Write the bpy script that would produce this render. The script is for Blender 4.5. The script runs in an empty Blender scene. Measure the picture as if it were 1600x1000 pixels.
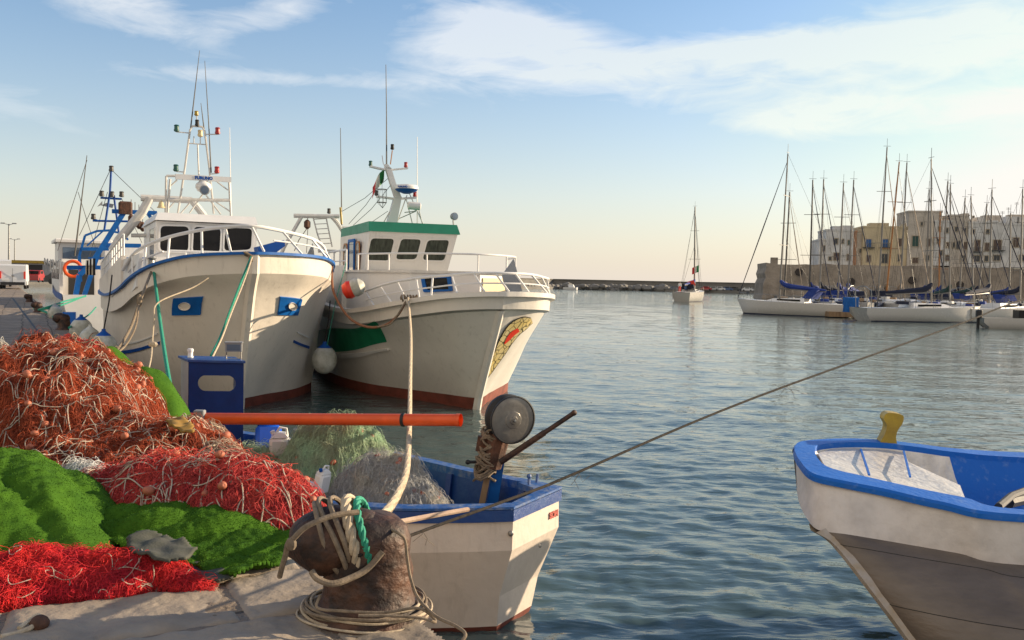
import bpy, math, random
import numpy as np
from mathutils import Vector, Matrix
random.seed(7); RNG = np.random.default_rng(7)
SC = bpy.context.scene
COL = SC.collection
# ---------------------------------------------------------------- camera
FPX, EYE, QZ = 1422.0, 2.6, 1.23           # focal length in photo pixels, eye above water, quay level
PITCH, ROLL = math.atan(60/1422), math.radians(1.25)
_r = Vector((1,0,0)); _f = Vector((0,math.cos(PITCH),-math.sin(PITCH))); _u = Vector((0,math.sin(PITCH),math.cos(PITCH)))
CR = _r*math.cos(ROLL)+_u*math.sin(ROLL); CU = -_r*math.sin(ROLL)+_u*math.cos(ROLL)
cam = bpy.data.objects.new('camera', bpy.data.cameras.new('camera')); COL.objects.link(cam)
mw = Matrix.Identity(4)
for i in range(3):
    mw[i][0] = CR[i]; mw[i][1] = CU[i]; mw[i][2] = -_f[i]
mw[2][3] = EYE
cam.matrix_world = mw
cam.data.sensor_width = 36; cam.data.lens = 32; cam.data.clip_end = 6000; cam.data.clip_start = .05
SC.camera = cam
# ---------------------------------------------------------------- light
SUN_AZ, SUN_EL = 70.0, 16.0                # degrees from +Y towards +X, above the horizon
sd = Vector((math.sin(math.radians(SUN_AZ))*math.cos(math.radians(SUN_EL)), math.cos(math.radians(SUN_AZ))*math.cos(math.radians(SUN_EL)), math.sin(math.radians(SUN_EL))))
sl = bpy.data.lights.new('sun', 'SUN'); sl.energy = 4.9; sl.angle = math.radians(.5); sl.color = (1,.80,.55)
so = bpy.data.objects.new('sun', sl); COL.objects.link(so); so.rotation_euler = sd.to_track_quat('Z','Y').to_euler(); so.location = (60,40,60)
W = bpy.data.worlds.new("World"); SC.world = W; W.use_nodes = True
def world():
    nt = W.node_tree; N = nt.nodes; L = nt.links
    bg = N['Background']; bg.inputs[1].default_value = .12
    sky = N.new('ShaderNodeTexSky'); sky.sky_type = 'NISHITA'; sky.sun_disc = False
    sky.sun_elevation = math.radians(SUN_EL+2); sky.sun_rotation = math.radians(SUN_AZ)
    sky.air_density = 1.0; sky.dust_density = 1.2; sky.ozone_density = 2.0; sky.altitude = 0
    tc = N.new('ShaderNodeTexCoord'); sep = N.new('ShaderNodeSeparateXYZ'); L.new(tc.outputs['Generated'], sep.inputs[0])
    def m(op, a, b=None, c=None, clamp=False):
        n = N.new('ShaderNodeMath'); n.operation = op; n.use_clamp = clamp
        for i, v in enumerate((a,b,c)):
            if v is None: continue
            if isinstance(v, (int,float)): n.inputs[i].default_value = v
            else: L.new(v, n.inputs[i])
        return n.outputs[0]
    X, Y, Z = sep.outputs
    az = m('ARCTAN2', X, Y); el = m('ARCSINE', Z)
    # stretched noise in a plane overhead: wispy cirrus
    comb = N.new('ShaderNodeCombineXYZ'); L.new(m('MULTIPLY', az, 2.0), comb.inputs[0]); L.new(m('MULTIPLY', el, 6.5), comb.inputs[1])
    rot = N.new('ShaderNodeMapping'); rot.inputs['Rotation'].default_value = (0,0,math.radians(-12)); rot.inputs['Location'].default_value = (3.1,1.7,0); L.new(comb.outputs[0], rot.inputs[0])
    nz = N.new('ShaderNodeTexNoise'); nz.inputs['Scale'].default_value = 2.4; nz.inputs['Detail'].default_value = 7; nz.inputs['Roughness'].default_value = .55; nz.inputs['Distortion'].default_value = .5
    L.new(rot.outputs[0], nz.inputs['Vector'])
    nz2 = N.new('ShaderNodeTexNoise'); nz2.inputs['Scale'].default_value = 6; nz2.inputs['Detail'].default_value = 6; nz2.inputs['Roughness'].default_value = .6; nz2.inputs['Distortion'].default_value = 1.2
    L.new(rot.outputs[0], nz2.inputs['Vector'])
    tot = None
    # cloud banks: photo px centre, half sizes px, tilt, weight
    for px, py, rx, ry, tilt, w in ((170,15,150,45,.25,1.0),(380,130,260,16,-.03,.75),(780,70,200,70,.25,1.1),(430,30,110,35,-.3,.95),(1190,165,230,60,.1,.8),(1480,80,220,35,.05,1.0),(1380,185,200,30,.0,.9),(1100,95,160,30,-.1,.6),(-500,60,500,60,.1,.7),(2300,150,500,120,.1,.9),(900,-300,900,160,.1,.6),(720,120,200,60,-.1,.5),(1560,20,260,60,0,.6)):
        ca = math.atan((px-800)/FPX); ce = (440+ (px-800)*.0218-py)/FPX*math.cos(ca)
        dx = m('SUBTRACT', az, ca); dy = m('SUBTRACT', el, ce)
        dx2 = m('MULTIPLY', dx, FPX/rx); dy2 = m('MULTIPLY', m('ADD', dy, m('MULTIPLY', dx, tilt)), FPX/ry)
        g = m('POWER', 2.718, m('MULTIPLY', m('ADD', m('MULTIPLY', dx2, dx2), m('MULTIPLY', dy2, dy2)), -1.0))
        g = m('MULTIPLY', g, w); tot = g if tot is None else m('ADD', tot, g)
    tot = m('MINIMUM', tot, 1.15)
    ns = m('ADD', m('MULTIPLY', nz.outputs[0], .6), m('MULTIPLY', nz2.outputs[0], .4))
    dens = m('MULTIPLY', m('SUBTRACT', m('ADD', ns, m('MULTIPLY', tot, .36)), .68), 4.6, clamp=True)
    dens = m('MULTIPLY', m('MULTIPLY', dens, m('MULTIPLY', tot, 1.3, clamp=True)), .52)
    dens = m('MULTIPLY', dens, m('MULTIPLY', m('SUBTRACT', el, -.02), 7.0, clamp=True))
    # grade: soft warm veil low and towards the sun
    hs = N.new('ShaderNodeHueSaturation'); hs.inputs['Saturation'].default_value = SKY_SAT; hs.inputs['Value'].default_value = SKY_VAL; L.new(sky.outputs[0], hs.inputs['Color'])
    veil = m('POWER', 2.718, m('MULTIPLY', m('MAXIMUM', el, 0), -6.0))
    veil = m('MULTIPLY', veil, m('ADD', .82, m('MULTIPLY', az, .10)), clamp=True)
    vm = N.new('ShaderNodeMix'); vm.data_type = 'RGBA'; L.new(veil, vm.inputs[0]); L.new(hs.outputs[0], vm.inputs[6]); vm.inputs[7].default_value = VEIL
    cm = N.new('ShaderNodeMix'); cm.data_type = 'RGBA'; L.new(dens, cm.inputs[0]); L.new(vm.outputs[2], cm.inputs[6]); cm.inputs[7].default_value = CLOUD
    dk = N.new('ShaderNodeMix'); dk.data_type = 'RGBA'; dk.blend_type = 'DARKEN'; dk.inputs[0].default_value = .93; L.new(cm.outputs[2], dk.inputs[6]); dk.inputs[7].default_value = CAP
    # added fill: invented bright cloud glow behind the camera, lifts the shaded sides
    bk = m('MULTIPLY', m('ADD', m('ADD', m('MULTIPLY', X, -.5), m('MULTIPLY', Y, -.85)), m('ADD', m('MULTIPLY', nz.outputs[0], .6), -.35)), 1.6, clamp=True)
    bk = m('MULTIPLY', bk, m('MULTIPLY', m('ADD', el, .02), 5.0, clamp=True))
    bm_ = N.new('ShaderNodeMix'); bm_.data_type = 'RGBA'; L.new(bk, bm_.inputs[0]); L.new(dk.outputs[2], bm_.inputs[6]); bm_.inputs[7].default_value = BACK_FILL
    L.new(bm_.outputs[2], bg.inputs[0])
SKY_SAT, SKY_VAL = 1.32, .90
VEIL = (4.3,3.85,3.45,1); CLOUD = (5.2,5.1,4.9,1); CAP = (4.7,4.5,4.2,1); BACK_FILL = (5.0,4.4,3.7,1)
world()
vs = SC.view_settings; vs.view_transform = 'Standard'; vs.look = 'None'; vs.exposure = .84; vs.gamma = 1; vs.use_curve_mapping = False

# ---------------------------------------------------------------- helpers: photo geometry
def ray(px, py): return (CR*((px-800)/FPX)+CU*((500-py)/FPX)+_f)
def atz(px, py, z):
    d = ray(px,py); return Vector((0,0,EYE))+d*((z-EYE)/d.z)
def atD(px, py, D):
    d = ray(px,py); return Vector((0,0,EYE))+d*(D/d.y)
def proj(P):
    P = np.asarray(P,float)-np.array([0,0,EYE]); r = P@np.array(CR); u = P@np.array(CU); f = P@np.array(_f)
    return np.stack([800+FPX*r/f, 500-FPX*u/f], -1)
class Frame:
    def __init__(s, o, th): s.o = Vector((o[0],o[1],0)); s.th = math.radians(th); s.x = Vector((math.cos(s.th),math.sin(s.th),0)); s.y = Vector((-math.sin(s.th),math.cos(s.th),0))
    def w(s, p): return s.o+s.x*p[0]+s.y*p[1]+Vector((0,0,p[2]))
    def l(s, P): d = P-s.o; return Vector((d.dot(s.x), d.dot(s.y), P.z))
    def plane(s, px, py, p0, n):            # local point + local normal
        P0 = s.w(p0); n = s.x*n[0]+s.y*n[1]+Vector((0,0,n[2] if len(n)>2 else 0)); d = ray(px,py); o = Vector((0,0,EYE))
        return s.l(o+d*((P0-o).dot(n)/d.dot(n)))
    def ys(s, px, py, y): return s.plane(px,py,(0,y,0),(0,1))
    def xb(s, px, py, x): return s.plane(px,py,(x,0,0),(1,0))
# ---------------------------------------------------------------- helpers: objects
MW = {}
def thing(name, label, cat, loc=(0,0,0), rotz=0, group=None):
    o = bpy.data.objects.new(name, None); COL.objects.link(o); o.empty_display_size = .2
    o.location = loc; o.rotation_euler = (0,0,rotz); o['label'] = label; o['category'] = cat
    if group: o['group'] = group
    MW[o.name] = Matrix.Translation(Vector(loc)) @ Matrix.Rotation(rotz,4,'Z')
    return o
def tag(o, label, cat, group=None, kind=None):
    o['label'] = label; o['category'] = cat
    if group: o['group'] = group
    if kind: o['kind'] = kind
    return o
def copy_tree(o, parent=None):
    c = o.copy(); COL.objects.link(c)
    if parent: c.parent = parent
    for ch in list(o.children): copy_tree(ch, c)
    return c
def link_mesh(name, me, mats, parent=None, world=False, smooth=True, angle=35):
    o = bpy.data.objects.new(name, me); COL.objects.link(o)
    for m_ in (mats if isinstance(mats,(list,tuple)) else [mats]): me.materials.append(m_)
    if parent is not None:
        o.parent = parent
        if parent.name in MW:
            MW[o.name] = MW[parent.name]
            if world: me.transform(MW[parent.name].inverted())
    if smooth:
        me.shade_smooth()
        me.set_sharp_from_angle(angle=math.radians(angle))
    return o
class MB:
    def __init__(s): s.v = []; s.f = []; s.mi = []; s.cur = 0
    def add(s, vs, fs):
        b = len(s.v); s.v += [tuple(p) for p in vs]; s.f += [tuple(b+i for i in f) for f in fs]; s.mi += [s.cur]*len(fs); return s
    def box(s, c, size, rz=0, ax=None):
        c = Vector(c); hx, hy, hz = (k/2 for k in size)
        if ax is None: X = Vector((math.cos(rz),math.sin(rz),0)); Y = Vector((-math.sin(rz),math.cos(rz),0)); Z = Vector((0,0,1))
        else: X, Y, Z = ax
        P = [c+X*(i*hx)+Y*(j*hy)+Z*(k*hz) for k in (-1,1) for j in (-1,1) for i in (-1,1)]
        return s.add(P, [(0,2,3,1),(4,5,7,6),(0,1,5,4),(2,6,7,3),(1,3,7,5),(0,4,6,2)])
    def bbox(s, c, size, bev=.02, rz=0):     # box with chamfered upright edges and top
        hx, hy, hz = (k/2 for k in size); pts = []
        for z, i in ((-hz,0),(hz-bev,0),(hz,bev)):
            for x, y in ((-hx+bev,-hy+i),(hx-bev,-hy+i),(hx-i,-hy+bev),(hx-i,hy-bev),(hx-bev,hy-i),(-hx+bev,hy-i),(-hx+i,hy-bev),(-hx+i,-hy+bev)):
                pts.append((c[0]+x*math.cos(rz)-y*math.sin(rz), c[1]+x*math.sin(rz)+y*math.cos(rz), c[2]+z))
        fs = [(k*8+i, k*8+(i+1)%8, k*8+8+(i+1)%8, k*8+8+i) for k in range(2) for i in range(8)]
        return s.add(pts, fs+[tuple(range(7,-1,-1)), tuple(range(16,24))])
    def bar(s, a, b, w, h=None, up=(0,0,1)):
        a, b = Vector(a), Vector(b); h = h or w; Y = (b-a); L = Y.length
        if L < 1e-6: return s
        Y /= L; X = Y.cross(Vector(up))
        if X.length < 1e-4: X = Vector((1,0,0))
        X.normalize(); Z = X.cross(Y)
        return s.box((a+b)/2, (w,L,h), ax=(X,Y,Z))
    def tube(s, pts, r, n=6, closed=False, cap=True):
        pts = [Vector(p) for p in pts]; k = len(pts)
        rr = r if isinstance(r,(list,tuple)) else [r]*k
        T = []
        for i in range(k):
            a = pts[(i-1)%k] if (closed or i>0) else pts[i]; b = pts[(i+1)%k] if (closed or i<k-1) else pts[i]
            t = b-a; T.append(t.normalized() if t.length>1e-9 else Vector((0,0,1)))
        u = T[0].orthogonal().normalized(); V = []
        for i in range(k):
            u = (u-T[i]*u.dot(T[i])); u = u.normalized() if u.length>1e-6 else T[i].orthogonal().normalized()
            w = T[i].cross(u)
            V += [pts[i]+(u*math.cos(2*math.pi*j/n)+w*math.sin(2*math.pi*j/n))*rr[i] for j in range(n)]
        F = []
        for i in range(k if closed else k-1):
            i2 = (i+1)%k
            F += [(i*n+j, i*n+(j+1)%n, i2*n+(j+1)%n, i2*n+j) for j in range(n)]
        if cap and not closed: F += [tuple(range(n-1,-1,-1)), tuple((k-1)*n+j for j in range(n))]
        return s.add(V, F)
    def lathe(s, prof, c=(0,0,0), axis=(0,0,1), n=16, sx=1, sy=1):
        A = Vector(axis).normalized(); X = A.orthogonal().normalized() if abs(A.z)<.99 else Vector((1,0,0)); Y = A.cross(X); c = Vector(c)
        V = [c+A*h+(X*math.cos(2*math.pi*j/n)*sx+Y*math.sin(2*math.pi*j/n)*sy)*max(r,1e-4) for r,h in prof for j in range(n)]
        F = [(i*n+j, i*n+(j+1)%n, (i+1)*n+(j+1)%n, (i+1)*n+j) for i in range(len(prof)-1) for j in range(n)]
        F += [tuple(range(n-1,-1,-1)), tuple((len(prof)-1)*n+j for j in range(n))]
        return s.add(V, F)
    def ball(s, c, r, n=10, sq=(1,1,1)):
        V = []; F = []; m_ = max(4,n//2+1)
        for i in range(m_+1):
            a = math.pi*i/m_
            for j in range(n):
                t = 2*math.pi*j/n; V.append((c[0]+r*sq[0]*max(math.sin(a),1e-3)*math.cos(t), c[1]+r*sq[1]*max(math.sin(a),1e-3)*math.sin(t), c[2]-r*sq[2]*math.cos(a)))
        for i in range(m_): F += [(i*n+j, i*n+(j+1)%n, (i+1)*n+(j+1)%n, (i+1)*n+j) for j in range(n)]
        return s.add(V, F)
    def prism(s, poly, d):                   # polygon (3-D points) extruded by vector d
        P = [Vector(p) for p in poly]; d = Vector(d); n = len(P)
        return s.add(P+[p+d for p in P], [tuple(range(n-1,-1,-1)), tuple(range(n,2*n))]+[(i,(i+1)%n,n+(i+1)%n,n+i) for i in range(n)])
    def ring(s, inner, outer, d):
        n = len(inner); d = Vector(d); V = [Vector(p) for p in inner]+[Vector(p) for p in outer]; V += [p+d for p in V]
        F = []
        for i in range(n):
            j = (i+1)%n; F += [(i,j,n+j,n+i),(2*n+i,3*n+i,3*n+j,2*n+j),(n+i,n+j,3*n+j,3*n+i),(j,i,2*n+i,2*n+j)]
        return s.add(V, F)
    def grid(s, G, flip=False):              # G[rows][cols] points
        R, C = len(G), len(G[0]); V = [p for row in G for p in row]
        F = [(i*C+j,i*C+j+1,(i+1)*C+j+1,(i+1)*C+j) for i in range(R-1) for j in range(C-1)]
        return s.add(V, [f[::-1] for f in F] if flip else F)
    def build(s, name, mats, parent=None, world=False, smooth=True, angle=35):
        me = bpy.data.meshes.new(name); me.from_pydata([tuple(p) for p in s.v], [], s.f)
        if any(s.mi): me.polygons.foreach_set('material_index', s.mi)
        me.update(); return link_mesh(name, me, mats, parent, world, smooth, angle)
def np_mesh(name, V, F, mats, parent=None, world=False, smooth=True, angle=60):
    V = np.asarray(V, np.float32); F = np.asarray(F, np.int32); k = F.shape[1]
    me = bpy.data.meshes.new(name); me.vertices.add(len(V)); me.vertices.foreach_set('co', V.ravel())
    me.loops.add(F.size); me.loops.foreach_set('vertex_index', F.ravel())
    me.polygons.add(len(F)); me.polygons.foreach_set('loop_start', np.arange(0,F.size,k,dtype=np.int32)); me.polygons.foreach_set('loop_total', np.full(len(F),k,np.int32))
    me.update(calc_edges=True); me.validate()
    o = link_mesh(name, me, mats, parent, world, False)
    if smooth: me.shade_smooth()
    return o
def catmull(P, n):
    P = [Vector(p) for p in P]; out = []; k = len(P)
    for i in range(k-1):
        p0 = P[i-1] if i else P[0]*2-P[1]; p1, p2 = P[i], P[i+1]; p3 = P[i+2] if i+2<k else P[-1]*2-P[-2]
        for j in range(n):
            t = j/n; out.append(((p1*2)+(p2-p0)*t+(p0*2-p1*5+p2*4-p3)*t*t+(p1*3-p0-p2*3+p3)*t*t*t)/2)
    out.append(P[-1]); return out
def roundpoly(P, r, n=4):
    P = [Vector(p) for p in P]; out = []
    for i in range(len(P)):
        a, b, c = P[i-1], P[i], P[(i+1)%len(P)]
        u = (a-b); v = (c-b); q = min(r, u.length*.45, v.length*.45); A = b+u.normalized()*q; C = b+v.normalized()*q
        for j in range(n+1):
            t = j/n; out.append(A*(1-t)**2+b*2*t*(1-t)+C*t*t)
    return out
def strands(name, P, rad, mats, parent=None, world=False, n=3):
    P = np.asarray(P); N_, K, _ = P.shape; T = np.gradient(P, axis=1); T /= np.linalg.norm(T,axis=2,keepdims=True)+1e-9
    ref = np.broadcast_to(np.array([.13,.21,.97]), T.shape); U = np.cross(T, ref); U /= np.linalg.norm(U,axis=2,keepdims=True)+1e-9; Vv = np.cross(T,U)
    rad = np.broadcast_to(np.asarray(rad).reshape(-1,1,1), (N_,1,1))
    ring = [P+rad*(U*math.cos(2*math.pi*j/n)+Vv*math.sin(2*math.pi*j/n)) for j in range(n)]
    V = np.stack(ring, 2).reshape(-1,3)
    i = np.arange(N_)[:,None,None]; k = np.arange(K-1)[None,:,None]; j = np.arange(n)[None,None,:]; j2 = (j+1)%n
    b = (i*K+k)*n
    F = np.stack([b+j, b+j2, b+n+j2, b+n+j], -1).reshape(-1,4)
    return np_mesh(name, V, F, mats, parent, world)
# ---------------------------------------------------------------- materials
def mat(name, c, r=.55, m=0., var=.18, sc=3., bump=.15, bs=25., c2=None, mix=.5, sheen=0, island=0, det=5, coat=0, emit=None, stretch=None, dirt=0, spec=.5):
    M_ = bpy.data.materials.new(name); M_.use_nodes = True; nt = M_.node_tree; N = nt.nodes; L = nt.links; b = N['Principled BSDF']
    b.inputs['Roughness'].default_value = r; b.inputs['Metallic'].default_value = m; b.inputs['Specular IOR Level'].default_value = spec
    if sheen: b.inputs['Sheen Weight'].default_value = sheen; b.inputs['Sheen Roughness'].default_value = .6
    if coat: b.inputs['Coat Weight'].default_value = coat
    tc = N.new('ShaderNodeTexCoord'); mp = N.new('ShaderNodeMapping'); L.new(tc.outputs['Object'], mp.inputs[0])
    if stretch: mp.inputs['Scale'].default_value = stretch
    nz = N.new('ShaderNodeTexNoise'); nz.inputs['Scale'].default_value = sc; nz.inputs['Detail'].default_value = det; nz.inputs['Roughness'].default_value = .62; L.new(mp.outputs[0], nz.inputs['Vector'])
    rp = N.new('ShaderNodeMapRange'); rp.inputs[1].default_value = mix-.18; rp.inputs[2].default_value = mix+.18; L.new(nz.outputs[0], rp.inputs[0])
    cc = tuple(x*(1-var) for x in c) if c2 is None else c2
    mx = N.new('ShaderNodeMix'); mx.data_type = 'RGBA'; L.new(rp.outputs[0], mx.inputs[0]); mx.inputs[6].default_value = (*c,1); mx.inputs[7].default_value = (*cc,1)
    out = mx.outputs[2]
    if dirt:
        mp2 = N.new('ShaderNodeMapping'); mp2.inputs['Scale'].default_value = (5,5,.7); L.new(tc.outputs['Object'], mp2.inputs[0])
        n2 = N.new('ShaderNodeTexNoise'); n2.inputs['Scale'].default_value = 2.2; n2.inputs['Detail'].default_value = 8; n2.inputs['Roughness'].default_value = .7; L.new(mp2.outputs[0], n2.inputs['Vector'])
        r2 = N.new('ShaderNodeMapRange'); r2.inputs[1].default_value = .55; r2.inputs[2].default_value = .78; r2.inputs[4].default_value = dirt; L.new(n2.outputs[0], r2.inputs[0])
        m2 = N.new('ShaderNodeMix'); m2.data_type = 'RGBA'; L.new(r2.outputs[0], m2.inputs[0]); L.new(out, m2.inputs[6]); m2.inputs[7].default_value = (.19,.15,.11,1); out = m2.outputs[2]
    if island:
        g = N.new('ShaderNodeNewGeometry'); hs = N.new('ShaderNodeHueSaturation'); r3 = N.new('ShaderNodeMapRange'); r3.inputs[3].default_value = 1-island; r3.inputs[4].default_value = 1+island
        L.new(g.outputs['Random Per Island'], r3.inputs[0]); L.new(r3.outputs[0], hs.inputs['Value']); L.new(out, hs.inputs['Color']); out = hs.outputs[0]
    L.new(out, b.inputs['Base Color'])
    rr = N.new('ShaderNodeMapRange'); rr.inputs[3].default_value = max(0,r-.1); rr.inputs[4].default_value = min(1,r+.12); L.new(nz.outputs[0], rr.inputs[0]); L.new(rr.outputs[0], b.inputs['Roughness'])
    if bump:
        n3 = N.new('ShaderNodeTexNoise'); n3.inputs['Scale'].default_value = bs; n3.inputs['Detail'].default_value = 4; L.new(mp.outputs[0], n3.inputs['Vector'])
        bp = N.new('ShaderNodeBump'); bp.inputs['Strength'].default_value = bump; bp.inputs['Distance'].default_value = .3/bs; L.new(n3.outputs[0], bp.inputs['Height']); L.new(bp.outputs[0], b.inputs['Normal'])
    if emit: b.inputs['Emission Color'].default_value = (*emit,1); b.inputs['Emission Strength'].default_value = 1
    return M_
M = {}
M['hullwhite'] = mat('hull_cream', (.75,.68,.59), .38, var=.10, sc=1.2, bump=.12, bs=3, dirt=.38)
M['hullwhite2'] = mat('hull_grey_white', (.72,.68,.62), .38, var=.10, sc=1.2, bump=.12, bs=3, dirt=.34)
M['white'] = mat('white_paint', (.72,.71,.69), .42, var=.1, sc=2, bump=.05, dirt=.12)
M['pipe'] = mat('pipe_paint', (.62,.60,.56), .4, var=.25, sc=6, bump=.05, dirt=.35)
M['blue'] = mat('blue_paint', (.004,.075,.34), .5, var=.3, sc=4, bump=.1, spec=.3)
M['bluemid'] = mat('bright_blue_paint', (.003,.12,.44), .5, var=.35, sc=4, bump=.1, spec=.3)
M['navy'] = mat('navy_paint', (.001,.032,.17), .5, var=.3, sc=5, bump=.1, spec=.25)
M['red'] = mat('antifouling', (.22,.055,.035), .7, var=.5, sc=3, bump=.3, dirt=.3)
M['green'] = mat('green_paint', (.008,.24,.11), .45, var=.25, sc=3, bump=.1)
M['visor'] = mat('green_visor', (.01,.23,.13), .45, var=.15, sc=3, bump=.1)
M['glass'] = mat('dark_glass', (.010,.010,.012), .04, var=.3, sc=2, bump=0, spec=.2)
M['glassg'] = mat('curtained_glass', (.06,.07,.05), .09, c2=(.02,.022,.016), sc=3, bump=0, stretch=(6,6,.5), spec=.3)
M['glassb'] = mat('blue_glass', (.12,.17,.24), .1, var=.3, bump=0)
M['black'] = mat('black_rubber', (.015,.015,.017), .6)
M['steel'] = mat('galvanised', (.32,.32,.31), .4, m=.7, var=.4, sc=8)
M['grey'] = mat('grey_paint', (.30,.31,.32), .5, var=.2)
M['rust'] = mat('rust', (.13,.05,.025), .75, c2=(.035,.018,.012), sc=9, bump=.9, bs=18, det=8)
M['rust2'] = mat('worn_rust', (.125,.052,.026), .6, c2=(.018,.010,.008), sc=8, bump=1, bs=24, det=12, m=.15, mix=.44)
M['orange'] = mat('orange_pipe', (.80,.10,.012), .42, var=.18, sc=6, bump=.05, dirt=.15)
M['bred'] = mat('buoy_red', (.75,.04,.015), .4, var=.1)
M['lred'] = mat('lamp_red', (.35,.01,.01), .2); M['lgreen'] = mat('lamp_green', (.01,.09,.07), .2)
M['rope'] = mat('cream_rope', (.55,.45,.32), .85, var=.4, sc=30, bump=.8, bs=120)
M['ropeo'] = mat('old_rope', (.26,.20,.14), .9, var=.5, sc=25, bump=.8, bs=120)
M['ropew'] = mat('white_rope', (.56,.47,.37), .85, var=.45, sc=20, bump=.5, bs=100)
M['ropeg'] = mat('green_rope', (.02,.28,.18), .8, var=.3, sc=25, bump=.7, bs=120)
M['roped'] = mat('dark_rope', (.022,.015,.010), .9, var=.4, sc=25, bump=.5)
M['ropeb'] = mat('brown_rope', (.28,.12,.06), .85, var=.4, sc=25, bump=.5)
M['fend'] = mat('fender_white', (.55,.55,.50), .45, c2=(.30,.30,.24), sc=5, bump=.1, dirt=.4)
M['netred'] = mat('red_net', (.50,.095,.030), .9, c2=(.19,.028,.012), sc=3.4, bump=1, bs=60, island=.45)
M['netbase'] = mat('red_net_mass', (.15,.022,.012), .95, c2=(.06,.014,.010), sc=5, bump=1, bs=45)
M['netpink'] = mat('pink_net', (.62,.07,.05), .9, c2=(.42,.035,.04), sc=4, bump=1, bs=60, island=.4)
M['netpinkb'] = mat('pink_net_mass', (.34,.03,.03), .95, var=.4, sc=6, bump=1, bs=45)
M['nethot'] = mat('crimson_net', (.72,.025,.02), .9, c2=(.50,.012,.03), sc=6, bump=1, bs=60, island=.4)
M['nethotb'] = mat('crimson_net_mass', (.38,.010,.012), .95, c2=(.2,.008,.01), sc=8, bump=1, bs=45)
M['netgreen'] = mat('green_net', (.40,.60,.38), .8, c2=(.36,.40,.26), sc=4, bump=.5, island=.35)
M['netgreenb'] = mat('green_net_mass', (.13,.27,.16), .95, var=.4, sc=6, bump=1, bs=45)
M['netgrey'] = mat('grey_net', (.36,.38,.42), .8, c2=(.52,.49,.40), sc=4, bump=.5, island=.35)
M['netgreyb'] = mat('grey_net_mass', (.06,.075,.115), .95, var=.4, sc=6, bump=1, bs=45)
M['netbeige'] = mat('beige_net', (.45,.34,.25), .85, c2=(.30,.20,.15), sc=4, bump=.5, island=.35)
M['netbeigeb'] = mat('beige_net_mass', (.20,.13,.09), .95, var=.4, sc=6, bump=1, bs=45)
M['float'] = mat('cork_float', (.50,.15,.075), .6, c2=(.28,.09,.05), sc=12, bump=.2, island=.25)
M['carpet'] = mat('green_carpet', (.062,.15,.012), .95, c2=(.032,.09,.009), sc=5, bump=1, bs=110, det=8, spec=.1)
M['blade'] = mat('carpet_pile', (.070,.16,.013), .9, c2=(.038,.105,.010), sc=5, bump=0, island=.16, spec=.1)
M['under'] = mat('carpet_backing', (.075,.075,.062), .95, c2=(.045,.05,.035), sc=9, bump=.6, bs=90)
M['wood'] = mat('weathered_wood', (.33,.22,.12), .8, c2=(.18,.11,.06), sc=4, bump=.5, bs=20, stretch=(1,1,.2))
M['woodm'] = mat('varnished_wood', (.40,.16,.04), .4, var=.3)
M['yellow'] = mat('yellow_paint', (.42,.29,.02), .45, c2=(.25,.16,.015), sc=6, bump=.2, dirt=.3)
M['cream'] = mat('varnish_panel', (.62,.50,.28), .5, var=.15)
M['bluesail'] = mat('blue_canvas', (.015,.045,.25), .8, var=.3, sc=3, bump=.3, bs=6)
M['navysail'] = mat('dark_canvas', (.012,.016,.04), .8, var=.3, sc=3, bump=.3, bs=6)
M['greensail'] = mat('green_canvas', (.01,.05,.045), .8, var=.3, sc=3, bump=.3, bs=6)
M['tansail'] = mat('tan_canvas', (.40,.31,.22), .8, var=.3, sc=3, bump=.3, bs=6)
M['mast'] = mat('mast_metal', (.24,.225,.205), .5, m=.1, var=.4, sc=.4); M['mastd'] = mat('dark_mast', (.06,.055,.05), .5); M['mastw'] = mat('wooden_mast', (.42,.17,.04), .45, var=.3)
M['yhull'] = mat('yacht_hull', (.52,.50,.47), .25, var=.05, bump=0); M['ydeck'] = mat('yacht_deck', (.60,.59,.56), .5)
M['plastic'] = mat('white_plastic', (.72,.72,.70), .35, var=.12, bump=.1)
M['skin'] = mat('skin', (.50,.28,.18), .6)
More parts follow.
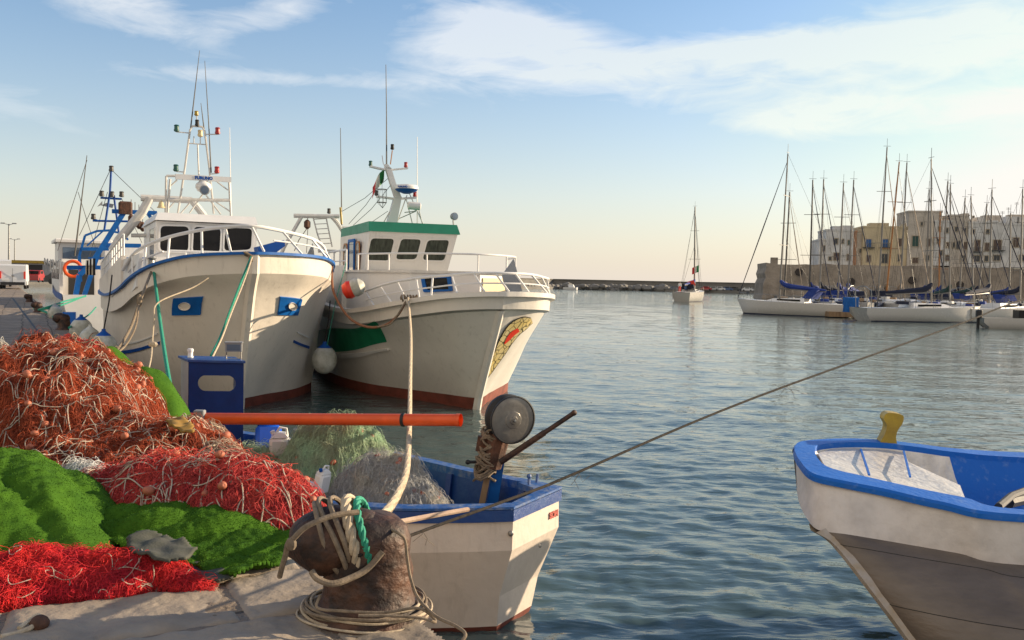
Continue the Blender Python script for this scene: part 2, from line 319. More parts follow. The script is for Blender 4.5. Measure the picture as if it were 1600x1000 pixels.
# ================================================================ SETTING
def sines(x, y, amps, seed):
    g = np.random.default_rng(seed); z = np.zeros_like(x)
    for lam, a, k, spread in amps:
        for _ in range(k):
            th = g.normal(0, spread)+.35; l = lam*g.uniform(.7,1.4); ph = g.uniform(0,6.28); q = 2*math.pi/l
            z += a*np.sin(q*(x*math.sin(th)+y*math.cos(th))+ph+1.3*np.sin(q*.23*(x*math.cos(th)-y*math.sin(th))+ph*3))
    return z
def water():
    D = 3.2*(620/3.2)**(np.linspace(0,1,620)); th = np.linspace(-1.0,1.0,760)
    DD, TT = np.meshgrid(D, th, indexing='ij'); X = DD*np.sin(TT)*1.15; Y = DD*np.cos(TT)
    r = DD
    z = sines(X,Y,[(.24,.0011,9,.9),(.42,.0026,10,.75),(.85,.0029,9,.6)],3)*np.clip(1.25-r/34,0,1)+sines(X,Y,[(1.7,.0032,7,.55)],5)*np.clip(1.3-r/70,0,1)+sines(X,Y,[(4.,.005,4,.5)],6)*np.clip(1.2-r/150,0,1)
    lee = np.clip((X+5.5)/4,0.35,1)  # calmer water between the hulls and the quay
    z = z*lee
    V = np.stack([X,Y,z],-1).reshape(-1,3); R, C = DD.shape
    i, j = np.meshgrid(np.arange(R-1),np.arange(C-1),indexing='ij'); b = (i*C+j).ravel()
    F = np.stack([b,b+C,b+C+1,b+1],-1)[:, ::-1]
    m = bpy.data.materials.new('harbour_water'); m.use_nodes = True; N = m.node_tree.nodes; L = m.node_tree.links; p = N['Principled BSDF']
    p.inputs['Base Color'].default_value = (.055,.088,.088,1); p.inputs['Roughness'].default_value = .03; p.inputs['IOR'].default_value = 1.34
    tc = N.new('ShaderNodeTexCoord'); mp = N.new('ShaderNodeMapping'); mp.inputs['Scale'].default_value = (.55,1.25,1); mp.inputs['Rotation'].default_value = (0,0,.3); L.new(tc.outputs['Object'], mp.inputs[0])
    h = None
    for sc, w in ((.9,.42),(3.2,.40),(8,.15)):
        n = N.new('ShaderNodeTexNoise'); n.inputs['Scale'].default_value = sc; n.inputs['Detail'].default_value = 2.5; n.inputs['Distortion'].default_value = .4; L.new(mp.outputs[0], n.inputs['Vector'])
        a = N.new('ShaderNodeMath'); a.operation = 'MULTIPLY'; a.inputs[1].default_value = w; L.new(n.outputs[0], a.inputs[0])
        if h is None: h = a.outputs[0]
        else:
            s = N.new('ShaderNodeMath'); s.operation = 'ADD'; L.new(h, s.inputs[0]); L.new(a.outputs[0], s.inputs[1]); h = s.outputs[0]
    # wind-ruffled patches
    n = N.new('ShaderNodeTexNoise'); n.inputs['Scale'].default_value = .05; n.inputs['Detail'].default_value = 3; L.new(tc.outputs['Object'], n.inputs['Vector'])
    mr = N.new('ShaderNodeMapRange'); mr.inputs[1].default_value = .35; mr.inputs[2].default_value = .65; mr.inputs[3].default_value = .35; mr.inputs[4].default_value = .75; L.new(n.outputs[0], mr.inputs[0])
    bp = N.new('ShaderNodeBump'); bp.inputs['Distance'].default_value = .10; L.new(mr.outputs[0], bp.inputs['Strength']); L.new(h, bp.inputs['Height']); L.new(bp.outputs[0], p.inputs['Normal'])
    o = np_mesh('water', V, F, m); o['kind'] = 'structure'
    # sea bed sheet and open water to the horizon
    far = MB(); S = 4000; far.add([(-S,-S,-.12),(S,-S,-.12),(S,S,-.12),(-S,S,-.12)], [(0,1,2,3)]); o2 = far.build('sea', m, smooth=False); o2['kind'] = 'structure'
water()
ED = Vector((-.563,1,0)).normalized(); EN = Vector((ED.y,-ED.x,0))       # along the quay edge, and out over the water
def edge(y): return Vector((-.24-.563*(y-3.5), y, QZ))
def stone_mat(name, near):
    m = bpy.data.materials.new(name); m.use_nodes = True; N = m.node_tree.nodes; L = m.node_tree.links; p = N['Principled BSDF']
    p.inputs['Roughness'].default_value = .8; p.inputs['Specular IOR Level'].default_value = .35
    tc = N.new('ShaderNodeTexCoord'); wn = N.new('ShaderNodeTexNoise'); wn.inputs['Scale'].default_value = 1.3; wn.inputs['Detail'].default_value = 4; L.new(tc.outputs['Object'], wn.inputs['Vector'])
    vm = N.new('ShaderNodeVectorMath'); vm.operation = 'SCALE'; vm.inputs['Scale'].default_value = .22; L.new(wn.outputs[1], vm.inputs[0])
    va = N.new('ShaderNodeVectorMath'); L.new(tc.outputs['Object'], va.inputs[0]); L.new(vm.outputs[0], va.inputs[1])
    mp = N.new('ShaderNodeMapping'); mp.inputs['Rotation'].default_value = (0,0,math.radians(62)); L.new(va.outputs[0], mp.inputs[0])
    br = N.new('ShaderNodeTexBrick'); br.inputs['Scale'].default_value = 1; br.inputs['Brick Width'].default_value = 1.25; br.inputs['Row Height'].default_value = .62; br.inputs['Mortar Size'].default_value = .014; br.inputs['Mortar Smooth'].default_value = .6
    br.inputs['Color1'].default_value = (.33,.27,.205,1); br.inputs['Color2'].default_value = (.24,.20,.165,1); br.inputs['Mortar'].default_value = (.12,.10,.08,1); L.new(mp.outputs[0], br.inputs['Vector'])
    n1 = N.new('ShaderNodeTexNoise'); n1.inputs['Scale'].default_value = 2.4; n1.inputs['Detail'].default_value = 10; n1.inputs['Roughness'].default_value = .65; L.new(tc.outputs['Object'], n1.inputs['Vector'])
    r1 = N.new('ShaderNodeMapRange'); r1.inputs[1].default_value = .35; r1.inputs[2].default_value = .68; L.new(n1.outputs[0], r1.inputs[0])
    mx = N.new('ShaderNodeMix'); mx.data_type = 'RGBA'; mx.blend_type = 'MULTIPLY'; L.new(r1.outputs[0], mx.inputs[0]); L.new(br.outputs[0], mx.inputs[6]); mx.inputs[7].default_value = (.55,.50,.46,1)
    L.new(mx.outputs[2], p.inputs['Base Color'])
    n2 = N.new('ShaderNodeTexNoise'); n2.inputs['Scale'].default_value = 11; n2.inputs['Detail'].default_value = 9; n2.inputs['Roughness'].default_value = .6; L.new(tc.outputs['Object'], n2.inputs['Vector'])
    vo = N.new('ShaderNodeTexVoronoi'); vo.inputs['Scale'].default_value = 26; L.new(va.outputs[0], vo.inputs['Vector'])
    vr = N.new('ShaderNodeMapRange'); vr.inputs[1].default_value = .05; vr.inputs[2].default_value = .35; L.new(vo.outputs[0], vr.inputs[0])
    def mm(a, k, b):
        x = N.new('ShaderNodeMath'); x.operation = 'MULTIPLY_ADD'; L.new(a, x.inputs[0]); x.inputs[1].default_value = k
        if b is None: x.inputs[2].default_value = 0
        else: L.new(b, x.inputs[2])
        return x.outputs[0]
    h = mm(br.outputs['Fac'], -.018, None); h = mm(n2.outputs[0], .020, h); h = mm(n1.outputs[0], .05, h); h = mm(vr.outputs[0], .004, h)
    bp = N.new('ShaderNodeBump'); bp.inputs['Strength'].default_value = 1; bp.inputs['Distance'].default_value = 1; L.new(h, bp.inputs['Height']); L.new(bp.outputs[0], p.inputs['Normal'])
    return m
M['stone'] = stone_mat('quay_stone', True)
def quay():
    prof = [(-150,0),(-60,0),(-25,0),(-9,0),(-4,0),(-2.5,0),(-1.2,0),(-.6,0),(-.3,0),(-.12,0),(-.045,-.012),(-.008,-.05),(.012,-.12),(.02,-.5),(.03,-QZ-3)]
    ys = list(np.arange(-6,9,.25))+list(np.geomspace(9,185,60)); G = []
    for y in ys:
        e = edge(y); wob = .018*math.sin(y*5.1)+.012*math.sin(y*13+1)
        G.append([e+EN*(a+(wob if a>-.2 else 0))+Vector((0,0,b+(.006*math.sin(a*3+y*2.3) if y<9 and b>-.2 else 0))) for a,b in prof])
    m = MB(); m.grid(G, flip=True); o = m.build('quay', M['stone'], angle=60); o['kind'] = 'structure'
    j = MB()
    for a, b in (((20,466),(57,515)),((57,515),(75,540))):
        P, Q = atz(*a,QZ+.004), atz(*b,QZ+.004); n = Vector((.05,0,0)); j.add([P-n,P+n,Q+n*.5,Q-n*.5],[(0,1,2,3)])
    o = j.build('paving_joint', M['black'], smooth=False); o['kind'] = 'structure'
quay()
M['slab'] = mat('slab_stone', (.34,.28,.215), .75, c2=(.21,.175,.14), sc=3.2, bump=.6, bs=55, det=11, dirt=.4)
def paving():
    step = .0125; x = np.arange(-4.3,.9,step); y = np.arange(2.6,6.6,step); X, Y = np.meshgrid(x,y); wx = X+.05*np.sin(3*Y+1)+.03*np.sin(7*X+2*Y); wy = Y+.05*np.sin(2.3*X)+.025*np.sin(8*Y+3*X)
    a = math.radians(24); u = wx*math.cos(a)+wy*math.sin(a); v = -wx*math.sin(a)+wy*math.cos(a); row = np.floor(v/.52); u2 = u/.86+.37*row+.13*np.sin(row*5.1); col = np.floor(u2)
    du = np.minimum(u2-col,1-(u2-col))*.86; dv = np.minimum(v/.52-row,1-(v/.52-row))*.52; d = np.minimum(du,dv); rnd = lambda k: np.sin(row*12.9898*k+col*78.233*k)*43758.5453%1
    rg = np.random.default_rng(4); Z = .003+.007*rnd(1.1)+.010*(rnd(1.7)-.5)*(u2-col-.5)+.010*(rnd(2.3)-.5)*(v/.52-row-.5)
    for k,(lam,am) in enumerate(((.6,.0035),(.22,.0022),(.08,.0008),(.035,.0005))):
        for _ in range(6): th = rg.uniform(0,6.28); q = 6.28/lam*rg.uniform(.7,1.5); Z = Z+am*.6*np.sin(q*(X*math.cos(th)+Y*math.sin(th))+rg.uniform(0,6)+1.6*np.sin(q*.6*(Y*math.cos(th)-X*math.sin(th))+_))
    Z = Z-.024*np.exp(-(d/.014)**2)-.008*np.exp(-(d/.04)**2)
    pit = rg.uniform(0,1,(Z.shape[0]//2+1,Z.shape[1]//2+1)); pit = np.kron((pit>.965),np.ones((2,2)))[:Z.shape[0],:Z.shape[1]]; Z = Z-.0045*pit
    ex = -.24-.563*(Y-3.5); ok = X < ex-.06
    V = np.stack([X,Y,QZ+.012+Z],-1).reshape(-1,3); ny, nx = X.shape; i, j = np.meshgrid(np.arange(ny-1),np.arange(nx-1),indexing='ij'); keep = (ok[:-1,:-1]&ok[1:,1:]&ok[1:,:-1]&ok[:-1,1:]).ravel(); b = (i*nx+j).ravel()[keep]; F = np.stack([b,b+1,b+nx+1,b+nx],-1)
    o = np_mesh('quay_paving', V, F, M['slab']); o['kind'] = 'structure'
paving()
# ---- far mole with its wall, quay, rocks, cars
M['conc'] = mat('mole_concrete', (.20,.19,.175), .9, c2=(.12,.115,.105), sc=.12, bump=.6, bs=2, det=9, stretch=(1,1,3))
M['rampart'] = mat('rampart_stone', (.36,.30,.235), .9, c2=(.18,.15,.12), sc=.22, bump=1, bs=1.4, det=10, dirt=.45)
MA = [(-130,150),(-101,182),(-40,270),(16,392),(60,380),(95,352),(130,330)]
def mole():
    t = thing('sea_wall','long grey concrete sea wall closing the harbour across the horizon','sea wall',(0,0,0))
    w = MB()
    for a, b in zip(MA, MA[1:]):
        a3, b3 = Vector((*a,0)), Vector((*b,0)); n = (b3-a3).cross(Vector((0,0,1))).normalized()*2
        w.prism([a3+n*1+Vector((0,0,0)), b3+n+Vector((0,0,0)), b3-n, a3-n], (0,0,3.85))
    w.build('wall', M['conc'], t, smooth=False)
    c = MB()
    for a, b in zip(MA, MA[1:]): c.bar(Vector((*a,4.0)), Vector((*b,4.0)), 4.6, .3)
    c.build('coping', M['conc'], t, smooth=False)
    q = MB()
    for a, b in zip(MA[2:], MA[3:]):
        a3, b3 = Vector((*a,.45)), Vector((*b,.45)); n = (b3-a3).cross(Vector((0,0,1))).normalized(); q.bar(a3+n*6, b3+n*6, 11, .9)
    o = q.build('far_quay', M['conc'], smooth=False); o['kind'] = 'structure'
    # foot rocks, part of the mole's shore
    r = MB(); g = random.Random(3)
    for i in range(260):
        u = g.random(); P = Vector((20+46*u, 372-2*u,0)); s = g.uniform(.8,2.2); r.ball((P.x, P.y-g.uniform(-1,5), g.uniform(-.2,1.4)), s, 5, (g.uniform(.7,1.3),g.uniform(.7,1.3),g.uniform(.5,.9)))
    for i in range(140):
        u = g.random(); P = Vector((-40+58*u, 268+122*u)); r.ball((P.x+3, P.y-8, g.uniform(-.2,1.2)), g.uniform(.8,2), 5, (1,1,.7))
    o = r.build('shore_rocks', M['conc'], smooth=False); tag(o,'rough boulders heaped at the foot of the far sea wall','rocks',kind='stuff')
    for k, (bx, by) in enumerate(((890,449),)):
        pass
mole()
def car(name, label, cat, P, rz, c, group=None, L_=4.2, H_=1.5, Wd=1.75, estate=False):
    t = thing(name, label, cat, P, rz, group)
    m = MB(); prof = [(0,.25),(0,.75),(.05,.92),(.9,1.0),(1.35,H_-.03),(1.6,H_),(3.0,H_),(3.75,.98),(4.1,.9),(4.2,.6),(4.2,.25)]
    if estate: prof = [(0,.3),(0,.85),(.03,1.05),(.10,H_-.1),(.25,H_),(3.1,H_),(3.75,1.15),(4.1,1.0),(4.2,.7),(4.2,.3)]
    pr = [(-Wd/2,(a-2.1)*L_/4.2,b) for a,b in prof]; m.prism(pr,(Wd,0,0)); m.build('body', c, t, angle=30)
    g = MB()
    if estate:
        g.box((0,1.62*L_/4.2,H_*.82),(Wd*.9,.06,.42))
    else:
        g.box((0,-L_*.23,1.22),(Wd*.82,.5,.36)); g.box((0,.05,1.23),(Wd+.02,1.5,.32)); 
    g.build('window', M['glass'], t)
    for sx in (-1,1):
        for sy in (-1,1):
            w = MB(); w.lathe([(.28,-.1),(.31,-.06),(.31,.06),(.28,.1)], (sx*(Wd/2-.08),sy*L_*.31,.31),(1,0,0),14); w.build('wheel', M['black'], t)
    return t
M['carw'] = mat('white_car', (.62,.63,.64), .3, var=.05, bump=0); M['card'] = mat('dark_car', (.04,.045,.05), .3, var=.05, bump=0); M['carr'] = mat('red_car', (.35,.03,.03), .3, var=.05, bump=0); M['carb'] = mat('blue_car', (.05,.10,.22), .3, bump=0); M['cars'] = mat('silver_car', (.35,.36,.37), .3, m=.3, bump=0)
for k, (px, mk, cn) in enumerate(((1104,'carr','red'),(1115,'cars','silver'),(1125,'carw','white'),(1137,'carb','blue'),(1148,'card','dark'),(1168,'carw','white'),(1179,'cars','silver'),(1190,'card','dark'),(1201,'carw','white'),(1213,'carr','red'),(1225,'cars','silver'))):
    P = atD(px,450,352-k*.5); P.z = .9; ordn = 'first second third fourth fifth sixth seventh eighth ninth tenth eleventh'.split()[k]
    car('parked_car', f'tiny {cn} parked car below the far sea wall, {ordn} from the left', 'car', P, 1.2, M[mk], 'cars parked along the far mole')
P = atD(889,451,330); P.z = 0
t = thing('motor_boat','tiny white motor boat lying off the far sea wall','motor boat',P,1.3); m = MB(); m.prism([(-.9,-3,.1),(.9,-3,.1),(1.1,-3,1),(-1.1,-3,1)],(0,5,0)); m.build('hull',M['white'],t); m = MB(); m.prism([(-.7,-2,1),(.7,-2,1),(.5,-1.6,2),(-.5,-1.6,2)],(0,2,0)); m.build('cabin',M['white'],t)
# ---- rampart and the old town
RA = Frame((74,205),-7)       # local x along the wall to the right, y away
def rampart():
    t = thing('rampart','massive weathered stone sea rampart carrying the white old town','rampart',(RA.o.x,RA.o.y,0),RA.th)
    m = MB(); x0 = RA.ys(1198,430,0).x; x1 = 110
    g = random.Random(5); top = RA.ys(1300,413,0).z; G = []; n = 60
    for zi in range(9):
        zz = -1+ (top+1)*zi/8; G.append([Vector((x0+(x1-x0)*i/n-(1.6*(1-zi/8)**1.2 if i==0 else 0)+(g.uniform(-.3,.3) if i<2 else 0), -1.6*(1-zi/8)+g.uniform(-.25,.25), zz+(g.uniform(-.25,.15) if zi==8 else 0))) for i in range(n+1)])
    m.grid(G); m.grid([G[8],[p+Vector((0,14,0)) for p in G[8]]]); m.grid([[r[0]+Vector((0,14,0)) for r in G],[r[0] for r in G]])
    m.build('wall', M['rampart'], t, world=False, angle=20)
    p = MB(); a = RA.ys(1205,405,.5); b = RA.ys(1215,413,.5); p.box(((a.x+b.x)/2,1,(a.z+b.z)/2),(b.x-a.x,1.5,a.z-b.z+.8)); p.build('turret', M['rampart'], t)
    hm_ = mat('hole_dark',(.05,.04,.035),.9)
    for px, py in ((1248,425),(1330,440),(1425,438),(1500,445)):
        c = RA.ys(px,py,-1.0); h = MB(); h.lathe([(.9,0),(.8,.25)],(c.x,c.y,c.z),(0,-1,0),7); h.build('hole', hm_, t)
    w = MB(); w.box((60,-3.5,.35),(150,5,.7)); o = w.build('quayside', M['conc'], smooth=False); o.location = RA.o; o.rotation_euler = (0,0,RA.th); o['kind'] = 'structure'
rampart()
wm = [mat('plaster_white',(.68,.67,.65),.9,c2=(.44,.43,.41),sc=.35,bump=.4,bs=2,det=9,dirt=.4), mat('plaster_yellow',(.60,.50,.32),.9,c2=(.45,.37,.25),sc=.3,bump=.4,bs=2,det=9,dirt=.35), mat('stone_tan',(.56,.50,.43),.9,c2=(.38,.34,.29),sc=.35,bump=.8,bs=2.5,det=9,dirt=.35), mat('plaster_sunlit',(.50,.27,.16),.9,var=.3,dirt=.3)]
wdark = mat('window_dark',(.03,.035,.04),.3); wblue = mat('shutter_blue',(.03,.12,.33),.6); wgrn = mat('shutter_green',(.02,.07,.06),.6); wtan = mat('stone_trim',(.40,.34,.26),.9,dirt=.3); wbrn = mat('shutter_brown',(.12,.08,.06),.7)
def house(label, x0, x1, ytop, mt, wins, y=3., dep=9, ybot=414, extra=()):
    a = RA.ys(x0,ytop,y); b = RA.ys(x1,ytop,y); zt = (a.z+b.z)/2; zb = RA.ys((x0+x1)/2,ybot,y).z-.6
    o = RA.w(((a.x+b.x)/2,y,zb)); t = thing('town_house',label,'house',o,RA.th,'old town houses above the rampart'); w = (b.x-a.x)/2; H = zt-zb
    m = MB(); m.box((0,dep/2,H/2),(2*w,dep,H)); m.build('wall', mt, t, smooth=False)
    p = MB(); p.box((0,.15,H+.2),(2*w+.3,.5,.4)); p.box((-w+.1,dep/2+.2,H+.2),(.4,dep-.3,.4)); p.box((w-.1,dep/2+.2,H+.2),(.4,dep-.3,.4)); p.build('parapet', mt, t, smooth=False)
    for px, py, ww, hh, k in wins:
        c = RA.ys(px,py,y); lx = c.x-(a.x+b.x)/2; lz = c.z-zb; s = 1/7.0; ww *= s; hh *= s
        cm = {'d':wdark,'b':wblue,'g':wgrn,'n':wbrn,'a':wdark}[k[0]]
        f = MB(); f.ring([(lx-ww/2,-.02,lz-hh/2),(lx+ww/2,-.02,lz-hh/2),(lx+ww/2,-.02,lz+hh/2),(lx-ww/2,-.02,lz+hh/2)],[(lx-ww/2-.18,-.02,lz-hh/2-.18),(lx+ww/2+.18,-.02,lz-hh/2-.18),(lx+ww/2+.18,-.02,lz+hh/2+.18),(lx-ww/2-.18,-.02,lz+hh/2+.18)],(0,-.1,0))
        fo = f.build('door' if 'D' in k else 'window', wtan, t, smooth=False)
        q = MB(); q.box((lx-ww*.26,-.03,lz),(ww*.46,.05,hh)); q.box((lx+ww*.26,-.03,lz),(ww*.46,.05,hh)); q.build('shutter' if k[0] in 'bgn' else 'pane', cm, fo, smooth=False)
        if 'B' in k:
            bl = MB(); bl.box((lx,-.45,lz-hh/2-.15),(ww+1.3,.9,.16)); bl.bar((lx-ww/2-.6,-.85,lz-hh/2+.8),(lx+ww/2+.6,-.85,lz-hh/2+.8),.05)
            for i in range(12): xx = lx-ww/2-.6+(ww+1.2)*i/11; bl.bar((xx,-.85,lz-hh/2-.1),(xx,-.85,lz-hh/2+.8),.04)
            bl.build('balcony', wdark, t, smooth=False)
    for px, py, ww, hh in extra:
        c = RA.ys(px,py,y+3); e = MB(); lx = c.x-(a.x+b.x)/2; e.box((lx,3,(H+c.z-zb)/2),(ww/7,3,max(.2,c.z-zb-H))); e.build('roof_room', mt, t, smooth=False)
    return t
house('white plastered house at the left end of the rampart, stepped low wing',1280,1291,376,wm[0],[(1287,388,4,8,'d')],y=3.4)
house('white plastered house second from left with small square windows',1291,1334,361,wm[0],[(1306,377,5,8,'d'),(1307,401,8,11,'n'),(1316,377,4,6,'d'),(1297,404,4,5,'d'),(1327,379,4,7,'g'),(1326,402,5,9,'n')],y=3,extra=((1305,354,12,6),(1322,353,18,6)))
house('narrow right side of the white house, its warm sunlight put into the colour',1334,1339,363,wm[3],[],y=3.6)  # sunlit facet of the white house: warm light put into the plaster colour
house('low tan stone house between sunlit house side and yellow house',1339,1349,367,wm[2],[(1344,392,3,6,'d')],y=4)
house('yellow plastered house with bright blue shutters and small iron balconies',1349,1418,356,wm[1],[(1357,380,8,12,'bB'),(1383,380,8,12,'bB'),(1406,379,5,12,'n'),(1357,404,6,10,'nD'),(1382,404,9,14,'aD'),(1406,403,6,10,'d')],y=3,extra=((1364,349,14,6),(1378,349,16,6),(1413,350,7,8)))
house('tallest blank tan stone house with one dark green shuttered window',1420,1472,332,wm[2],[(1430,377,9,16,'g'),(1430,407,8,8,'nD'),(1452,379,7,11,'n'),(1449,403,5,8,'d'),(1440,350,3,5,'d')],y=2.6)
house('white curved house right of the tall stone house',1461,1487,347,wm[0],[(1468,358,3,6,'d'),(1466,377,3,6,'d'),(1470,395,4,7,'d'),(1479,360,4,7,'d'),(1480,383,4,8,'n'),(1480,403,5,8,'n')],y=2.2,ybot=411)
house('beige topped block with dark upright windows behind masts',1487,1514,338,wm[2],[(1497,383,6,12,'d'),(1490,383,3,8,'d'),(1507,360,4,7,'d'),(1494,358,4,7,'d'),(1508,384,5,11,'n'),(1504,404,6,9,'d')],y=2.8,extra=((1506,334,8,5),))
house('long white house with tall brown doors on yellow balcony slab',1514,1566,349,wm[0],[(1527,384,7,17,'nB'),(1526,404,8,9,'dD'),(1558,383,11,15,'nB'),(1557,403,9,8,'d'),(1542,386,6,12,'n'),(1520,362,4,6,'d'),(1543,362,4,6,'d'),(1541,404,5,8,'d')],y=2.4,extra=((1530,340,12,9),(1548,345,14,6)))
house('greyish white house at the far right with one brown window',1566,1625,352,wm[0],[(1587,379,8,14,'n'),(1604,381,8,14,'n'),(1597,403,8,8,'dD')],y=2.4,extra=((1578,339,20,10),(1592,340,14,10)))
house('pale set-back block behind the long white house roofline',1500,1640,346,wm[2],[(1520,340,3,4,'d')],y=14,dep=8,extra=((1548,337,26,8),(1590,336,30,8)))
# rooftop aerials
for k,(px,py,h) in enumerate(((1575,338,14),(1588,334,18),(1566,340,10))):
    c = RA.ys(px,py,8); P = RA.w(c); t = MB(); t.tube([P,P+Vector((0,0,h/7))],.05,4); 
    for j in range(3): t.tube([P+Vector((-.5,0,h/7-.2*j-.1)),P+Vector((.5,0,h/7-.2*j-.1))],.03,4)
    tag(t.build('tv_aerial',M['mastd']),('short','tall','lower right')[0 if k==2 else k]+' thin television aerial on the roof of '+('the far right house','the far right house, rightmost','the long white house')[k],'aerial')
# ---------------------------------------------------------------- sailing boats
M['yhullb'] = mat('navy_yacht_hull',(.03,.05,.11),.3,bump=0); M['yhullc'] = mat('cream_yacht_hull',(.52,.46,.36),.3,bump=0)
def hullmesh(L_, B_, free, stern=.72, rake=.9):
    rows = []; n = 14
    for i in range(n+1):
        u = i/n; yb = -L_/2+L_*u         # stern at -L/2, bow at +L/2
        w = B_/2*(1-max(0,(u-.45)/.55)**2.1)*(stern+(1-stern)*min(1,u/.4)) if u<1 else .02
        sh = free*(1+.25*u*u)
        rows.append([(w, yb+(0 if u<1 else .0), sh), (w*.97, yb-(rake*.35 if u==1 else 0), sh*.55), (w*.82, yb-(rake*.8 if u==1 else 0)+(.5 if u==0 else 0), .05), (w*.45, yb-(rake*1.4 if u==1 else 0)+(.9 if u==0 else 0), -.25),(0.01, yb-(rake*1.6 if u==1 else 0)+(1 if u==0 else 0), -.35)])
    return rows
def sailboat(px, py, D, top, basepx, yaw, L_, B_, free, label, cover='bluesail', mastm='mast', furl=True, h2=None, nh=2, deck2=None, group='sailing boats moored below the rampart'):
    P = atD(px,py,D); P.z = 0; th = math.radians(yaw)
    t = thing('sailing_boat', label, 'sailing boat', P, th, group)
    R = hullmesh(L_,B_,free); m = MB(); m.grid([[Vector(p) for p in r] for r in R]); m.grid([[Vector((-p[0],p[1],p[2])) for p in r] for r in R], flip=True)
    s = R[0]; m.add([p for p in s]+[(-p[0],p[1],p[2]) for p in s[::-1]], [tuple(range(10))])
    m.build('hull', M[('yhull','yhull','yhullb','yhull','yhullc')[int(px)%5]] if group and D>87 else M['yhull'], t, angle=50)
    d = MB(); d.grid([[Vector((-r[0][0]*.99,r[0][1],r[0][2]-.03)),Vector((0,r[0][1],r[0][2]+.04)),Vector((r[0][0]*.99,r[0][1],r[0][2]-.03))] for r in R]); d.build('deck', M['ydeck'], t)
    b = MB(); b.grid([[Vector(r[2])+Vector((.012,0,.05)),Vector(r[2])+Vector((.012,0,-.1))] for r in R[:-1]]); b.grid([[Vector((-r[2][0]-.012,r[2][1],r[2][2]+.05)),Vector((-r[2][0]-.012,r[2][1],r[2][2]-.1))] for r in R[:-1]],flip=True); b.build('waterline_stripe', M['navysail'], t)
    c = MB(); w = B_*.30; z0 = free
    c.add([(-w,-L_*.12,z0),(w,-L_*.12,z0),(w*.75,L_*.24,z0+.1),(-w*.75,L_*.24,z0+.1),(-w*.85,-L_*.11,z0+.5),(w*.85,-L_*.11,z0+.5),(w*.5,L_*.16,z0+.42),(-w*.5,L_*.16,z0+.42)],[(0,1,5,4),(1,2,6,5),(2,3,7,6),(3,0,4,7),(4,5,6,7)]); co = c.build('cabin', M['white'], t, angle=25)
    g = MB(); 
    for sx in (-1,1): g.bar((sx*w*.94,-L_*.08,z0+.27),(sx*w*.76,L_*.12,z0+.3),.05,.16)
    g.build('window', M['glass'], co)
    # mast: lean from the photo's top and foot pixels, height from the top
    lt = Vector((P.x,P.y,0)); T = atD(top[0],top[1],D); Bp = atD(basepx,450,D); F0 = Frame((P.x,P.y),yaw); my = L_*.06
    tl = F0.l(T); H = tl.z; lean = (T.x-Bp.x)/(T.z-Bp.z); bl = F0.l(Vector((Bp.x-lean*(Bp.z-free),D,free)))
    bl = Vector((bl.x, bl.y, free+.1)); rr = .085*D/88
    mm = MB(); mm.tube([bl, bl.lerp(tl,.5), tl],[rr,rr*.95,rr*.7],8); mo = mm.build('mast', M[mastm], t)
    for k in range(nh):
        sp = MB(); f = (k+1)/(nh+1)+.05; q = bl.lerp(tl,f); a = 1.0-.25*k; sp.bar(q+Vector((-a,-.1,0)),q+Vector((a,-.1,0)),.05); sp.build('spreader', M[mastm], mo)
    an = MB(); an.tube([tl,tl+Vector((0,0,.9))],.018,4); an.bar(tl+Vector((-.35,0,.1)),tl+Vector((.35,0,.12)),.03); an.build('masthead_aerial', M['mastd'], mo)
    bow = Vector((0,L_/2-.05,free*1.25)); st = Vector((0,-L_/2+.1,free)); sr = .012*D/88
    wi = MB(); wi.tube([tl,st],sr,3); wi.tube([tl.lerp(bl,.04),Vector((B_*.46,bl.y-.2,free))],sr,3); wi.tube([tl.lerp(bl,.04),Vector((-B_*.46,bl.y-.2,free))],sr,3)
    wi.tube([bl.lerp(tl,.55),Vector((B_*.4,bl.y-.5,free))],sr,3); wi.tube([bl.lerp(tl,.55),Vector((-B_*.4,bl.y-.5,free))],sr,3); wi.build('rigging', M['mastd'], t)
    fs = MB(); fs.tube([bow, bow.lerp(tl.lerp(bl,.05),.5), tl.lerp(bl,.05)],[.03,.055,.02] if furl else [.02]*3,6); fs.build('furled_jib' if furl else 'forestay', M[('navysail' if cover!='tansail' else 'tansail') if furl else 'mastd'], t)
    be = Vector((0,bl.y-L_*.36,free+1.15)); bs = bl+Vector((0,-.12,1.25))
    bo = MB(); bo.tube([bs,be],.07,6); bm = bo.build('boom', M['mast'], t)
    cv = MB(); pts = [bs+Vector((0,.1,.75)), bs.lerp(be,.12)+Vector((0,0,.32)), bs.lerp(be,.5)+Vector((0,0,.2)), be+Vector((0,0,.1))]; cv.tube(catmull(pts,3),[.12,.2,.23,.24,.23,.21,.2,.17,.15,.1],7); cv.build('sail_cover', M[cover], t)
    rl = MB(); hh = .6
    for sx in (-1,1):
        pr = None
        for i in range(1,len(R)-1,2):
            q = Vector((sx*R[i][0][0]*.96,R[i][0][1],R[i][0][2])); rl.tube([q,q+Vector((0,0,hh))],.014,3)
            if pr: rl.tube([pr+Vector((0,0,hh)),q+Vector((0,0,hh))],.01,3)
            pr = q
        rl.tube([pr+Vector((0,0,hh)),bow+Vector((0,-.1,hh))],.02,3)
    rl.tube([bow+Vector((0,-.1,0)),bow+Vector((0,-.1,hh))],.02,3); rl.build('rail', M['steel'], t)
    if deck2:
        s = MB(); q = -L_*.17; s.add([(-w*.9,q,z0+.45),(w*.9,q,z0+.45),(w*.8,q+.9,z0+.5),(-w*.8,q+.9,z0+.5),(-w*.9,q-.6,z0+1.3),(w*.9,q-.6,z0+1.3),(w*.8,q+.3,z0+1.25),(-w*.8,q+.3,z0+1.25)],[(0,1,5,4),(1,2,6,5),(2,3,7,6),(3,0,4,7),(4,5,6,7)]); s.build('spray_hood', M[deck2], t)
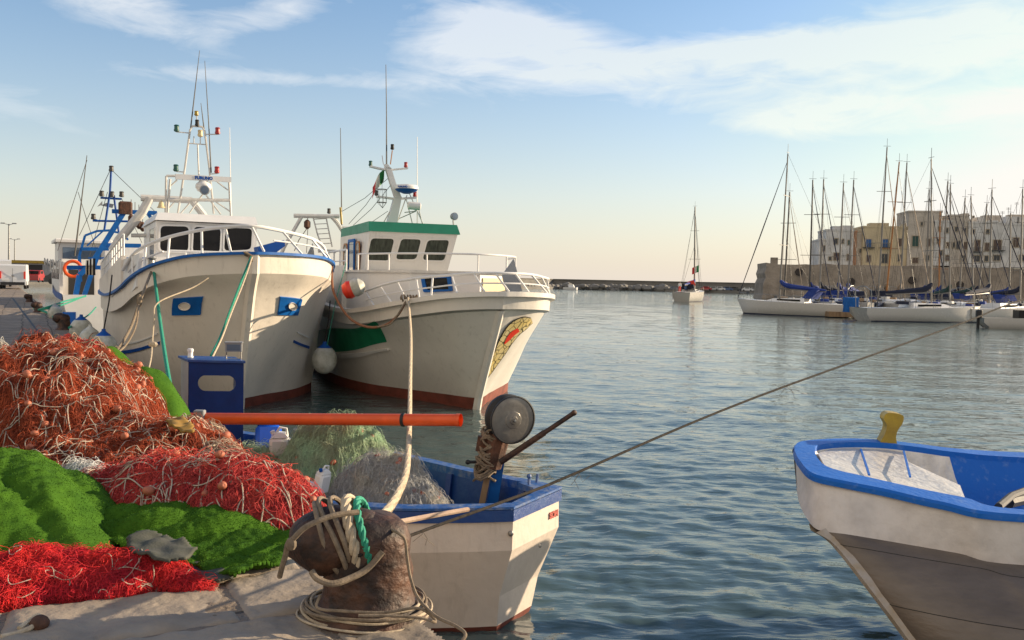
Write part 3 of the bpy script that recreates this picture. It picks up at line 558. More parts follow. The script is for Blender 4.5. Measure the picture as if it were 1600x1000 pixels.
    if D < 120:          # deck gear: coiled lines, liferaft box, stern arch
        gr_ = random.Random(int(px)*7+3)
        for _ in range(5):
            gm = MB(); gx = gr_.uniform(-.3,.3)*B_; gy = gr_.uniform(-.45,.3)*L_; gm.bbox((gx*.6,gy,free+.5+gr_.uniform(-.2,.1)),(gr_.uniform(.25,.7),gr_.uniform(.3,.9),gr_.uniform(.15,.35)),.04,gr_.random()); gm.build('deck_gear', M[gr_.choice(['ydeck','navysail','bluesail','tansail','wood'])], t)
        ar = MB(); ya = -L_/2+.5; ar.tube([(-B_*.32,ya,free),(-B_*.32,ya-.1,free+1.4),(-B_*.1,ya-.15,free+1.75),(B_*.1,ya-.15,free+1.75),(B_*.32,ya-.1,free+1.4),(B_*.32,ya,free)],.03,5); ar.build('stern_arch', M['steel'], t)
    return t
YB = 90
sailboat(1240,492,86,(1231,240),1219,54,11.3,3.7,1.15,'white sloop nearest left with blue boom cover and pointed bow towards the open water','bluesail','mast',deck2='bluesail')
sailboat(1437,500,76,(1455,248),1455,-78,11.5,3.5,1.1,'white sloop broadside in front with plain dark boom cover and long low cabin','navysail','mast')
sailboat(1560,500,80,(1550,296),1546,-60,11.5,3.5,1.15,'pale grey hulled sloop right of the broadside sloop with dark boom cover','navysail','mast')
SB = [(1262,484,94,(1234,300),1226,158,10.5,3.3,1.1,'sloop with short dark mast crossing the tall mast of the nearest left sloop','tansail','mastd',None),
(1296,486,93,(1270,281),1265,163,11,3.4,1.1,'sloop with thin dark mast standing alone left of the white houses','bluesail','mastd','bluesail'),
(1312,488,92,(1287,280),1281,165,11,3.4,1.15,'sloop with thin dark mast just left of the stepped white house','navysail','mast','bluesail'),
(1340,487,93,(1318,286),1310,168,11,3.4,1.1,'sloop whose mast stands left of centre before the white house','bluesail','mast','navysail'),
(1352,486,95,(1334,281),1325,170,11.5,3.5,1.1,'sloop whose grey mast covers the pink house','bluesail','mast',None),
(1385,486,95,(1386,230),1373,172,13.5,4.0,1.2,'largest moored sloop with the tallest mast before the yellow house','tansail','mast','navysail'),
(1402,485,97,(1405,253),1386,174,12,3.8,1.2,'classic yacht with varnished orange wooden mast before the yellow house','tansail','mastw',None),
(1420,484,96,(1417,254),1407,176,12.5,3.8,1.2,'sloop with tan boom cover just left of the tall stone house','tansail','mast',None),
(1448,484,98,(1452,296),1447,178,11,3.4,1.1,'sloop half hidden behind the front sloop, slim mast before tall stone house','bluesail','mast','bluesail'),
(1468,483,100,(1469,330),1467,180,9,3.0,1.0,'small yacht with short mustard coloured wooden mast','bluesail','mastw',None),
(1482,484,96,(1481,283),1472,182,11.5,3.5,1.1,'sloop with leaning white mast before the curved white house','bluesail','mast','navysail'),
(1493,486,90,(1485,288),1484,184,11.5,3.5,1.1,'sloop with green boom cover behind the front sloop stern','greensail','mast',None),
(1508,484,100,(1508,309),1500,186,10.5,3.3,1.1,'sloop with thin mast before the beige topped block','navysail','mast',None),
(1522,485,93,(1517,306),1520,187,11,3.4,1.1,'sloop with pale grey mast left of the tall brown doors','greensail','mast','bluesail'),
(1535,484,99,(1542,318),1530,188,10.5,3.3,1.1,'sloop with mast leaning right across the long white house','navysail','mast',None),
(1568,484,97,(1579,333),1577,190,10,3.2,1.1,'small sloop with pale mast before the far right house','bluesail','mast',None),
(1592,486,88,(1598,295),1594,192,11.5,3.5,1.1,'sloop at the right edge with a thin mast cut by the frame','navysail','mast','bluesail')]
for a in SB: sailboat(*a[:3],a[3],a[4],a[5],a[6],a[7],a[8],a[9],a[10],a[11],deck2=a[12],furl=(a[1]%2==0))
# pontoon with a blue locker, motor boat at the right edge, round board hung on the nearest sloop
a = atz(1290,492,0.2); b = atz(1352,494,.2); m = MB(); m.bar(Vector((a.x,a.y,.3)),Vector((b.x,b.y+1,.3)),2.2,.45); m.bar(Vector((b.x,b.y,.3)),Vector((b.x+60,b.y+9,.3)),2.2,.45)
tag(m.build('pontoon',M['wood'],smooth=False),'low brown wooden pontoon between the moored sailing boats','pontoon')
P = atz(1329,488,.5); m = MB(); m.bbox((P.x,P.y,P.z+.65),(1.3,.7,1.4),.05,.3); tag(m.build('locker',M['bluemid']),'bright blue locker box standing on the wooden pontoon','locker')
P = atD(1304,482,85); m = MB(); m.lathe([(.45,0),(.5,.06),(.45,.12)],P,(-.25,-1,.1),20,1,1.15); tag(m.build('horseshoe_buoy',M['plastic']),'round white lifebuoy case at the stern of the nearest left sloop','lifebuoy')
P = atz(1592,514,0)
t = thing('motor_boat','small white motor boat with dark outboard cut by the right edge','motor boat',P,math.radians(-100))
m = MB(); R = hullmesh(5.2,2.0,.75,.85,.8); m.grid([[Vector(p) for p in r] for r in R]); m.grid([[Vector((-p[0],p[1],p[2])) for p in r] for r in R], flip=True); s = R[0]; m.add([p for p in s]+[(-p[0],p[1],p[2]) for p in s[::-1]], [tuple(range(10))]); m.grid([[Vector((-r[0][0],r[0][1],r[0][2]-.1)),Vector((r[0][0],r[0][1],r[0][2]-.1))] for r in R]); m.build('hull',M['yhull'],t,angle=50)
m = MB(); m.box((0,0,1.05),(1.2,.5,.6)); m.build('console',M['glass'],t); m = MB(); m.bbox((0,-2.7,1.0),(.45,.4,.6),.08); m.bar((0,-2.75,.75),(0,-2.75,-.3),.16); m.build('outboard_motor',M['black'],t)
# ---- people
def person(name, label, P, rz, shirt, pants, pose='stand', S=1.0):
    J = {'pel':(0,0,.93),'waist':(0,0,1.08),'chest':(0,0,1.32),'neck':(0,0,1.47),'head':(0,.015,1.58),'top':(0,.01,1.72)}
    if pose == 'sit': J = {k:(v[0],v[1],v[2]-.43) for k,v in J.items()}
    E = [('pel','waist'),('waist','chest'),('chest','neck'),('neck','head'),('head','top')]; Rr = {'pel':.155,'waist':.13,'chest':.165,'neck':.06,'head':.095,'top':.07}
    for s, n in ((-1,'L'),(1,'R')):
        if pose == 'sit': legs = [(.1*s,.05,.5),(.12*s,.45,.52),(.12*s,.47,.1),(.12*s,.6,.05)]
        else: legs = [(.1*s,0,.88),(.11*s,.02,.48),(.12*s,-.01,.09),(.12*s,.14,.04)]
        dz = -.43 if pose == 'sit' else 0
        arms = [(.19*s,0,1.40+dz),(.26*s,-.02,1.13+dz),(.22*s,.18,.98+dz),(.2*s,.25,.95+dz)]
        for nm, pts, rr, root in (('l',legs,(.10,.065,.045,.04),'pel'),('a',arms,(.065,.045,.035,.04),'chest')):
            pk = root
            for i, p in enumerate(pts): k = nm+n+str(i); J[k] = p; Rr[k] = rr[i]; E.append((pk,k)); pk = k
    keys = list(J); me = bpy.data.meshes.new('person'); me.from_pydata([Vector(J[k])*S for k in keys],[(keys.index(a),keys.index(b)) for a,b in E],[])
    o = bpy.data.objects.new('tmp', me); COL.objects.link(o); md = o.modifiers.new('s','SKIN'); 
    for i,k in enumerate(keys): me.skin_vertices[0].data[i].radius = (Rr[k]*S,Rr[k]*S*(.75 if k in('pel','waist','chest') else 1))
    me.skin_vertices[0].data[0].use_root = True; o.modifiers.new('u','SUBSURF').levels = 1
    dg = bpy.context.evaluated_depsgraph_get(); m2 = bpy.data.meshes.new_from_object(o.evaluated_get(dg)); bpy.data.objects.remove(o)
    m2.materials.clear()
    b = bpy.data.objects.new(name, m2); COL.objects.link(b); m2.materials.append(M['skin']); m2.materials.append(shirt); m2.materials.append(pants)
    dz = -.43*S if pose=='sit' else 0
    for f in m2.polygons:
        z = f.center.z-dz; f.material_index = 2 if (z < .98*S or (pose=='sit' and f.center.z<.58*S)) and not (abs(f.center.x)>.17*S and z>.8*S) else (1 if z < 1.44*S else 0)
        if f.center.z < .12*S: f.material_index = 0
    m2.shade_smooth(); b.location = P; b.rotation_euler = (0,0,rz); b['label'] = label; b['category'] = 'person'
    MW[b.name] = Matrix.Translation(Vector(P))@Matrix.Rotation(rz,4,'Z')
    h = MB(); h.ball((0,-.005,1.64*S+dz),.112*S,8,(1,1.05,.95)); h.build('hair', M['black'], b)
    return b
# ---- the yacht leaving under bare mast, in the sun
YD = 150
yt = sailboat(1079,470,YD,(1086,323),1085,-25,12.5,4.0,1.5,'lone sunlit white yacht under bare mast in the middle of the harbour','bluesail','mast',group=None,deck2='navysail'); 
F0 = Frame((yt.location.x,yt.location.y),-25)
for k,(px,py,c,po,lb) in enumerate(((1062,452,'bred','stand','person in red trousers and white top standing at the yacht stern'),(1071,454,'navysail','sit','person in dark clothes sitting in the yacht cockpit beside the red canopy'),(1079,453,'bluesail','sit','person in pale blue shirt seated under the red awning of the yacht'))):
    P = atD(px,py,YD-4+k*1.5); P.z = 1.45; person('person',lb,P,2.9+k*.7,M['white'] if k==0 else M['carb'],M[c],po,1.0)
a, b, c, d = (atD(x,y,YD-2) for x,y in ((1074,441),(1084,438),(1087,446),(1078,448)))
m = MB(); m.prism([a,b,c,d],(.3,1.8,.1)); tag(m.build('awning',M['bred'],smooth=False),'sunlit orange red canvas awning over the cockpit of the lone yacht','awning')
def flag(name, label, P, dx, cols, h=.8, w=1.1, rz=0):
    t = thing(name,label,'flag',P,rz)
    for i,c in enumerate(cols):
        G = [[Vector((dx*(i+k/3)*w/3, .09*math.sin((i+k/3)*2.2+j*.5), j*h/4-(i+k/3)**1.3*.11)) for k in range(4)] for j in range(5)]
        m = MB(); m.grid(G); m.grid([[p+Vector((0,.004,0)) for p in r] for r in G],flip=True); m.build('stripe',c,t)
    return t
fg, fw, fr = mat('flag_green',(.02,.22,.06),.8), mat('flag_white',(.6,.58,.5),.8), mat('flag_red',(.5,.03,.03),.8)
flag('flag','small green white and red flag hanging on the lone yacht mast',atD(1092,425,YD-1),-1,(fg,fw,fr),1.1,1.1)
# ================================================================ TRAWLERS
class Hull:
    """side rails (outer surface) given as control polylines in local (b,s,z); groups = rails split at hard knuckles"""
    def __init__(s, F, groups, n=8, m=5):
        s.F = F; dense = []; s.rowstart = []
        for g in groups:
            R = [catmull(r, n) for r in g]; s.rowstart.append(len(dense)); C = len(R[0])
            cols = [catmull([r[c] for r in R], m) if len(R)>2 else [R[0][c].lerp(R[1][c],k/m) for k in range(m+1)] for c in range(C)]
            dense += [[cols[c][k] for c in range(C)] for k in range(len(cols[0]))]
        s.G = dense; s.nrow = len(dense)
        A = np.array([[tuple(F.w(p)) for p in r] for r in dense]); k = 6
        # upsampled lookup of image positions
        R_, C_ = A.shape[:2]; vi = np.linspace(0,R_-1,(R_-1)*k+1); ui = np.linspace(0,C_-1,(C_-1)*k+1)
        v0 = np.minimum(vi.astype(int),R_-2); fv = (vi-v0)[:,None,None]; u0 = np.minimum(ui.astype(int),C_-2); fu = (ui-u0)[None,:,None]
        B = A[v0][:,u0]*(1-fv)*(1-fu)+A[v0+1][:,u0]*fv*(1-fu)+A[v0][:,u0+1]*(1-fv)*fu+A[v0+1][:,u0+1]*fv*fu
        s.P = proj(B.reshape(-1,3)).reshape(B.shape[0],B.shape[1],2); s.k = k; s.Dp = B[:,:,1]
    def inv(s, px, py):
        d = ((s.P-np.array([px,py]))**2).sum(-1); i, j = np.unravel_index(np.argmin(d+4*(s.Dp-s.Dp.min())), d.shape)
        i = min(max(i,1),d.shape[0]-2); j = min(max(j,1),d.shape[1]-2); gu = (s.P[i,j+1]-s.P[i,j-1])/2; gv = (s.P[i+1,j]-s.P[i-1,j])/2; e = np.array([px,py])-s.P[i,j]
        det = gu[0]*gv[1]-gu[1]*gv[0]; a = b = 0
        if abs(det) > 1e-6: a = max(-2,min(2,(e[0]*gv[1]-e[1]*gv[0])/det)); b = max(-2,min(2,(gu[0]*e[1]-gu[1]*e[0])/det))
        return ((j+a)/s.k, (i+b)/s.k)
    def pos(s, u, v, off=0):
        C = len(s.G[0]); u = min(max(u,0),C-1.001); v = min(max(v,0),s.nrow-1.001); i, j = int(v), int(u); a, b = v-i, u-j
        G = s.G; p = (G[i][j]*(1-b)+G[i][j+1]*b)*(1-a)+(G[i+1][j]*(1-b)+G[i+1][j+1]*b)*a
        n = (G[i][j+1]-G[i][j]+G[i+1][j+1]-G[i+1][j]).cross(G[i+1][j]-G[i][j]+G[i+1][j+1]-G[i][j+1])
        if n.length < 1e-9: n = Vector((s.side,0,0))
        n.normalize()
        if n.x*s.side < 0: n = -n
        return p+n*off
    side = 1
    def patch(s, px4, off=.008, nu=16, nv=8):     # four photo corners TL TR BR BL on the hull skin
        c = [s.inv(*p) for p in px4]; G = []
        for j in range(nv+1):
            t = j/nv; a = [c[0][k]*(1-t)+c[3][k]*t for k in (0,1)]; b = [c[1][k]*(1-t)+c[2][k]*t for k in (0,1)]
            G.append([s.pos(a[0]*(1-q/nu)+b[0]*q/nu, a[1]*(1-q/nu)+b[1]*q/nu, off) for q in range(nu+1)])
        return G
def rim(m, pts, w, h, down=.0):             # rectangular capping swept along a polyline (top centre line)
    G = []
    for i, p in enumerate(pts):
        a = pts[max(0,i-1)]; b = pts[min(len(pts)-1,i+1)]; t = (b-a); t.z = 0; t.normalize(); n = Vector((t.y,-t.x,0))
        G.append([p+n*w/2+Vector((0,0,-h)), p+n*w/2, p-n*w/2, p-n*w/2+Vector((0,0,-h)), p+n*w/2+Vector((0,0,-h))])
    m.grid(G)
def window(root, F, pts, glass='glass', frame='white', r=.07, fw=.045, depth=.03, name='window'):
    P = [Vector(p) for p in pts]; n = (P[1]-P[0]).cross(P[3]-P[0]).normalized()
    cam_l = F.l(Vector((0,0,EYE)))
    if n.dot(cam_l-P[0]) < 0: n = -n
    c = sum(P,Vector())/4; inner = roundpoly(P, r); outer = [q+(q-c).normalized()*fw for q in inner]
    f = MB(); f.ring([q-n*.01 for q in inner],[q-n*.01 for q in outer], n*depth); fo = f.build(name, M[frame], root)
    g = MB(); g.prism([q+n*.004 for q in inner], n*.008); g.build('glass', M[glass], fo, smooth=False)
    return fo
def lampfix(m, p, r=.07, h=.17): m.lathe([(r*.6,0),(r,.02),(r,h*.35),(r*.85,h*.4),(r*.85,h*.8),(r,h*.85),(r*.7,h)], p, (0,0,1), 10)
def text_mesh(s, size, mtl, parent, origin, xdir, up, name='lettering', ext=.004, bold=.0):
    cu = bpy.data.curves.new('t','FONT'); cu.body = s; cu.size = size; cu.extrude = ext; cu.offset = bold; cu.align_x = 'CENTER'; cu.align_y = 'CENTER'
    o = bpy.data.objects.new('t', cu); COL.objects.link(o); dg = bpy.context.evaluated_depsgraph_get(); me = bpy.data.meshes.new_from_object(o.evaluated_get(dg)); bpy.data.objects.remove(o)
    X = Vector(xdir).normalized(); Z = X.cross(Vector(up)).normalized(); Y = Z.cross(X); R = Matrix(((X.x,Y.x,Z.x,origin[0]),(X.y,Y.y,Z.y,origin[1]),(X.z,Y.z,Z.z,origin[2]),(0,0,0,1)))
    me.transform(R); me.materials.clear(); return link_mesh(name, me, mtl, parent, False, False)
def stanch(root, F, base, H, every, nm='bow_rail', r=.022, mid=(.5,), lean=None, mt='white', top=None):
    """railing on a base polyline: posts, top rail, mid rails"""
    m = MB(); lean = lean or Vector((0,0,0)); tp = top or [p+Vector((0,0,H))+lean for p in base]
    m.tube(tp, r*1.25, 7)
    for f in mid: m.tube([a.lerp(b,f) for a,b in zip(base,tp)], r*.7, 6)
    for i in range(0,len(base),every): m.tube([base[i],tp[i]], r, 6)
    return m.build(nm, M[mt], root)

# ---------------------------------------------------------------- trawler 1 (blue capping, cream hull)
T1 = Frame((-4.62,16.3),26)
t1 = thing('fishing_boat','large cream steel trawler with blue gunwale capping moored bow-on against the quay','fishing boat',(T1.o.x,T1.o.y,0),T1.th)
def side1(sg):
    S = [0,.12,.5,1,1.5,2.1,2.8,4,6,9,15]
    bb = [0,.32,1.02,1.48,1.74,1.95,2.12,2.38,2.55,2.6,2.3] if sg>0 else [0,.32,1.02,1.48,1.74,1.92,2.05,2.18,2.25,2.25,2.0]
    zz = [3.0,3.01,3.0,2.97,2.92,2.87,2.80,2.70,2.5,2.3,2.2] if sg>0 else [3.0,2.99,2.93,2.80,2.66,2.49,2.30,2.16,2.1,2.1,2.1]
    zk = [z-.36 for z in zz]
    def rail(sc, zf, sh): return [(sg*b*k, s+sh*q, z) for (s,b,k,z,q) in zip(S,bb,sc,zf,[1,1,.9,.8,.65,.5,.35,.15,0,0,0])]
    top = rail([1]*11, zz, 0); kn = rail([1]*11, zk, .05)
    l1 = rail([1,.86,.86,.88,.90,.92,.94,.96,.97,.98,.98], [2.2,2.2,2.2,2.2,2.2,2.15,1.95,1.95,1.95,1.9,1.9], .42)
    l2 = rail([1,.60,.62,.68,.75,.82,.87,.92,.95,.97,.97], [1.35]*11, .85)
    l3 = rail([1,.36,.42,.52,.64,.75,.82,.90,.94,.96,.96], [.72]*11, 1.15)
    wl = rail([1,.20,.30,.42,.56,.69,.78,.87,.92,.94,.94], [.2]*11, 1.42)
    wb = rail([1,.16,.26,.38,.53,.66,.76,.85,.90,.93,.93], [-.1]*11, 1.52)
    kl = rail([1,.05,.10,.2,.35,.5,.6,.7,.8,.8,.8], [-.6]*11, 1.7)
    h = Hull(T1, [[top,kn],[kn,l1,l2,l3,wl],[wl,wb,kl]]); h.side = sg; return h, top
H1R, top1R = side1(1); H1L, top1L = side1(-1)
def build_hull(t, HL, HR, hm, stemx=None):
    m = MB(); rs = HR.rowstart
    for h in (HL,HR): m.grid(h.G[:rs[2]], flip=(h.side>0))
    ho = m.build('hull', hm, t, angle=28)
    m = MB()
    for h in (HL,HR): m.grid(h.G[rs[2]:], flip=(h.side>0))
    for h in (HL,HR): pass
    a = [r[-1] for r in HL.G]; b = [r[-1] for r in HR.G]; 
    m.build('boot_top', M['red'], t, angle=28)
    m = MB(); m.grid([a,b]); m.build('transom', hm, t)
    return ho
build_hull(t1, H1L, H1R, M['hullwhite'])
m = MB(); cl = catmull(top1L,8); cr = catmull(top1R,8)
rim(m, [p+Vector((0,0,.03)) for p in cl[::-1]+cr[1:]], .14, .05); m.build('gunwale_capping', M['bluemid'], t1)
m = MB(); k = len(cl)
m.grid([[Vector((a.x*.95,a.y+.08,a.z-.0)) for a in cl],[Vector((a.x*.93,a.y+.1,a.z-.28)) for a in cl]]); m.grid([[Vector((a.x*.95,a.y+.08,a.z-.0)) for a in cr],[Vector((a.x*.93,a.y+.1,a.z-.28)) for a in cr]]); m.grid([[Vector((a.x*.93,a.y+.1,a.z-.28)) for a in cl],[Vector((a.x*.93,a.y+.1,a.z-.28)) for a in cr]]); m.build('deck', M['white'], t1)
# stem bar
m = MB(); st = [r[0] for r in H1R.G]; G = [[p+Vector((-.10,.03,0)),p+Vector((-.045,-.05,0)),p+Vector((.045,-.05,0)),p+Vector((.10,.03,0))] for p in st]; m.grid(G); m.build('stem', M['hullwhite'], t1, angle=20)
def hawse(t, H, quad, mt, cx, cy):
    G = H.patch(quad, .03, 12, 8); b = MB(); b.grid(G); n = [G[0], G[-1], [r[0] for r in G], [r[-1] for r in G]]
    G0 = H.patch(quad, -.02, 12, 8)
    for e, e0 in ((G[0],G0[0]),(G[-1],G0[-1]),([r[0] for r in G],[r[0] for r in G0]),([r[-1] for r in G],[r[-1] for r in G0])): b.grid([e,e0])
    o = b.build('hawse_plate', mt, t, angle=40)
    c = G[4][6]; u = (G[4][9]-G[4][3]); v = (G[7][6]-G[1][6]); e = MB()
    nn = u.cross(v).normalized(); nn = nn if nn.x*H.side>0 or True else -nn
    cl_ = T1.l(Vector((0,0,EYE)))-c if H.F is T1 else T2.l(Vector((0,0,EYE)))-c
    if nn.dot(cl_) < 0: nn = -nn
    u *= .36; v *= .26; ring_ = [c+nn*.004+u*math.cos(q)*1+v*math.sin(q)+(u*.18*math.sin(q)) for q in np.linspace(0,2*math.pi,24,endpoint=False)]
    e.prism(ring_, nn*.006); e.ring([p for p in ring_],[c+nn*.004+(p-c)*1.14 for p in ring_], nn*.02); e.build('hawse_hole', M['hullwhite'], o, smooth=False)
hawse(t1, H1L, [(272,466),(318,463),(314,491),(270,492)], M['bluemid'], 0, 0)
hawse(t1, H1R, [(437,463),(471,467),(464,492),(433,491)], M['bluemid'], 0, 0)
def strip(t, H, quad, mt, name, off=.02):
    G = H.patch(quad, off, 14, 2); G0 = H.patch(quad, -.01, 14, 2); b = MB(); b.grid(G); b.grid([G[0],G0[0]]); b.grid([G[-1],G0[-1]]); b.grid([[r[-1] for r in G],[r[-1] for r in G0]]); b.grid([[r[0] for r in G],[r[0] for r in G0]]); return b.build(name, mt, t, angle=40)
strip(t1, H1L, [(190,548),(250,533),(250,538),(190,553)], M['blue'], 'rubbing_strake')
strip(t1, H1L, [(176,537),(247,520),(247,522),(176,540)], M['white'], 'spray_strip')
strip(t1, H1R, [(459,531),(483,541),(482,545),(458,535)], M['blue'], 'rubbing_strake')
strip(t1, H1R, [(464,518),(482,526),(482,528),(464,520)], M['white'], 'spray_strip')
# raised side wall aft on the quay side, with windows
m = MB(); pl = [Vector((-2.07,2.8,2.26)),Vector((-2.20,4,2.1)),Vector((-2.27,6,2.05)),Vector((-2.27,9,2.05)),Vector((-2.2,12,2.05))]
ph = [2.94,2.72,2.55,2.45,2.4]; G = [[p for p in pl],[Vector((p.x,p.y,h)) for p,h in zip(pl,ph)],[Vector((p.x+.1,p.y,h)) for p,h in zip(pl,ph)],[Vector((p.x+.1,p.y,2.1)) for p in pl]]; m.grid(G); m.add([G[0][0],G[1][0],G[2][0],G[3][0]],[(0,1,2,3)])
sw = m.build('side_bulwark', M['hullwhite'], t1, angle=30)
for s in (5.0,6.6,8.4):
    q = MB(); q.box((-2.51-.03*(s-5)/1.5,s,2.72),(.05,.34,.36),rz=.06); q.build('side_window', M['glass'], sw, smooth=False)
stanch(t1, T1, catmull([Vector((p.x+.05,p.y,h)) for p,h in zip(pl,ph)],4), .42, 1, 'side_rail', .018, (.5,))
# light blue inner bulwark at the break
m = MB(); a = [Vector((-1.86,1.75,2.35)),Vector((-2.04,2.85,2.0)),Vector((-2.04,2.85,2.86)),Vector((-1.80,1.75,2.98))]; m.prism(a,(.06,0,0)); m.build('break_bulwark', M['white'], t1, smooth=False)
# bow rail
tp = [T1.ys(px,py,s) for px,py,s in ((192,422,2.6),(207,399,2.2),(228,384,1.75),(265,370,1.2),(315,359,.7),(352,355,.35),(393,353,.12),(441,361,.45),(487,373,1.15),(505,385,1.9),(510,400,2.5),(508,420,2.9))]
tp = catmull(tp,3); bs = []
allg = cl[::-1]+cr[1:]
for p in tp: q = min(allg, key=lambda g: (g.x-p.x)**2+(g.y-p.y)**2); bs.append(q+Vector((0,0,.03)))
m = MB(); m.tube(tp,.034,8)
for i in range(3,len(tp)-2,3): m.tube([bs[min(i+1,len(bs)-1)], tp[i]],.022,6)
m.tube([a.lerp(b,.42) for a,b in zip(bs,tp)][2:10],.016,6); m.tube([a.lerp(b,.5) for a,b in zip(bs,tp)][20:-1],.016,6)
m.build('bow_rail', M['white'], t1)
# inner breakwater rail on deck
m = MB(); base = [T1.ys(px,398,2.4) for px in (262,290,330,372,405,435)]; z1 = base[0].z+.35
bar_ = [T1.ys(px,py,2.4) for px,py in ((262,392),(300,378),(350,370),(376,374),(384,355),(388,340))]
m.tube([Vector((b.x,2.4,2.9)) for b in base],.02,6)
for b in base: m.tube([Vector((b.x,2.4,2.3)),Vector((b.x,2.4,3.05))],.018,6)
m.tube([Vector((b.x,2.4,3.06)) for b in base],.022,6); m.build('inner_rail', M['white'], t1)
# wheelhouse
SW = 4.6
def W1(px,py,s=SW): return T1.ys(px,py,s)
wl_, wr_ = W1(244,392), W1(401,392); wt = W1(245,345).z; 
m = MB(); f = [Vector((wl_.x,SW,2.0)),Vector((wr_.x,SW,2.0)),Vector((wr_.x,SW+.02,wt)),Vector((wl_.x,SW+.02,wt))]; m.prism(f,(0,3.6,0)); wh = m.build('wheelhouse', M['white'], t1, smooth=False)
m = MB(); a, b = W1(242,346,SW-.12), W1(403,348,SW-.12); c, d = W1(247,334,SW+.12), W1(399,337,SW+.12)
zt = (c.z+d.z)/2; zb = (a.z+b.z)/2
m.add([(a.x,a.y,zb),(b.x,b.y,zb),(b.x,SW+3.9,zb),(a.x,SW+3.9,zb),(c.x,c.y,zt),(d.x,d.y,zt),(d.x,SW+3.7,zt),(c.x,SW+3.7,zt)],[(3,2,1,0),(4,5,6,7),(0,1,5,4),(1,2,6,5),(2,3,7,6),(3,0,4,7)]); m.build('roof', M['white'], t1, smooth=False)
for q in ([(251,353),(295,354),(294,393),(250,392)],[(303,354),(345,357),(343,395),(301,394)],[(352,356),(394,357),(392,390),(350,392)]):
    window(t1, T1, [W1(x,y,SW-.005) for x,y in q], 'glass','white',.1)
xb = wl_.x-.005
window(t1, T1, [(xb,SW+1.5,wt-.14),(xb,SW+.25,wt-.14),(xb,SW+.25,wt-.72),(xb,SW+1.5,wt-.72)],'glass','white',.08)
# gantry, radar frame, mast
SM = 5.6
def K(px,py,s=SM): return T1.ys(px,py,s)
def poly(m, pts, r, s=SM, n=7): m.tube([K(x,y,s) for x,y in pts], r, n)
m = MB(); poly(m,[(220,309),(262,311),(300,313)],.085,7.6,10); poly(m,[(234,310),(222,332),(205,352),(186,375),(176,392)],.11,7.6,10); poly(m,[(300,313),(318,336),(324,345)],.09,7.6,10); poly(m,[(205,368),(228,368)],.05,7.6); m.build('gantry', M['pipe'], t1)
m = MB()
for seg in ([(260,275),(259,332)],[(358,282),(361,338)],[(266,280),(262,333)]): poly(m,seg,.028)
poly(m,[(262,312),(358,313)],.04); poly(m,[(260,275),(275,275)],.03)
for seg in ([(264,293),(277,281)],[(356,297),(338,283)],[(359,330),(331,311)],[(282,334),(300,313)],[(345,335),(322,305)],[(296,333),(318,302)],[(276,312),(259,331)]): poly(m,seg,.017)
m.build('radar_frame', M['pipe'], t1)
m = MB(); poly(m,[(278,333),(289,262),(297,203),(301,197),(316,198),(320,205),(327,262),(334,334)],.024); poly(m,[(296,224),(321,226)],.014); poly(m,[(309,226),(311,280)],.018); poly(m,[(303,224),(303,213)],.012); poly(m,[(313,225),(313,212)],.012)
poly(m,[(275,206),(296,208)],.014); poly(m,[(320,210),(341,210)],.014); poly(m,[(275,268),(288,269)],.014); poly(m,[(330,272),(340,271)],.014); poly(m,[(308,197),(307,177)],.014)
mast1 = m.build('mast', M['pipe'], t1)
for nm, px, py, mk in (('navigation_light',276,206,'lgreen'),('navigation_light',340,210,'lred'),('navigation_light',275,268,'lgreen'),('navigation_light',339,271,'lred'),('navigation_light',308,198,'black'),('navigation_light',307,181,'yellow'),('navigation_light',313,214,'cream')):
    q = MB(); lampfix(q,K(px,py),.05 if py<200 else .062,.16 if py>190 else .11); q.build(nm, M[mk], mast1)
for pts in ([(298,200),(305,140),(312,79)],[(330,270),(326,190),(320,95)],[(319,202),(314,161)],[(361,336),(359,199)]):
    q = MB(); q.tube([K(x,y) for x,y in pts],[.016]+[.012]*(len(pts)-2)+[.006],5); q.build('whip_aerial', M['mastd'] if pts[0][0]<345 else M['white'], t1)
# radar bar scanner with lettering and its turning unit
a, b = K(274,276,SM-.25), K(361,281,SM-.25); X = (b-a).normalized(); 
m = MB(); m.bar(a,b,.10,.115,up=(0,1,0)); 
m = MB(); n_ = Vector((0,-1,0)); Zu = X.cross(Vector((0,1,0))).normalized(); Zu = -Zu if Zu.z<0 else Zu
m.box((a+b)/2,((b-a).length,.09,.115),ax=(X,Vector((0,1,0)),Zu)); sc_ = m.build('radar_scanner', M['white'], t1, smooth=False)
text_mesh('FURUNO', .095, M['blue'], sc_, (a+b)/2+Vector((0,-.05,-.003)), X, Zu, 'lettering', .002, .006)
c = K(318,292,SM-.2); m = MB(); m.lathe([(.06,.2),(.10,.12),(.17,.06),(.18,-.02),(.13,-.1),(.06,-.13)][::-1],c,(0,0,1),16); m.build('radar_turning_unit', M['white'], sc_)
c = K(320,297,SM-.45); m = MB(); m.lathe([(.06,.12),(.10,.06),(.115,0),(.10,-.01)][::-1],c,(.1,1,0),16); so_ = m.build('searchlight', M['grey'], t1); m = MB(); m.lathe([(.0,-.03),(.09,-.025),(.09,-.012)],c,(.1,1,0),16); m.build('lens', M['glassb'], so_)
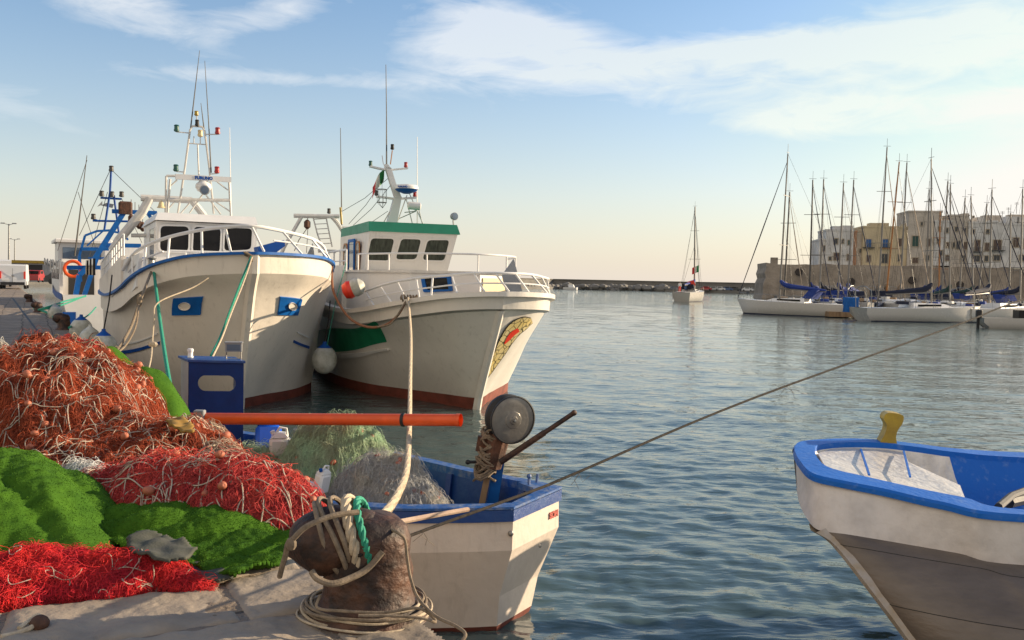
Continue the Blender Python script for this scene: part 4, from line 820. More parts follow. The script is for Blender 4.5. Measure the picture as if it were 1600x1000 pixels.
# bell, blue hatch board on the far side, deck gear
m = MB(); m.lathe([(.10,0),(.07,.04),(.05,.12),(.02,.16)],K(252,325),(0,0,1),10); m.tube([K(252,325)+Vector((0,0,.15)),K(252,312)],.008,4); m.build('bell', M['cream'], t1)
m = MB(); a = [T1.ys(x,y,3.6) for x,y in ((403,386),(444,375),(446,384),(430,396),(405,397))]; m.prism(a,(0,.5,.0)); m.build('tilted_hatch', M['blue'], t1, smooth=False)
m = MB(); 
for i in range(7):
    q = [T1.ys(388+3*math.cos(j*.9+i)*2.0+1.5*math.sin(i*2.1), 397+3.2*math.sin(j*.9+i*1.3), .05-.02*i) for j in range(8)]; m.tube(q,.016,5,closed=True)
for i in range(3): m.tube([T1.ys(388+i*3,398,-.05),T1.ys(390+i*2,405+i*2,-.08)],.016,5)
m.build('rope_knot', M['ropeo'], t1)
m = MB(); 
for s in (1.55,1.75): m.lathe([(.06,0),(.05,.1),(.09,.14),(.07,.18)],(-1.6+.0*s,s,2.75),(0,0,1),10)
m.build('fairlead', M['steel'], t1)

# ---------------------------------------------------------------- trawler 2 (green visor)
T2 = Frame((-.157,16.99),20)
t2 = thing('fishing_boat','white trawler with green wheelhouse visor, green hull stripe and painted snake on its bow','fishing boat',(T2.o.x,T2.o.y,0),T2.th)
def side2(sg):
    S = [0,.1,.4,1,1.5,2,3,4,6,9,15]
    bb = [0,.42,.95,1.32,1.55,1.74,2.03,2.25,2.42,2.45,2.2]
    zz = [2.38,2.38,2.36,2.33,2.30,2.27,2.2,2.1,1.95,1.8,1.8] if sg>0 else [2.38,2.37,2.32,2.23,2.16,2.09,1.96,1.90,1.95,2.1,2.1]
    def rail(sc, zf, sh): return [(sg*b*k, s+sh*q, z) for (s,b,k,z,q) in zip(S,bb,sc,zf,[1,1,.95,.85,.75,.65,.45,.3,.1,0,0])]
    top = rail([1]*11, zz, 0); kn = rail([1]*11, [z-.30 for z in zz], .07)
    kn2 = rail([1,.72,.86,.92,.94,.955,.965,.975,.985,.99,.99], [z-.34 for z in zz], .16)
    l1 = rail([1,.48,.62,.72,.78,.82,.88,.92,.95,.97,.97], [1.35]*11, .62)
    l2 = rail([1,.27,.42,.54,.62,.68,.78,.85,.92,.95,.95], [.8]*11, 1.0)
    wl = rail([1,.14,.24,.36,.45,.52,.66,.76,.86,.90,.90], [.23]*11, 1.38)
    wb = rail([1,.11,.2,.32,.41,.49,.63,.74,.84,.88,.88], [-.1]*11, 1.52)
    kl = rail([1,.05,.1,.18,.25,.33,.45,.55,.7,.7,.7], [-.6]*11, 1.7)
    h = Hull(T2, [[top,kn],[kn2,l1,l2,wl],[wl,wb,kl]]); h.side = sg; return h, top
H2R, top2R = side2(1); H2L, top2L = side2(-1)
build_hull(t2, H2L, H2R, M['hullwhite2'])
m = MB(); cl2 = catmull(top2L,8); cr2 = catmull(top2R,8); rim(m, [p+Vector((0,0,.03)) for p in cl2[::-1]+cr2[1:]], .2, .09); m.build('gunwale_capping', M['hullwhite2'], t2)
# closing ledge under the knuckle
m = MB()
for h in (H2L,H2R):
    r = h.rowstart[1]; m.grid([h.G[r-1],h.G[r]])
m.build('knuckle', M['hullwhite2'], t2)
m = MB()
for c_ in (cl2,cr2): m.grid([[Vector((a.x*.94,a.y+.1,a.z)) for a in c_],[Vector((a.x*.92,a.y+.12,a.z-.24)) for a in c_]])
m.grid([[Vector((a.x*.92,a.y+.12,a.z-.24)) for a in cl2],[Vector((a.x*.92,a.y+.12,a.z-.24)) for a in cr2]]); m.build('deck', M['ydeck'], t2)
m = MB(); st = [r[0] for r in H2R.G[H2R.rowstart[1]:]]; G = [[p+Vector((-.09,.03,0)),p+Vector((-.035,-.05,0)),p+Vector((.035,-.05,0)),p+Vector((.09,.03,0))] for p in st]; m.grid(G); m.build('stem', M['hullwhite2'], t2, angle=20)
G = H2L.patch([(485,518),(586,501),(605,534),(485,546)], .008, 24, 8); m = MB(); m.grid(G); m.build('green_stripe', M['green'], t2)
strip(t2, H2L, [(515,551),(607,544),(609,546),(515,559)], M['white'], 'rubbing_strake', .05)
# painted snake on the sunlit bow
snk = bpy.data.materials.new('painted_snake'); snk.use_nodes = True; N = snk.node_tree.nodes; L = snk.node_tree.links; p = N['Principled BSDF']; p.inputs['Roughness'].default_value = .5
tc = N.new('ShaderNodeTexCoord'); vo = N.new('ShaderNodeTexVoronoi'); vo.feature = 'DISTANCE_TO_EDGE'; vo.inputs['Scale'].default_value = 7; L.new(tc.outputs['Object'], vo.inputs['Vector'])
rp = N.new('ShaderNodeMapRange'); rp.inputs[1].default_value = .03; rp.inputs[2].default_value = .06; L.new(vo.outputs[0], rp.inputs[0])
nz = N.new('ShaderNodeTexNoise'); nz.inputs['Scale'].default_value = 3; L.new(tc.outputs['Object'], nz.inputs['Vector'])
c1 = N.new('ShaderNodeMix'); c1.data_type = 'RGBA'; L.new(nz.outputs[0], c1.inputs[0]); c1.inputs[6].default_value = (.62,.42,.04,1); c1.inputs[7].default_value = (.62,.58,.42,1)
c2 = N.new('ShaderNodeMix'); c2.data_type = 'RGBA'; L.new(rp.outputs[0], c2.inputs[0]); c2.inputs[6].default_value = (.05,.04,.01,1); L.new(c1.outputs[2], c2.inputs[7]); L.new(c2.outputs[2], p.inputs['Base Color'])
def ribbon(H, cen, wid, off, n=9):
    cen = catmull([Vector((x,y,0)) for x,y in cen],n); wid = [w.x for w in catmull([Vector((w,0,0)) for w in wid],n)]; G = []
    for i, c in enumerate(cen):
        t = (cen[min(i+1,len(cen)-1)]-cen[max(0,i-1)]).normalized(); q = Vector((-t.y,t.x,0)); row = []
        for k in (-1,-.75,-.5,-.25,0,.25,.5,.75,1):
            P = c+q*wid[i]*k; u, v = H.inv(P.x,P.y); row.append(H.pos(u,v,off))
        G.append(row)
    return G
body = [(830,500),(818,504),(803,514),(791,530),(781,548),(771,566),(763,580),(757,592)]; bw = [3.5,9,10.5,9.5,8,5.5,4,1.2]
m = MB(); m.grid(ribbon(H2R, body, bw, .022)); m.build('painted_snake', snk, t2)
m = MB(); m.grid(ribbon(H2R, body, [w+1.3 for w in bw], .015)); m.build('painted_outline', M['black'], t2)
m = MB(); m.grid(ribbon(H2R, [(809,514),(800,520),(793,528),(787,536)], [3,3.6,3,.8], .030)); m.build('painted_tongue', M['bred'], t2)
# bow rails
def nearest(g, p): return min(g, key=lambda q: (q.x-p.x)**2+(q.y-p.y)**2)
allg2 = cl2[::-1]+cr2[1:]
tp = catmull([T2.ys(px,py,s) for px,py,s in ((570,455,2.9),(606,443,1.9),(650,435,1.25),(690,431,.85),(740,427,.35),(790,427,.12),(830,429,.5),(851,434,1.4),(857,436,2.4),(855,440,4.0))],3)
bs = [nearest(allg2,p)+Vector((0,0,.03)) for p in tp]
m = MB(); m.tube(tp,.026,8); m.tube([a.lerp(b,.45) for a,b in zip(bs,tp)],.015,6)
for i in range(0,len(tp),2): m.tube([bs[min(i+1,len(bs)-1)],tp[i]],.02,6)
m.build('bow_rail', M['white'], t2)
# forward deckhouse, V fronted
nose = [(-2.0,9),(-2.0,5.5),(-1.75,4.0),(-1.15,2.7),(.12,1.85),(1.2,2.7),(1.75,4.0),(2.0,5.5),(2.0,9)]; zt2 = 2.74
m = MB(); m.prism([(x,y,1.7) for x,y in nose],(0,0,zt2-1.7)); m.build('deckhouse', M['white'], t2, smooth=False)
m = MB(); m.prism([(x*1.03,y-.05,zt2) for x,y in nose],(0,0,.05)); m.build('deckhouse_roof', M['pipe'], t2, smooth=False)
def onwall(px, py, A, B): n = (B[1]-A[1], -(B[0]-A[0])); return T2.plane(px,py,(A[0],A[1],0),n)
A_, B_ = (-1.15,2.7),(.12,1.85)
P4 = [onwall(x,y,A_,B_) for x,y in ((664,435),(699,434),(702,452),(668,453))]; window(t2,T2,P4,'glass','bluemid',.02,.09,.05,'blue_window')
A2, B2 = (.12,1.85),(1.2,2.7)
nn = Vector((B2[1]-A2[1],-(B2[0]-A2[0]),0)).normalized()*.02
pa = Vector((*A2,0)); pb = Vector((*B2,0)); m = MB(); m.prism([pa.lerp(pb,.06)+Vector((0,0,2.05))+nn*.2, pa.lerp(pb,.97)+Vector((0,0,2.15))+nn*.2, pa.lerp(pb,.97)+Vector((0,0,2.66))+nn*.2, pa.lerp(pb,.06)+Vector((0,0,2.66))+nn*.2], nn); m.build('varnished_panel', M['cream'], t2, smooth=False)
m = MB(); a = [T2.plane(x,y,(0,1.0,0),(0,1)) for x,y in ((785,430),(803,405),(816,455),(792,458))]; m.prism(a,(0,.05,0)); m.build('breakwater_plate', M['grey'], t2, smooth=False)
m = MB(); m.box((.45,1.5,2.18),(1.0,.06,.14),rz=.5); m.bbox((-.5,1.6,2.12),(1.2,.5,.18),.04,rz=-.5); m.build('hatch_cover', M['red'], t2, smooth=False)
rb = catmull([Vector((x,y,zt2+.05)) for x,y in ((-1.9,4.6),(-1.68,4.0),(-1.1,2.8),(.12,2.0),(1.15,2.8),(1.65,4.0),(1.9,5.2))],4)
stanch(t2, T2, rb, .36, 3, 'deckhouse_rail', .017, ())
# wheelhouse with raked front
SW2 = 5.8
def W2(px,py,s=SW2): return T2.ys(px,py,s)
q = [W2(570,409), W2(699,410), W2(711,365), W2(575,364)]; zt = (q[2].z+q[3].z)/2; q[2].z = q[3].z = zt; q[0].z = q[1].z = zt2+.05
q[2].y = q[3].y = SW2-.22
m = MB(); bk = [Vector((p.x,SW2+3.6,p.z)) for p in q]; bk[3].x = bk[0].x; bk[2].x = bk[1].x+.12
m.add(q+bk,[(0,1,2,3),(7,6,5,4),(0,4,5,1),(1,5,6,2),(2,6,7,3),(3,7,4,0)]); m.build('wheelhouse', M['hullwhite2'], t2, smooth=False)
m = MB(); a = [Vector((q[3].x-.03,SW2-.26,zt)),Vector((q[2].x+.06,SW2-.26,zt)),Vector((q[2].x+.06,SW2+3.8,zt)),Vector((q[3].x-.03,SW2+3.8,zt-.02))]; c = W2(576,351); b = [Vector((p.x+(.0 if i in (0,3) else -.08),p.y+(.03 if i<2 else -.05),zt+.235)) for i,p in enumerate(a)]
m.add(a+b,[(3,2,1,0),(4,5,6,7),(0,1,5,4),(1,2,6,5),(2,3,7,6),(3,0,4,7)]); m.build('visor', M['visor'], t2, smooth=False)
def front2(px,py):                          # point on the raked front plane
    a = q[0]; n = (q[1]-q[0]).cross(q[3]-q[0]).normalized(); return T2.plane(px,py,tuple(a-n*0+(n*-.004)),(n.x,n.y,n.z))
for w in ([(580,372),(616,373),(608,407),(573,406)],[(627,373),(658,374),(650,405),(618,405)],[(668,375),(702,375),(694,407),(660,406)]): window(t2,T2,[front2(x,y) for x,y in w],'glassg','hullwhite2',.09)
xl = q[0].x-.005
window(t2,T2,[(xl-.01,SW2+2.1,zt-.2),(xl-.01,SW2+1.35,zt-.2),(xl-.01,SW2+1.35,zt-1.25),(xl-.01,SW2+2.1,zt-1.25)],'glassb','bluemid',.02,.09,.04,'door')
window(t2,T2,[(xl-.01,SW2+2.9,zt-.25),(xl-.01,SW2+2.45,zt-.25),(xl-.01,SW2+2.45,zt-.9),(xl-.01,SW2+2.9,zt-.9)],'glass','woodm',.12,.05)
window(t2,T2,[(xl-.01,SW2+1.05,zt-.25),(xl-.01,SW2+.65,zt-.25),(xl-.01,SW2+.65,zt-.9),(xl-.01,SW2+1.05,zt-.9)],'glass','woodm',.12,.05)
# side deck house behind, left
m = MB(); m.box((-2.05,8.5,2.35),(.12,6,1.1)); m.build('side_wall', M['hullwhite2'], t2, smooth=False)
stanch(t2, T2, [Vector((-2.1,5+i*.45,2.75)) for i in range(9)], .5, 2, 'side_rail', .02, (.5,))
# mast
SM2 = 6.9
def K2(px,py,s=SM2): return T2.ys(px,py,s)
m = MB()
def slab(m, pts, w, s=SM2, d=.16):
    for (x0,y0,w0),(x1,y1,w1) in zip(pts,pts[1:]):
        a, b = K2(x0,y0,s), K2(x1,y1,s); wa, wb = w0*.0158, w1*.0158
        m.add([a+Vector((-wa/2,-d/2,0)),a+Vector((wa/2,-d/2,0)),a+Vector((wa/2,d/2,0)),a+Vector((-wa/2,d/2,0)),b+Vector((-wb/2,-d/2,0)),b+Vector((wb/2,-d/2,0)),b+Vector((wb/2,d/2,0)),b+Vector((-wb/2,d/2,0))],[(3,2,1,0),(4,5,6,7),(0,1,5,4),(1,2,6,5),(2,3,7,6),(3,0,4,7)])
slab(m,[(611,352,17),(616,330,14),(621,309,12)],0); slab(m,[(622,310,11),(613,285,9),(606,262,9)],0); slab(m,[(606,264,9),(603,257,5)],0)
slab(m,[(578,261,1.5),(590,264,2.5),(605,267,4)],0); m.bar(K2(578,260),K2(606,266),.1,.04,up=(0,0,1)); m.bar(K2(606,266),K2(637,263),.1,.04); m.bar(K2(588,307),K2(618,311),.1,.05); m.bar(K2(618,311),K2(650,309),.1,.05)
mast2 = m.build('mast', M['white'], t2, smooth=False)
m = MB()
for a, b in (((636,305),(620,349)),((634,308),(645,352)),((640,303),(662,352)),((650,330),(616,345)),((655,329),(660,350)),((650,330),(632,332)),((618,315),(598,350))): m.tube([K2(*a),K2(*b)],.014,5)
m.build('mast_stay', M['pipe'], t2)
m = MB(); m.tube([K2(604,257),K2(604,180),K2(603,101)],[.02,.013,.008],5); m.build('whip_aerial', M['mastd'], t2)
m = MB(); m.tube([K2(652,352),K2(652,214)],[.016,.008],5); m.build('whip_aerial', M['white'], t2)
m = MB(); m.tube([K2(534,352,8.2),K2(533,270,8.2),K2(532,200,8.2)],[.018,.012,.008],5); m.build('whip_aerial', M['mastd'], t2)
m = MB(); m.tube([K2(534,350,8.2),K2(532,324,8.2)],.03,6); m.build('aerial_base', M['yellow'], t2)
m = MB(); m.tube([K2(610,257),K2(613,235)],.014,5); m.tube([K2(599,257),K2(597,243)],.008,4); m.build('light_staff', M['woodm'], mast2)
for px,py,mk in ((579,260,'lgreen'),(634,262,'lred'),(613,234,'black'),(588,306,'mastd'),(648,308,'lred'),(514,334,'mastd')):
    q_ = MB(); lampfix(q_,K2(px,py,8.2 if px<520 else SM2),.05,.14); q_.build('navigation_light', M[mk], mast2)
c = K2(635,299,SM2-.35); m = MB(); m.lathe([(.08,-.06),(.24,0),(.29,.05)],c,(0,0,1),24); rd = m.build('radar_dome_base', M['blue'], t2); m = MB(); m.lathe([(.30,.052),(.30,.11),(.27,.15),(.1,.175),(.01,.178)],c,(0,0,1),24); rd = m.build('radar_dome', M['white'], t2)
text_mesh('FURUNO', .06, M['blue'], rd, c+Vector((-.16,-.262,.085)), (.86,-.5,0), (0,0,1), 'lettering', .006, .003)
m = MB(); m.lathe([(.06,-.02),(.10,0),(.10,.3),(.06,.32)],K2(638,321,SM2-.2),(1,-.12,-.05),12); m.bar(K2(648,325),K2(650,330),.1,.03); m.build('loud_hailer', M['white'], t2)
# wire basket signal
c = K2(597,296); m = MB()
for dz in (0,-.33): m.tube([c+Vector((.12*math.cos(a),.12*math.sin(a),dz)) for a in np.linspace(0,6.28,13)[:-1]],.009,4,closed=True)
for a in np.linspace(0,6.28,8)[:-1]: m.tube([c+Vector((.12*math.cos(a),.12*math.sin(a),0)),c+Vector((.12*math.cos(a+.2),.12*math.sin(a+.2),-.33)),c+Vector((.02,0,-.47))],.006,3)
m.tube([c,c+Vector((0,0,.25))],.005,3); m.build('wire_basket', M['mastd'], t2)
# searchlight at the right corner of the roof
c = K2(711,338,SW2); m = MB(); m.lathe([(.03,.16),(.08,.1),(.10,0),(.09,-.01)][::-1],c,(-.35,1,.0),16); m.tube([K2(709,355,SW2),K2(708,345,SW2),c],.02,5); so2 = m.build('searchlight', M['grey'], t2); m = MB(); m.lathe([(0,-.02),(.085,-.015),(.085,-.005)],c,(-.35,1,0),16); m.build('lens', M['glassb'], so2)
# rear gantry with ladder and hanging block
SG = 9.6
def K3(px,py): return T2.ys(px,py,SG)
m = MB(); m.tube([K3(459,337),K3(500,338),K3(530,338)],.06,8); m.tube([K3(471,339),K3(459,360),K3(444,386),K3(440,396)],.05,8); m.tube([K3(518,338),K3(527,348),K3(536,362),K3(542,372)],.06,8); m.tube([K3(489,338),K3(496,366),K3(504,388)],.02,6); m.tube([K3(509,337),K3(514,362),K3(519,386)],.02,6)
for i in range(6): f = i/6+.1; m.tube([K3(489+13*f,338+46*f),K3(509+9*f,337+46*f)],.013,5)
m.tube([K3(535,356),K3(570,358)],.045,8); m.tube([K3(497,392),K3(525,393)],.05,8); m.build('gantry', M['pipe'], t2)
m = MB(); m.tube([K3(481,340),K3(480,346)],.012,4); m.lathe([(.03,0),(.09,.06),(.09,.2),(.03,.26)],K3(480,358),(0,0,1),8); m.tube([K3(479,358),K3(467,375),K3(460,392)],.014,4); m.tube([K3(481,358),K3(479,395)],.01,4); m.build('hanging_block', M['rust'], t2)
m = MB(); m.prism([K3(x,y) for x,y in ((478,402),(489,380),(493,412),(479,414))],(0,.1,0)); m.build('steel_plate', M['grey'], t2, smooth=False)
m = MB()
for a,b in (((535,330),(606,279)),((545,350),(600,279)),((552,352),(610,290)),((560,352),(606,330))): A, B = K2(*a,8.2), K2(*b); m.tube([A,A.lerp(B,.5)+Vector((0,0,-.08)),B],.008,3)
m.build('rigging', M['mastd'], t2)
P = T2.w(K2(599.5,283)); fo = flag('flag','small faded green white and red flag on the mast of the green-visored trawler',P,-.85,(fg,fw,fr),.30,.34,0)

# ---------------------------------------------------------------- trawler 3 (blue A-frame) further along the quay
o3 = atD(100,500,34); T3 = Frame((o3.x+2.3*math.cos(math.radians(29)), o3.y+2.3*math.sin(math.radians(29))),29)
t3 = thing('fishing_boat','older white and blue trawler with a bright blue steel A-frame over its stern','fishing boat',(T3.o.x,T3.o.y,0),T3.th)
def rows3():
    R = []
    for i in range(12):
        u = i/11; w = 2.35*(1-max(0,(u-.55)/.45)**2.2); sh = 1.75+ .9*max(0,u-.3)**1.6*1.6; R.append([Vector((w,u*15,sh)),Vector((w*.98,u*15,sh-.35)),Vector((w*.93,u*15,.9)),Vector((w*.8,u*15,-.1))])
    return R
R3 = rows3(); m = MB(); m.grid(R3); m.grid([[Vector((-p.x,p.y,p.z)) for p in r] for r in R3],flip=True); s = R3[0]; m.add([p for p in s]+[Vector((-p.x,p.y,p.z)) for p in s[::-1]],[tuple(range(8))]); m.build('hull', M['white'], t3, angle=30)
m = MB(); m.grid([[Vector((-r[0].x-.02,r[0].y,r[0].z+.03)),Vector((-r[0].x-.02,r[0].y,r[0].z-.22))] for r in R3]); m.grid([[Vector((-r[2].x-.03,r[2].y,r[1].z-.3)),Vector((-r[3].x-.06,r[3].y,-.05))] for r in R3[:4]]); m.build('side_stripe', M['blue'], t3)
m = MB(); m.prism([(-2.35,-.02,.2),(-1.9,-.02,.2),(-1.9,-.02,1.1),(-2.35,-.02,1.1)],(0,-.03,0)); m.build('blue_quarter', M['blue'], t3, smooth=False)
m = MB(); m.grid([[Vector((-r[0].x*.98,r[0].y,1.4)),Vector((r[0].x*.98,r[0].y,1.4))] for r in R3]); m.build('deck', M['wood'], t3)
m = MB(); m.box((-2.25,6.8,2.3),(.12,7.5,1.4)); m.box((-.1,5.0,2.35),(4.1,.12,1.6)); w3 = m.build('shelter', M['white'], t3, smooth=False)
for i in range(6): q_ = MB(); q_.box((-2.32,3.9+i*1.1,2.5),(.04,.4,.42)); q_.build('window', M['glass'], w3, smooth=False)
for dx_, dw_ in ((-1.4,1.0),(.6,1.5)): m = MB(); m.box((dx_,4.92,2.1),(dw_,.05,1.2)); m.build('doorway', M['black'], w3, smooth=False)
m = MB(); m.box((-1.1,9.6,3.3),(2.1,3.2,1.3)); wh3 = m.build('wheelhouse', M['white'], t3, smooth=False)
m = MB(); m.box((-1.1,7.96,3.35),(1.75,.06,.72)); m.build('window', M['glassb'], wh3, smooth=False)
m = MB(); m.bbox((-1.1,9.6,4.02),(2.4,3.6,.16),.05); m.build('roof', M['white'], t3, smooth=False)
m = MB(); m.box((.6,6.5,3.1),(2.6,2.6,.08)); m.box((.6,6.8,3.5),(2.0,2.0,.8)); m.build('upper_house', M['white'], t3, smooth=False)
def K4(px,py,s=1.0): return T3.ys(px,py,s)
m = MB()
def beam(pts, w, s=1.0):
    for a,b in zip(pts,pts[1:]): m.bar(K4(*a,s),K4(*b,s),w,w,up=(0,1,0))
beam([(196,328),(166,376),(143,412),(124,430),(118,464)],.19); beam([(152,400),(144,424),(131,464)],.17); beam([(175,330),(245,333)],.16); beam([(232,335),(240,346)],.12)
beam([(160,383),(220,384)],.16,1.2); beam([(104,418),(165,417)],.12,1.2); beam([(138,403),(230,403)],.05,1.2); beam([(105,418),(165,418)],.16,1.2)
beam([(124,400),(133,368),(152,361),(172,360)],.09,3); beam([(124,400),(126,440)],.12,3); beam([(127,389),(170,389)],.14,3); beam([(172,361),(193,365),(200,375)],.08,3); beam([(136,384),(162,360)],.06,3)
m.build('stern_gantry', M['bluemid'], t3, smooth=False)
m = MB(); a = K4(196,328); m.bbox((a.x,a.y,a.z+.08),(.5,.3,.5),.06); m.build('sheave_block', M['rust'], t3)
m = MB(); 
for seg in ([(163,360),(172,300),(174,262)],[(186,365),(178,305)],[(148,345),(202,346)],[(157,309),(190,311)],[(152,344),(145,345)]): m.tube([K4(x,y,4) for x,y in seg],.045,6)
m.build('mast', M['blue'], t3)
for px,py in ((159,307),(190,308),(146,343),(175,308),(174,268)): q_ = MB(); lampfix(q_,K4(px,py,4),.1,.24); q_.build('navigation_light', M['mastd'], t3)
m = MB(); m.prism([K4(x,y,4) for x,y in ((152,323),(160,314),(160,320))],(0,.05,0)); m.prism([K4(x,y,4) for x,y in ((158,321),(176,325),(178,319),(166,317))],(0,.05,0)); m.build('radar_reflector', M['grey'], t3, smooth=False)
m = MB(); m.tube([K4(117,400,6),K4(136,243,6)],[.04,.015],5); m.build('whip_aerial', M['mastd'], t3)
m = MB(); c = T3.ys(114,420,2.0); m.tube([c+Vector((.30*math.cos(a),0,.30*math.sin(a))) for a in np.linspace(0,6.283,25)[:-1]],.065,8,closed=True); m.build('life_ring', M['orange'], t3)
m = MB()
for i in range(8): a = K4(70+i*4.5,403+i*1.0,3.5-i*.2); m.tube([a,a+Vector((0,0,-.5))],.03,4)
m.build('deck_posts', M['grey'], t3); m = MB()
for i in range(14): a = K4(72+i*2.2,405+(i%5)*1.4,5); m.ball(a+Vector((0,0,-.1)),.1,6)
m.build('deck_clutter', M['grey'], t3)
for i,(px,py) in enumerate(((165,400),(155,395),(182,300),(205,345))):
    q_ = MB(); a = K4(223 if i==3 else 205+i*6,350+i*4,2.4); q_.lathe([(.03,0),(.12,.1),(.12,.3),(.03,.4)],a,(0,0,1),8); q_.tube([a+Vector((0,0,.4)),a+Vector((0,0,1.0))],.015,3); q_.build('hanging_block', M['rust'], t3)
m = MB()
for a,b in (((136,250),(90,392)),((122,300),(150,390)),((174,265),(245,333)),((174,262),(124,368)),((190,310),(222,380)),((168,300),(140,400))): m.tube([K4(*a,4),K4(*b,4)],.014,3)
m.build('rigging', M['mastd'], t3)
# ---------------------------------------------------------------- fenders (hang between the hulls: things of their own)
def fender(label, P, r, cone='blue', ax=(0,0,1), stretch=1.15, rope_to=None):
    t = thing('fender', label, 'fender', P, 0, 'round fenders hanging between the hulls')
    m = MB(); A = Vector(ax).normalized(); prof = [(r*math.sin(a)+.0, -r*stretch*math.cos(a)) for a in np.linspace(.05,2.55,12)]; m.lathe(prof,(0,0,0),ax,18); m.build('ball', M['fend'], t)
    m = MB(); a0 = prof[-1]; m.lathe([(a0[0]*1.01,a0[1]-.004),(a0[0]*.55,a0[1]+r*.2),(r*.16,a0[1]+r*.33),(r*.14,a0[1]+r*.5)],(0,0,0),ax,18); m.build('neck', M[cone], t)
    if rope_to is not None: m = MB(); s_ = A*(a0[1]+r*.45); e = Vector(rope_to)-Vector(P); m.tube([s_,s_.lerp(e,.5)+Vector((.02,0,0)),e],.014,5); m.build('lanyard', M['roped'], t)
    return t
P = atD(507,562,19.6); fender('big grey-white ball fender with blue neck squeezed between the two large trawlers',P,.27,'blue',rope_to=atD(516,470,20.3))
P = atD(162,544,16.4); fender('blue necked ball fender nearest the net heap, at the foot of the cream trawler',P,.24,'blue',rope_to=atD(175,430,17.6))
P = atD(141,531,18.0); fender('yellowish white ball fender between two blue and white ones by the quay edge',P,.21,'fend')
P = atD(127,516,19.2); fender('pale blue ball fender farthest up the quay edge beside the bollard',P,.23,'blue')
P = atD(86,489,27); fender('small grey ball fender hanging at the blue quarter of the older trawler',P,.2,'grey')
P = atD(551,451,18.6)
t = thing('buoy_fender','bright red and white buoy lashed on the rail of the white trawler','buoy',P); m = MB(); m.lathe([(.03,-.22),(.15,-.18),(.19,-.08),(.17,.0)],(0,0,0),(.9,0,.35),16); m.build('red_end',M['bred'],t); m = MB(); m.lathe([(.172,0),(.19,.06),(.17,.17),(.09,.24),(.05,.26)],(0,0,0),(.9,0,.35),16); m.build('white_end',M['fend'],t)
# ---------------------------------------------------------------- quay furniture and vehicles at the left
def bollard_mesh():
    m = MB(); m.lathe([(.24,0),(.225,.03),(.185,.06),(.168,.12),(.172,.2),(.158,.27),(.165,.34),(.15,.40),(.11,.435),(.03,.45)],(0,0,0),(0,0,1),26)
    m.tube(catmull([Vector(p) for p in ((.04,0,.36),(-.07,-.005,.345),(-.165,-.01,.325),(-.245,-.015,.30),(-.30,-.02,.278))],4),[.09,.11,.122,.132,.14,.145,.148,.148,.145,.142,.135,.125,.11,.09,.065,.03,.01],20)
    return m
bm = bollard_mesh(); bo = bm.build('mooring_bollard', M['rust2'], None, angle=80)
tex = bpy.data.textures.new('lump','CLOUDS'); tex.noise_scale = .09; md = bo.modifiers.new('d','DISPLACE'); md.texture = tex; md.strength = .022; md.mid_level = .5
BP = atz(574,958,QZ); bo.scale = (1.06,1.03,.93); bo.location = (BP.x,BP.y,QZ-.005); bo.rotation_euler = (0,0,.12)
tag(bo,'big rusty brown mooring bollard at the near quay corner with ropes wound round its horn','bollard','mooring bollards along the quay edge')
for k,(px,py,s,lb) in enumerate(((100,515,.82,'dark rusty bollard with green rope beside the pale fenders'),(60,488,.75,'low rusty bollard wound with green rope, second away along the quay edge'),(46,472,.75,'small dark bollard farthest along the quay, before the parked van'))):
    c = bo.copy(); COL.objects.link(c); P = atz(px,py,QZ); c.location = P; c.scale = (s,s,s); c.rotation_euler = (0,0,.2+k*.3); c['label'] = lb
    if k: m_ = bo.modifiers
# van
P = atz(23,451,QZ); v = car('parked_van','white panel van parked with its rear doors towards the camera on the quay','van',P,math.radians(25),M['carw'],None,4.3,1.85,1.75,True)
m = MB(); y0 = -2.13
m.box((0,y0,.42),(1.6,.12,.22)); m.build('bumper',M['black'],v)
for s in (-1,1): m = MB(); m.box((s*.8,y0-.02,1.05),(.12,.08,.55)); m.build('tail_light',M['bred'],v)
m = MB(); m.box((0,y0-.03,1.0),(.015,.02,1.1)); m.box((.02,y0-.04,.98),(.2,.03,.05)); m.build('door_seam',M['black'],v)
m = MB(); m.box((-.45,y0-.04,.68),(.5,.02,.12)); m.build('number_plate',M['white'],v)
P = atz(-2,447,QZ); car('parked_van','white van half cut off at the left edge of the frame behind the panel van','van',P,.5,M['carw'],None,5,2.3,1.95,True)
P = atz(53,441,QZ); car('parked_car','small dark and red car parked before the low kiosk behind the van','car',P,.3,M['carr'],None)
P = atz(9,445,QZ); car('parked_car','dark car glimpsed between the two white vans at the left','car',P+Vector((0,12,0)),1.4,M['card'],None)
P = atz(50,437,QZ); P = atD(51,440,118); P.z = QZ; t = thing('kiosk','low dark quayside kiosk with a yellow fascia band before the sea wall','kiosk',P,.25); m = MB(); m.box((0,0,1.2),(6,3,2.4)); m.build('wall',M['grey'],t,smooth=False); m = MB(); m.box((0,-.1,2.55),(6.3,3.2,.35)); m.build('fascia',M['yellow'],t,smooth=False); m = MB(); m.box((.3,-1.52,1.2),(2.4,.05,2)); m.build('shutter',M['black'],t,smooth=False)
for (px,top,D,lb) in ((14,350,105,'tall grey double-headed street lamp nearest the left edge'),(23,374,150,'shorter looking double-headed street lamp just right of the tall one')):
    P = atD(px,430,D); P.z = QZ; H = atD(px,top,D).z-QZ; t = thing('street_lamp',lb,'street lamp',P,.2,'street lamps on the quay road'); m = MB(); m.tube([(0,0,0),(0,0,H)],[.13,.07],8); m.build('pole',M['steel'],t)
    for s in (-1,1): m = MB(); m.bar((0,0,H-.1),(s*.5,0,H+.05),.06); m.bbox((s*.62,0,H+.08),(.5,.22,.12),.03); m.build('lamp_head',M['grey'],t)
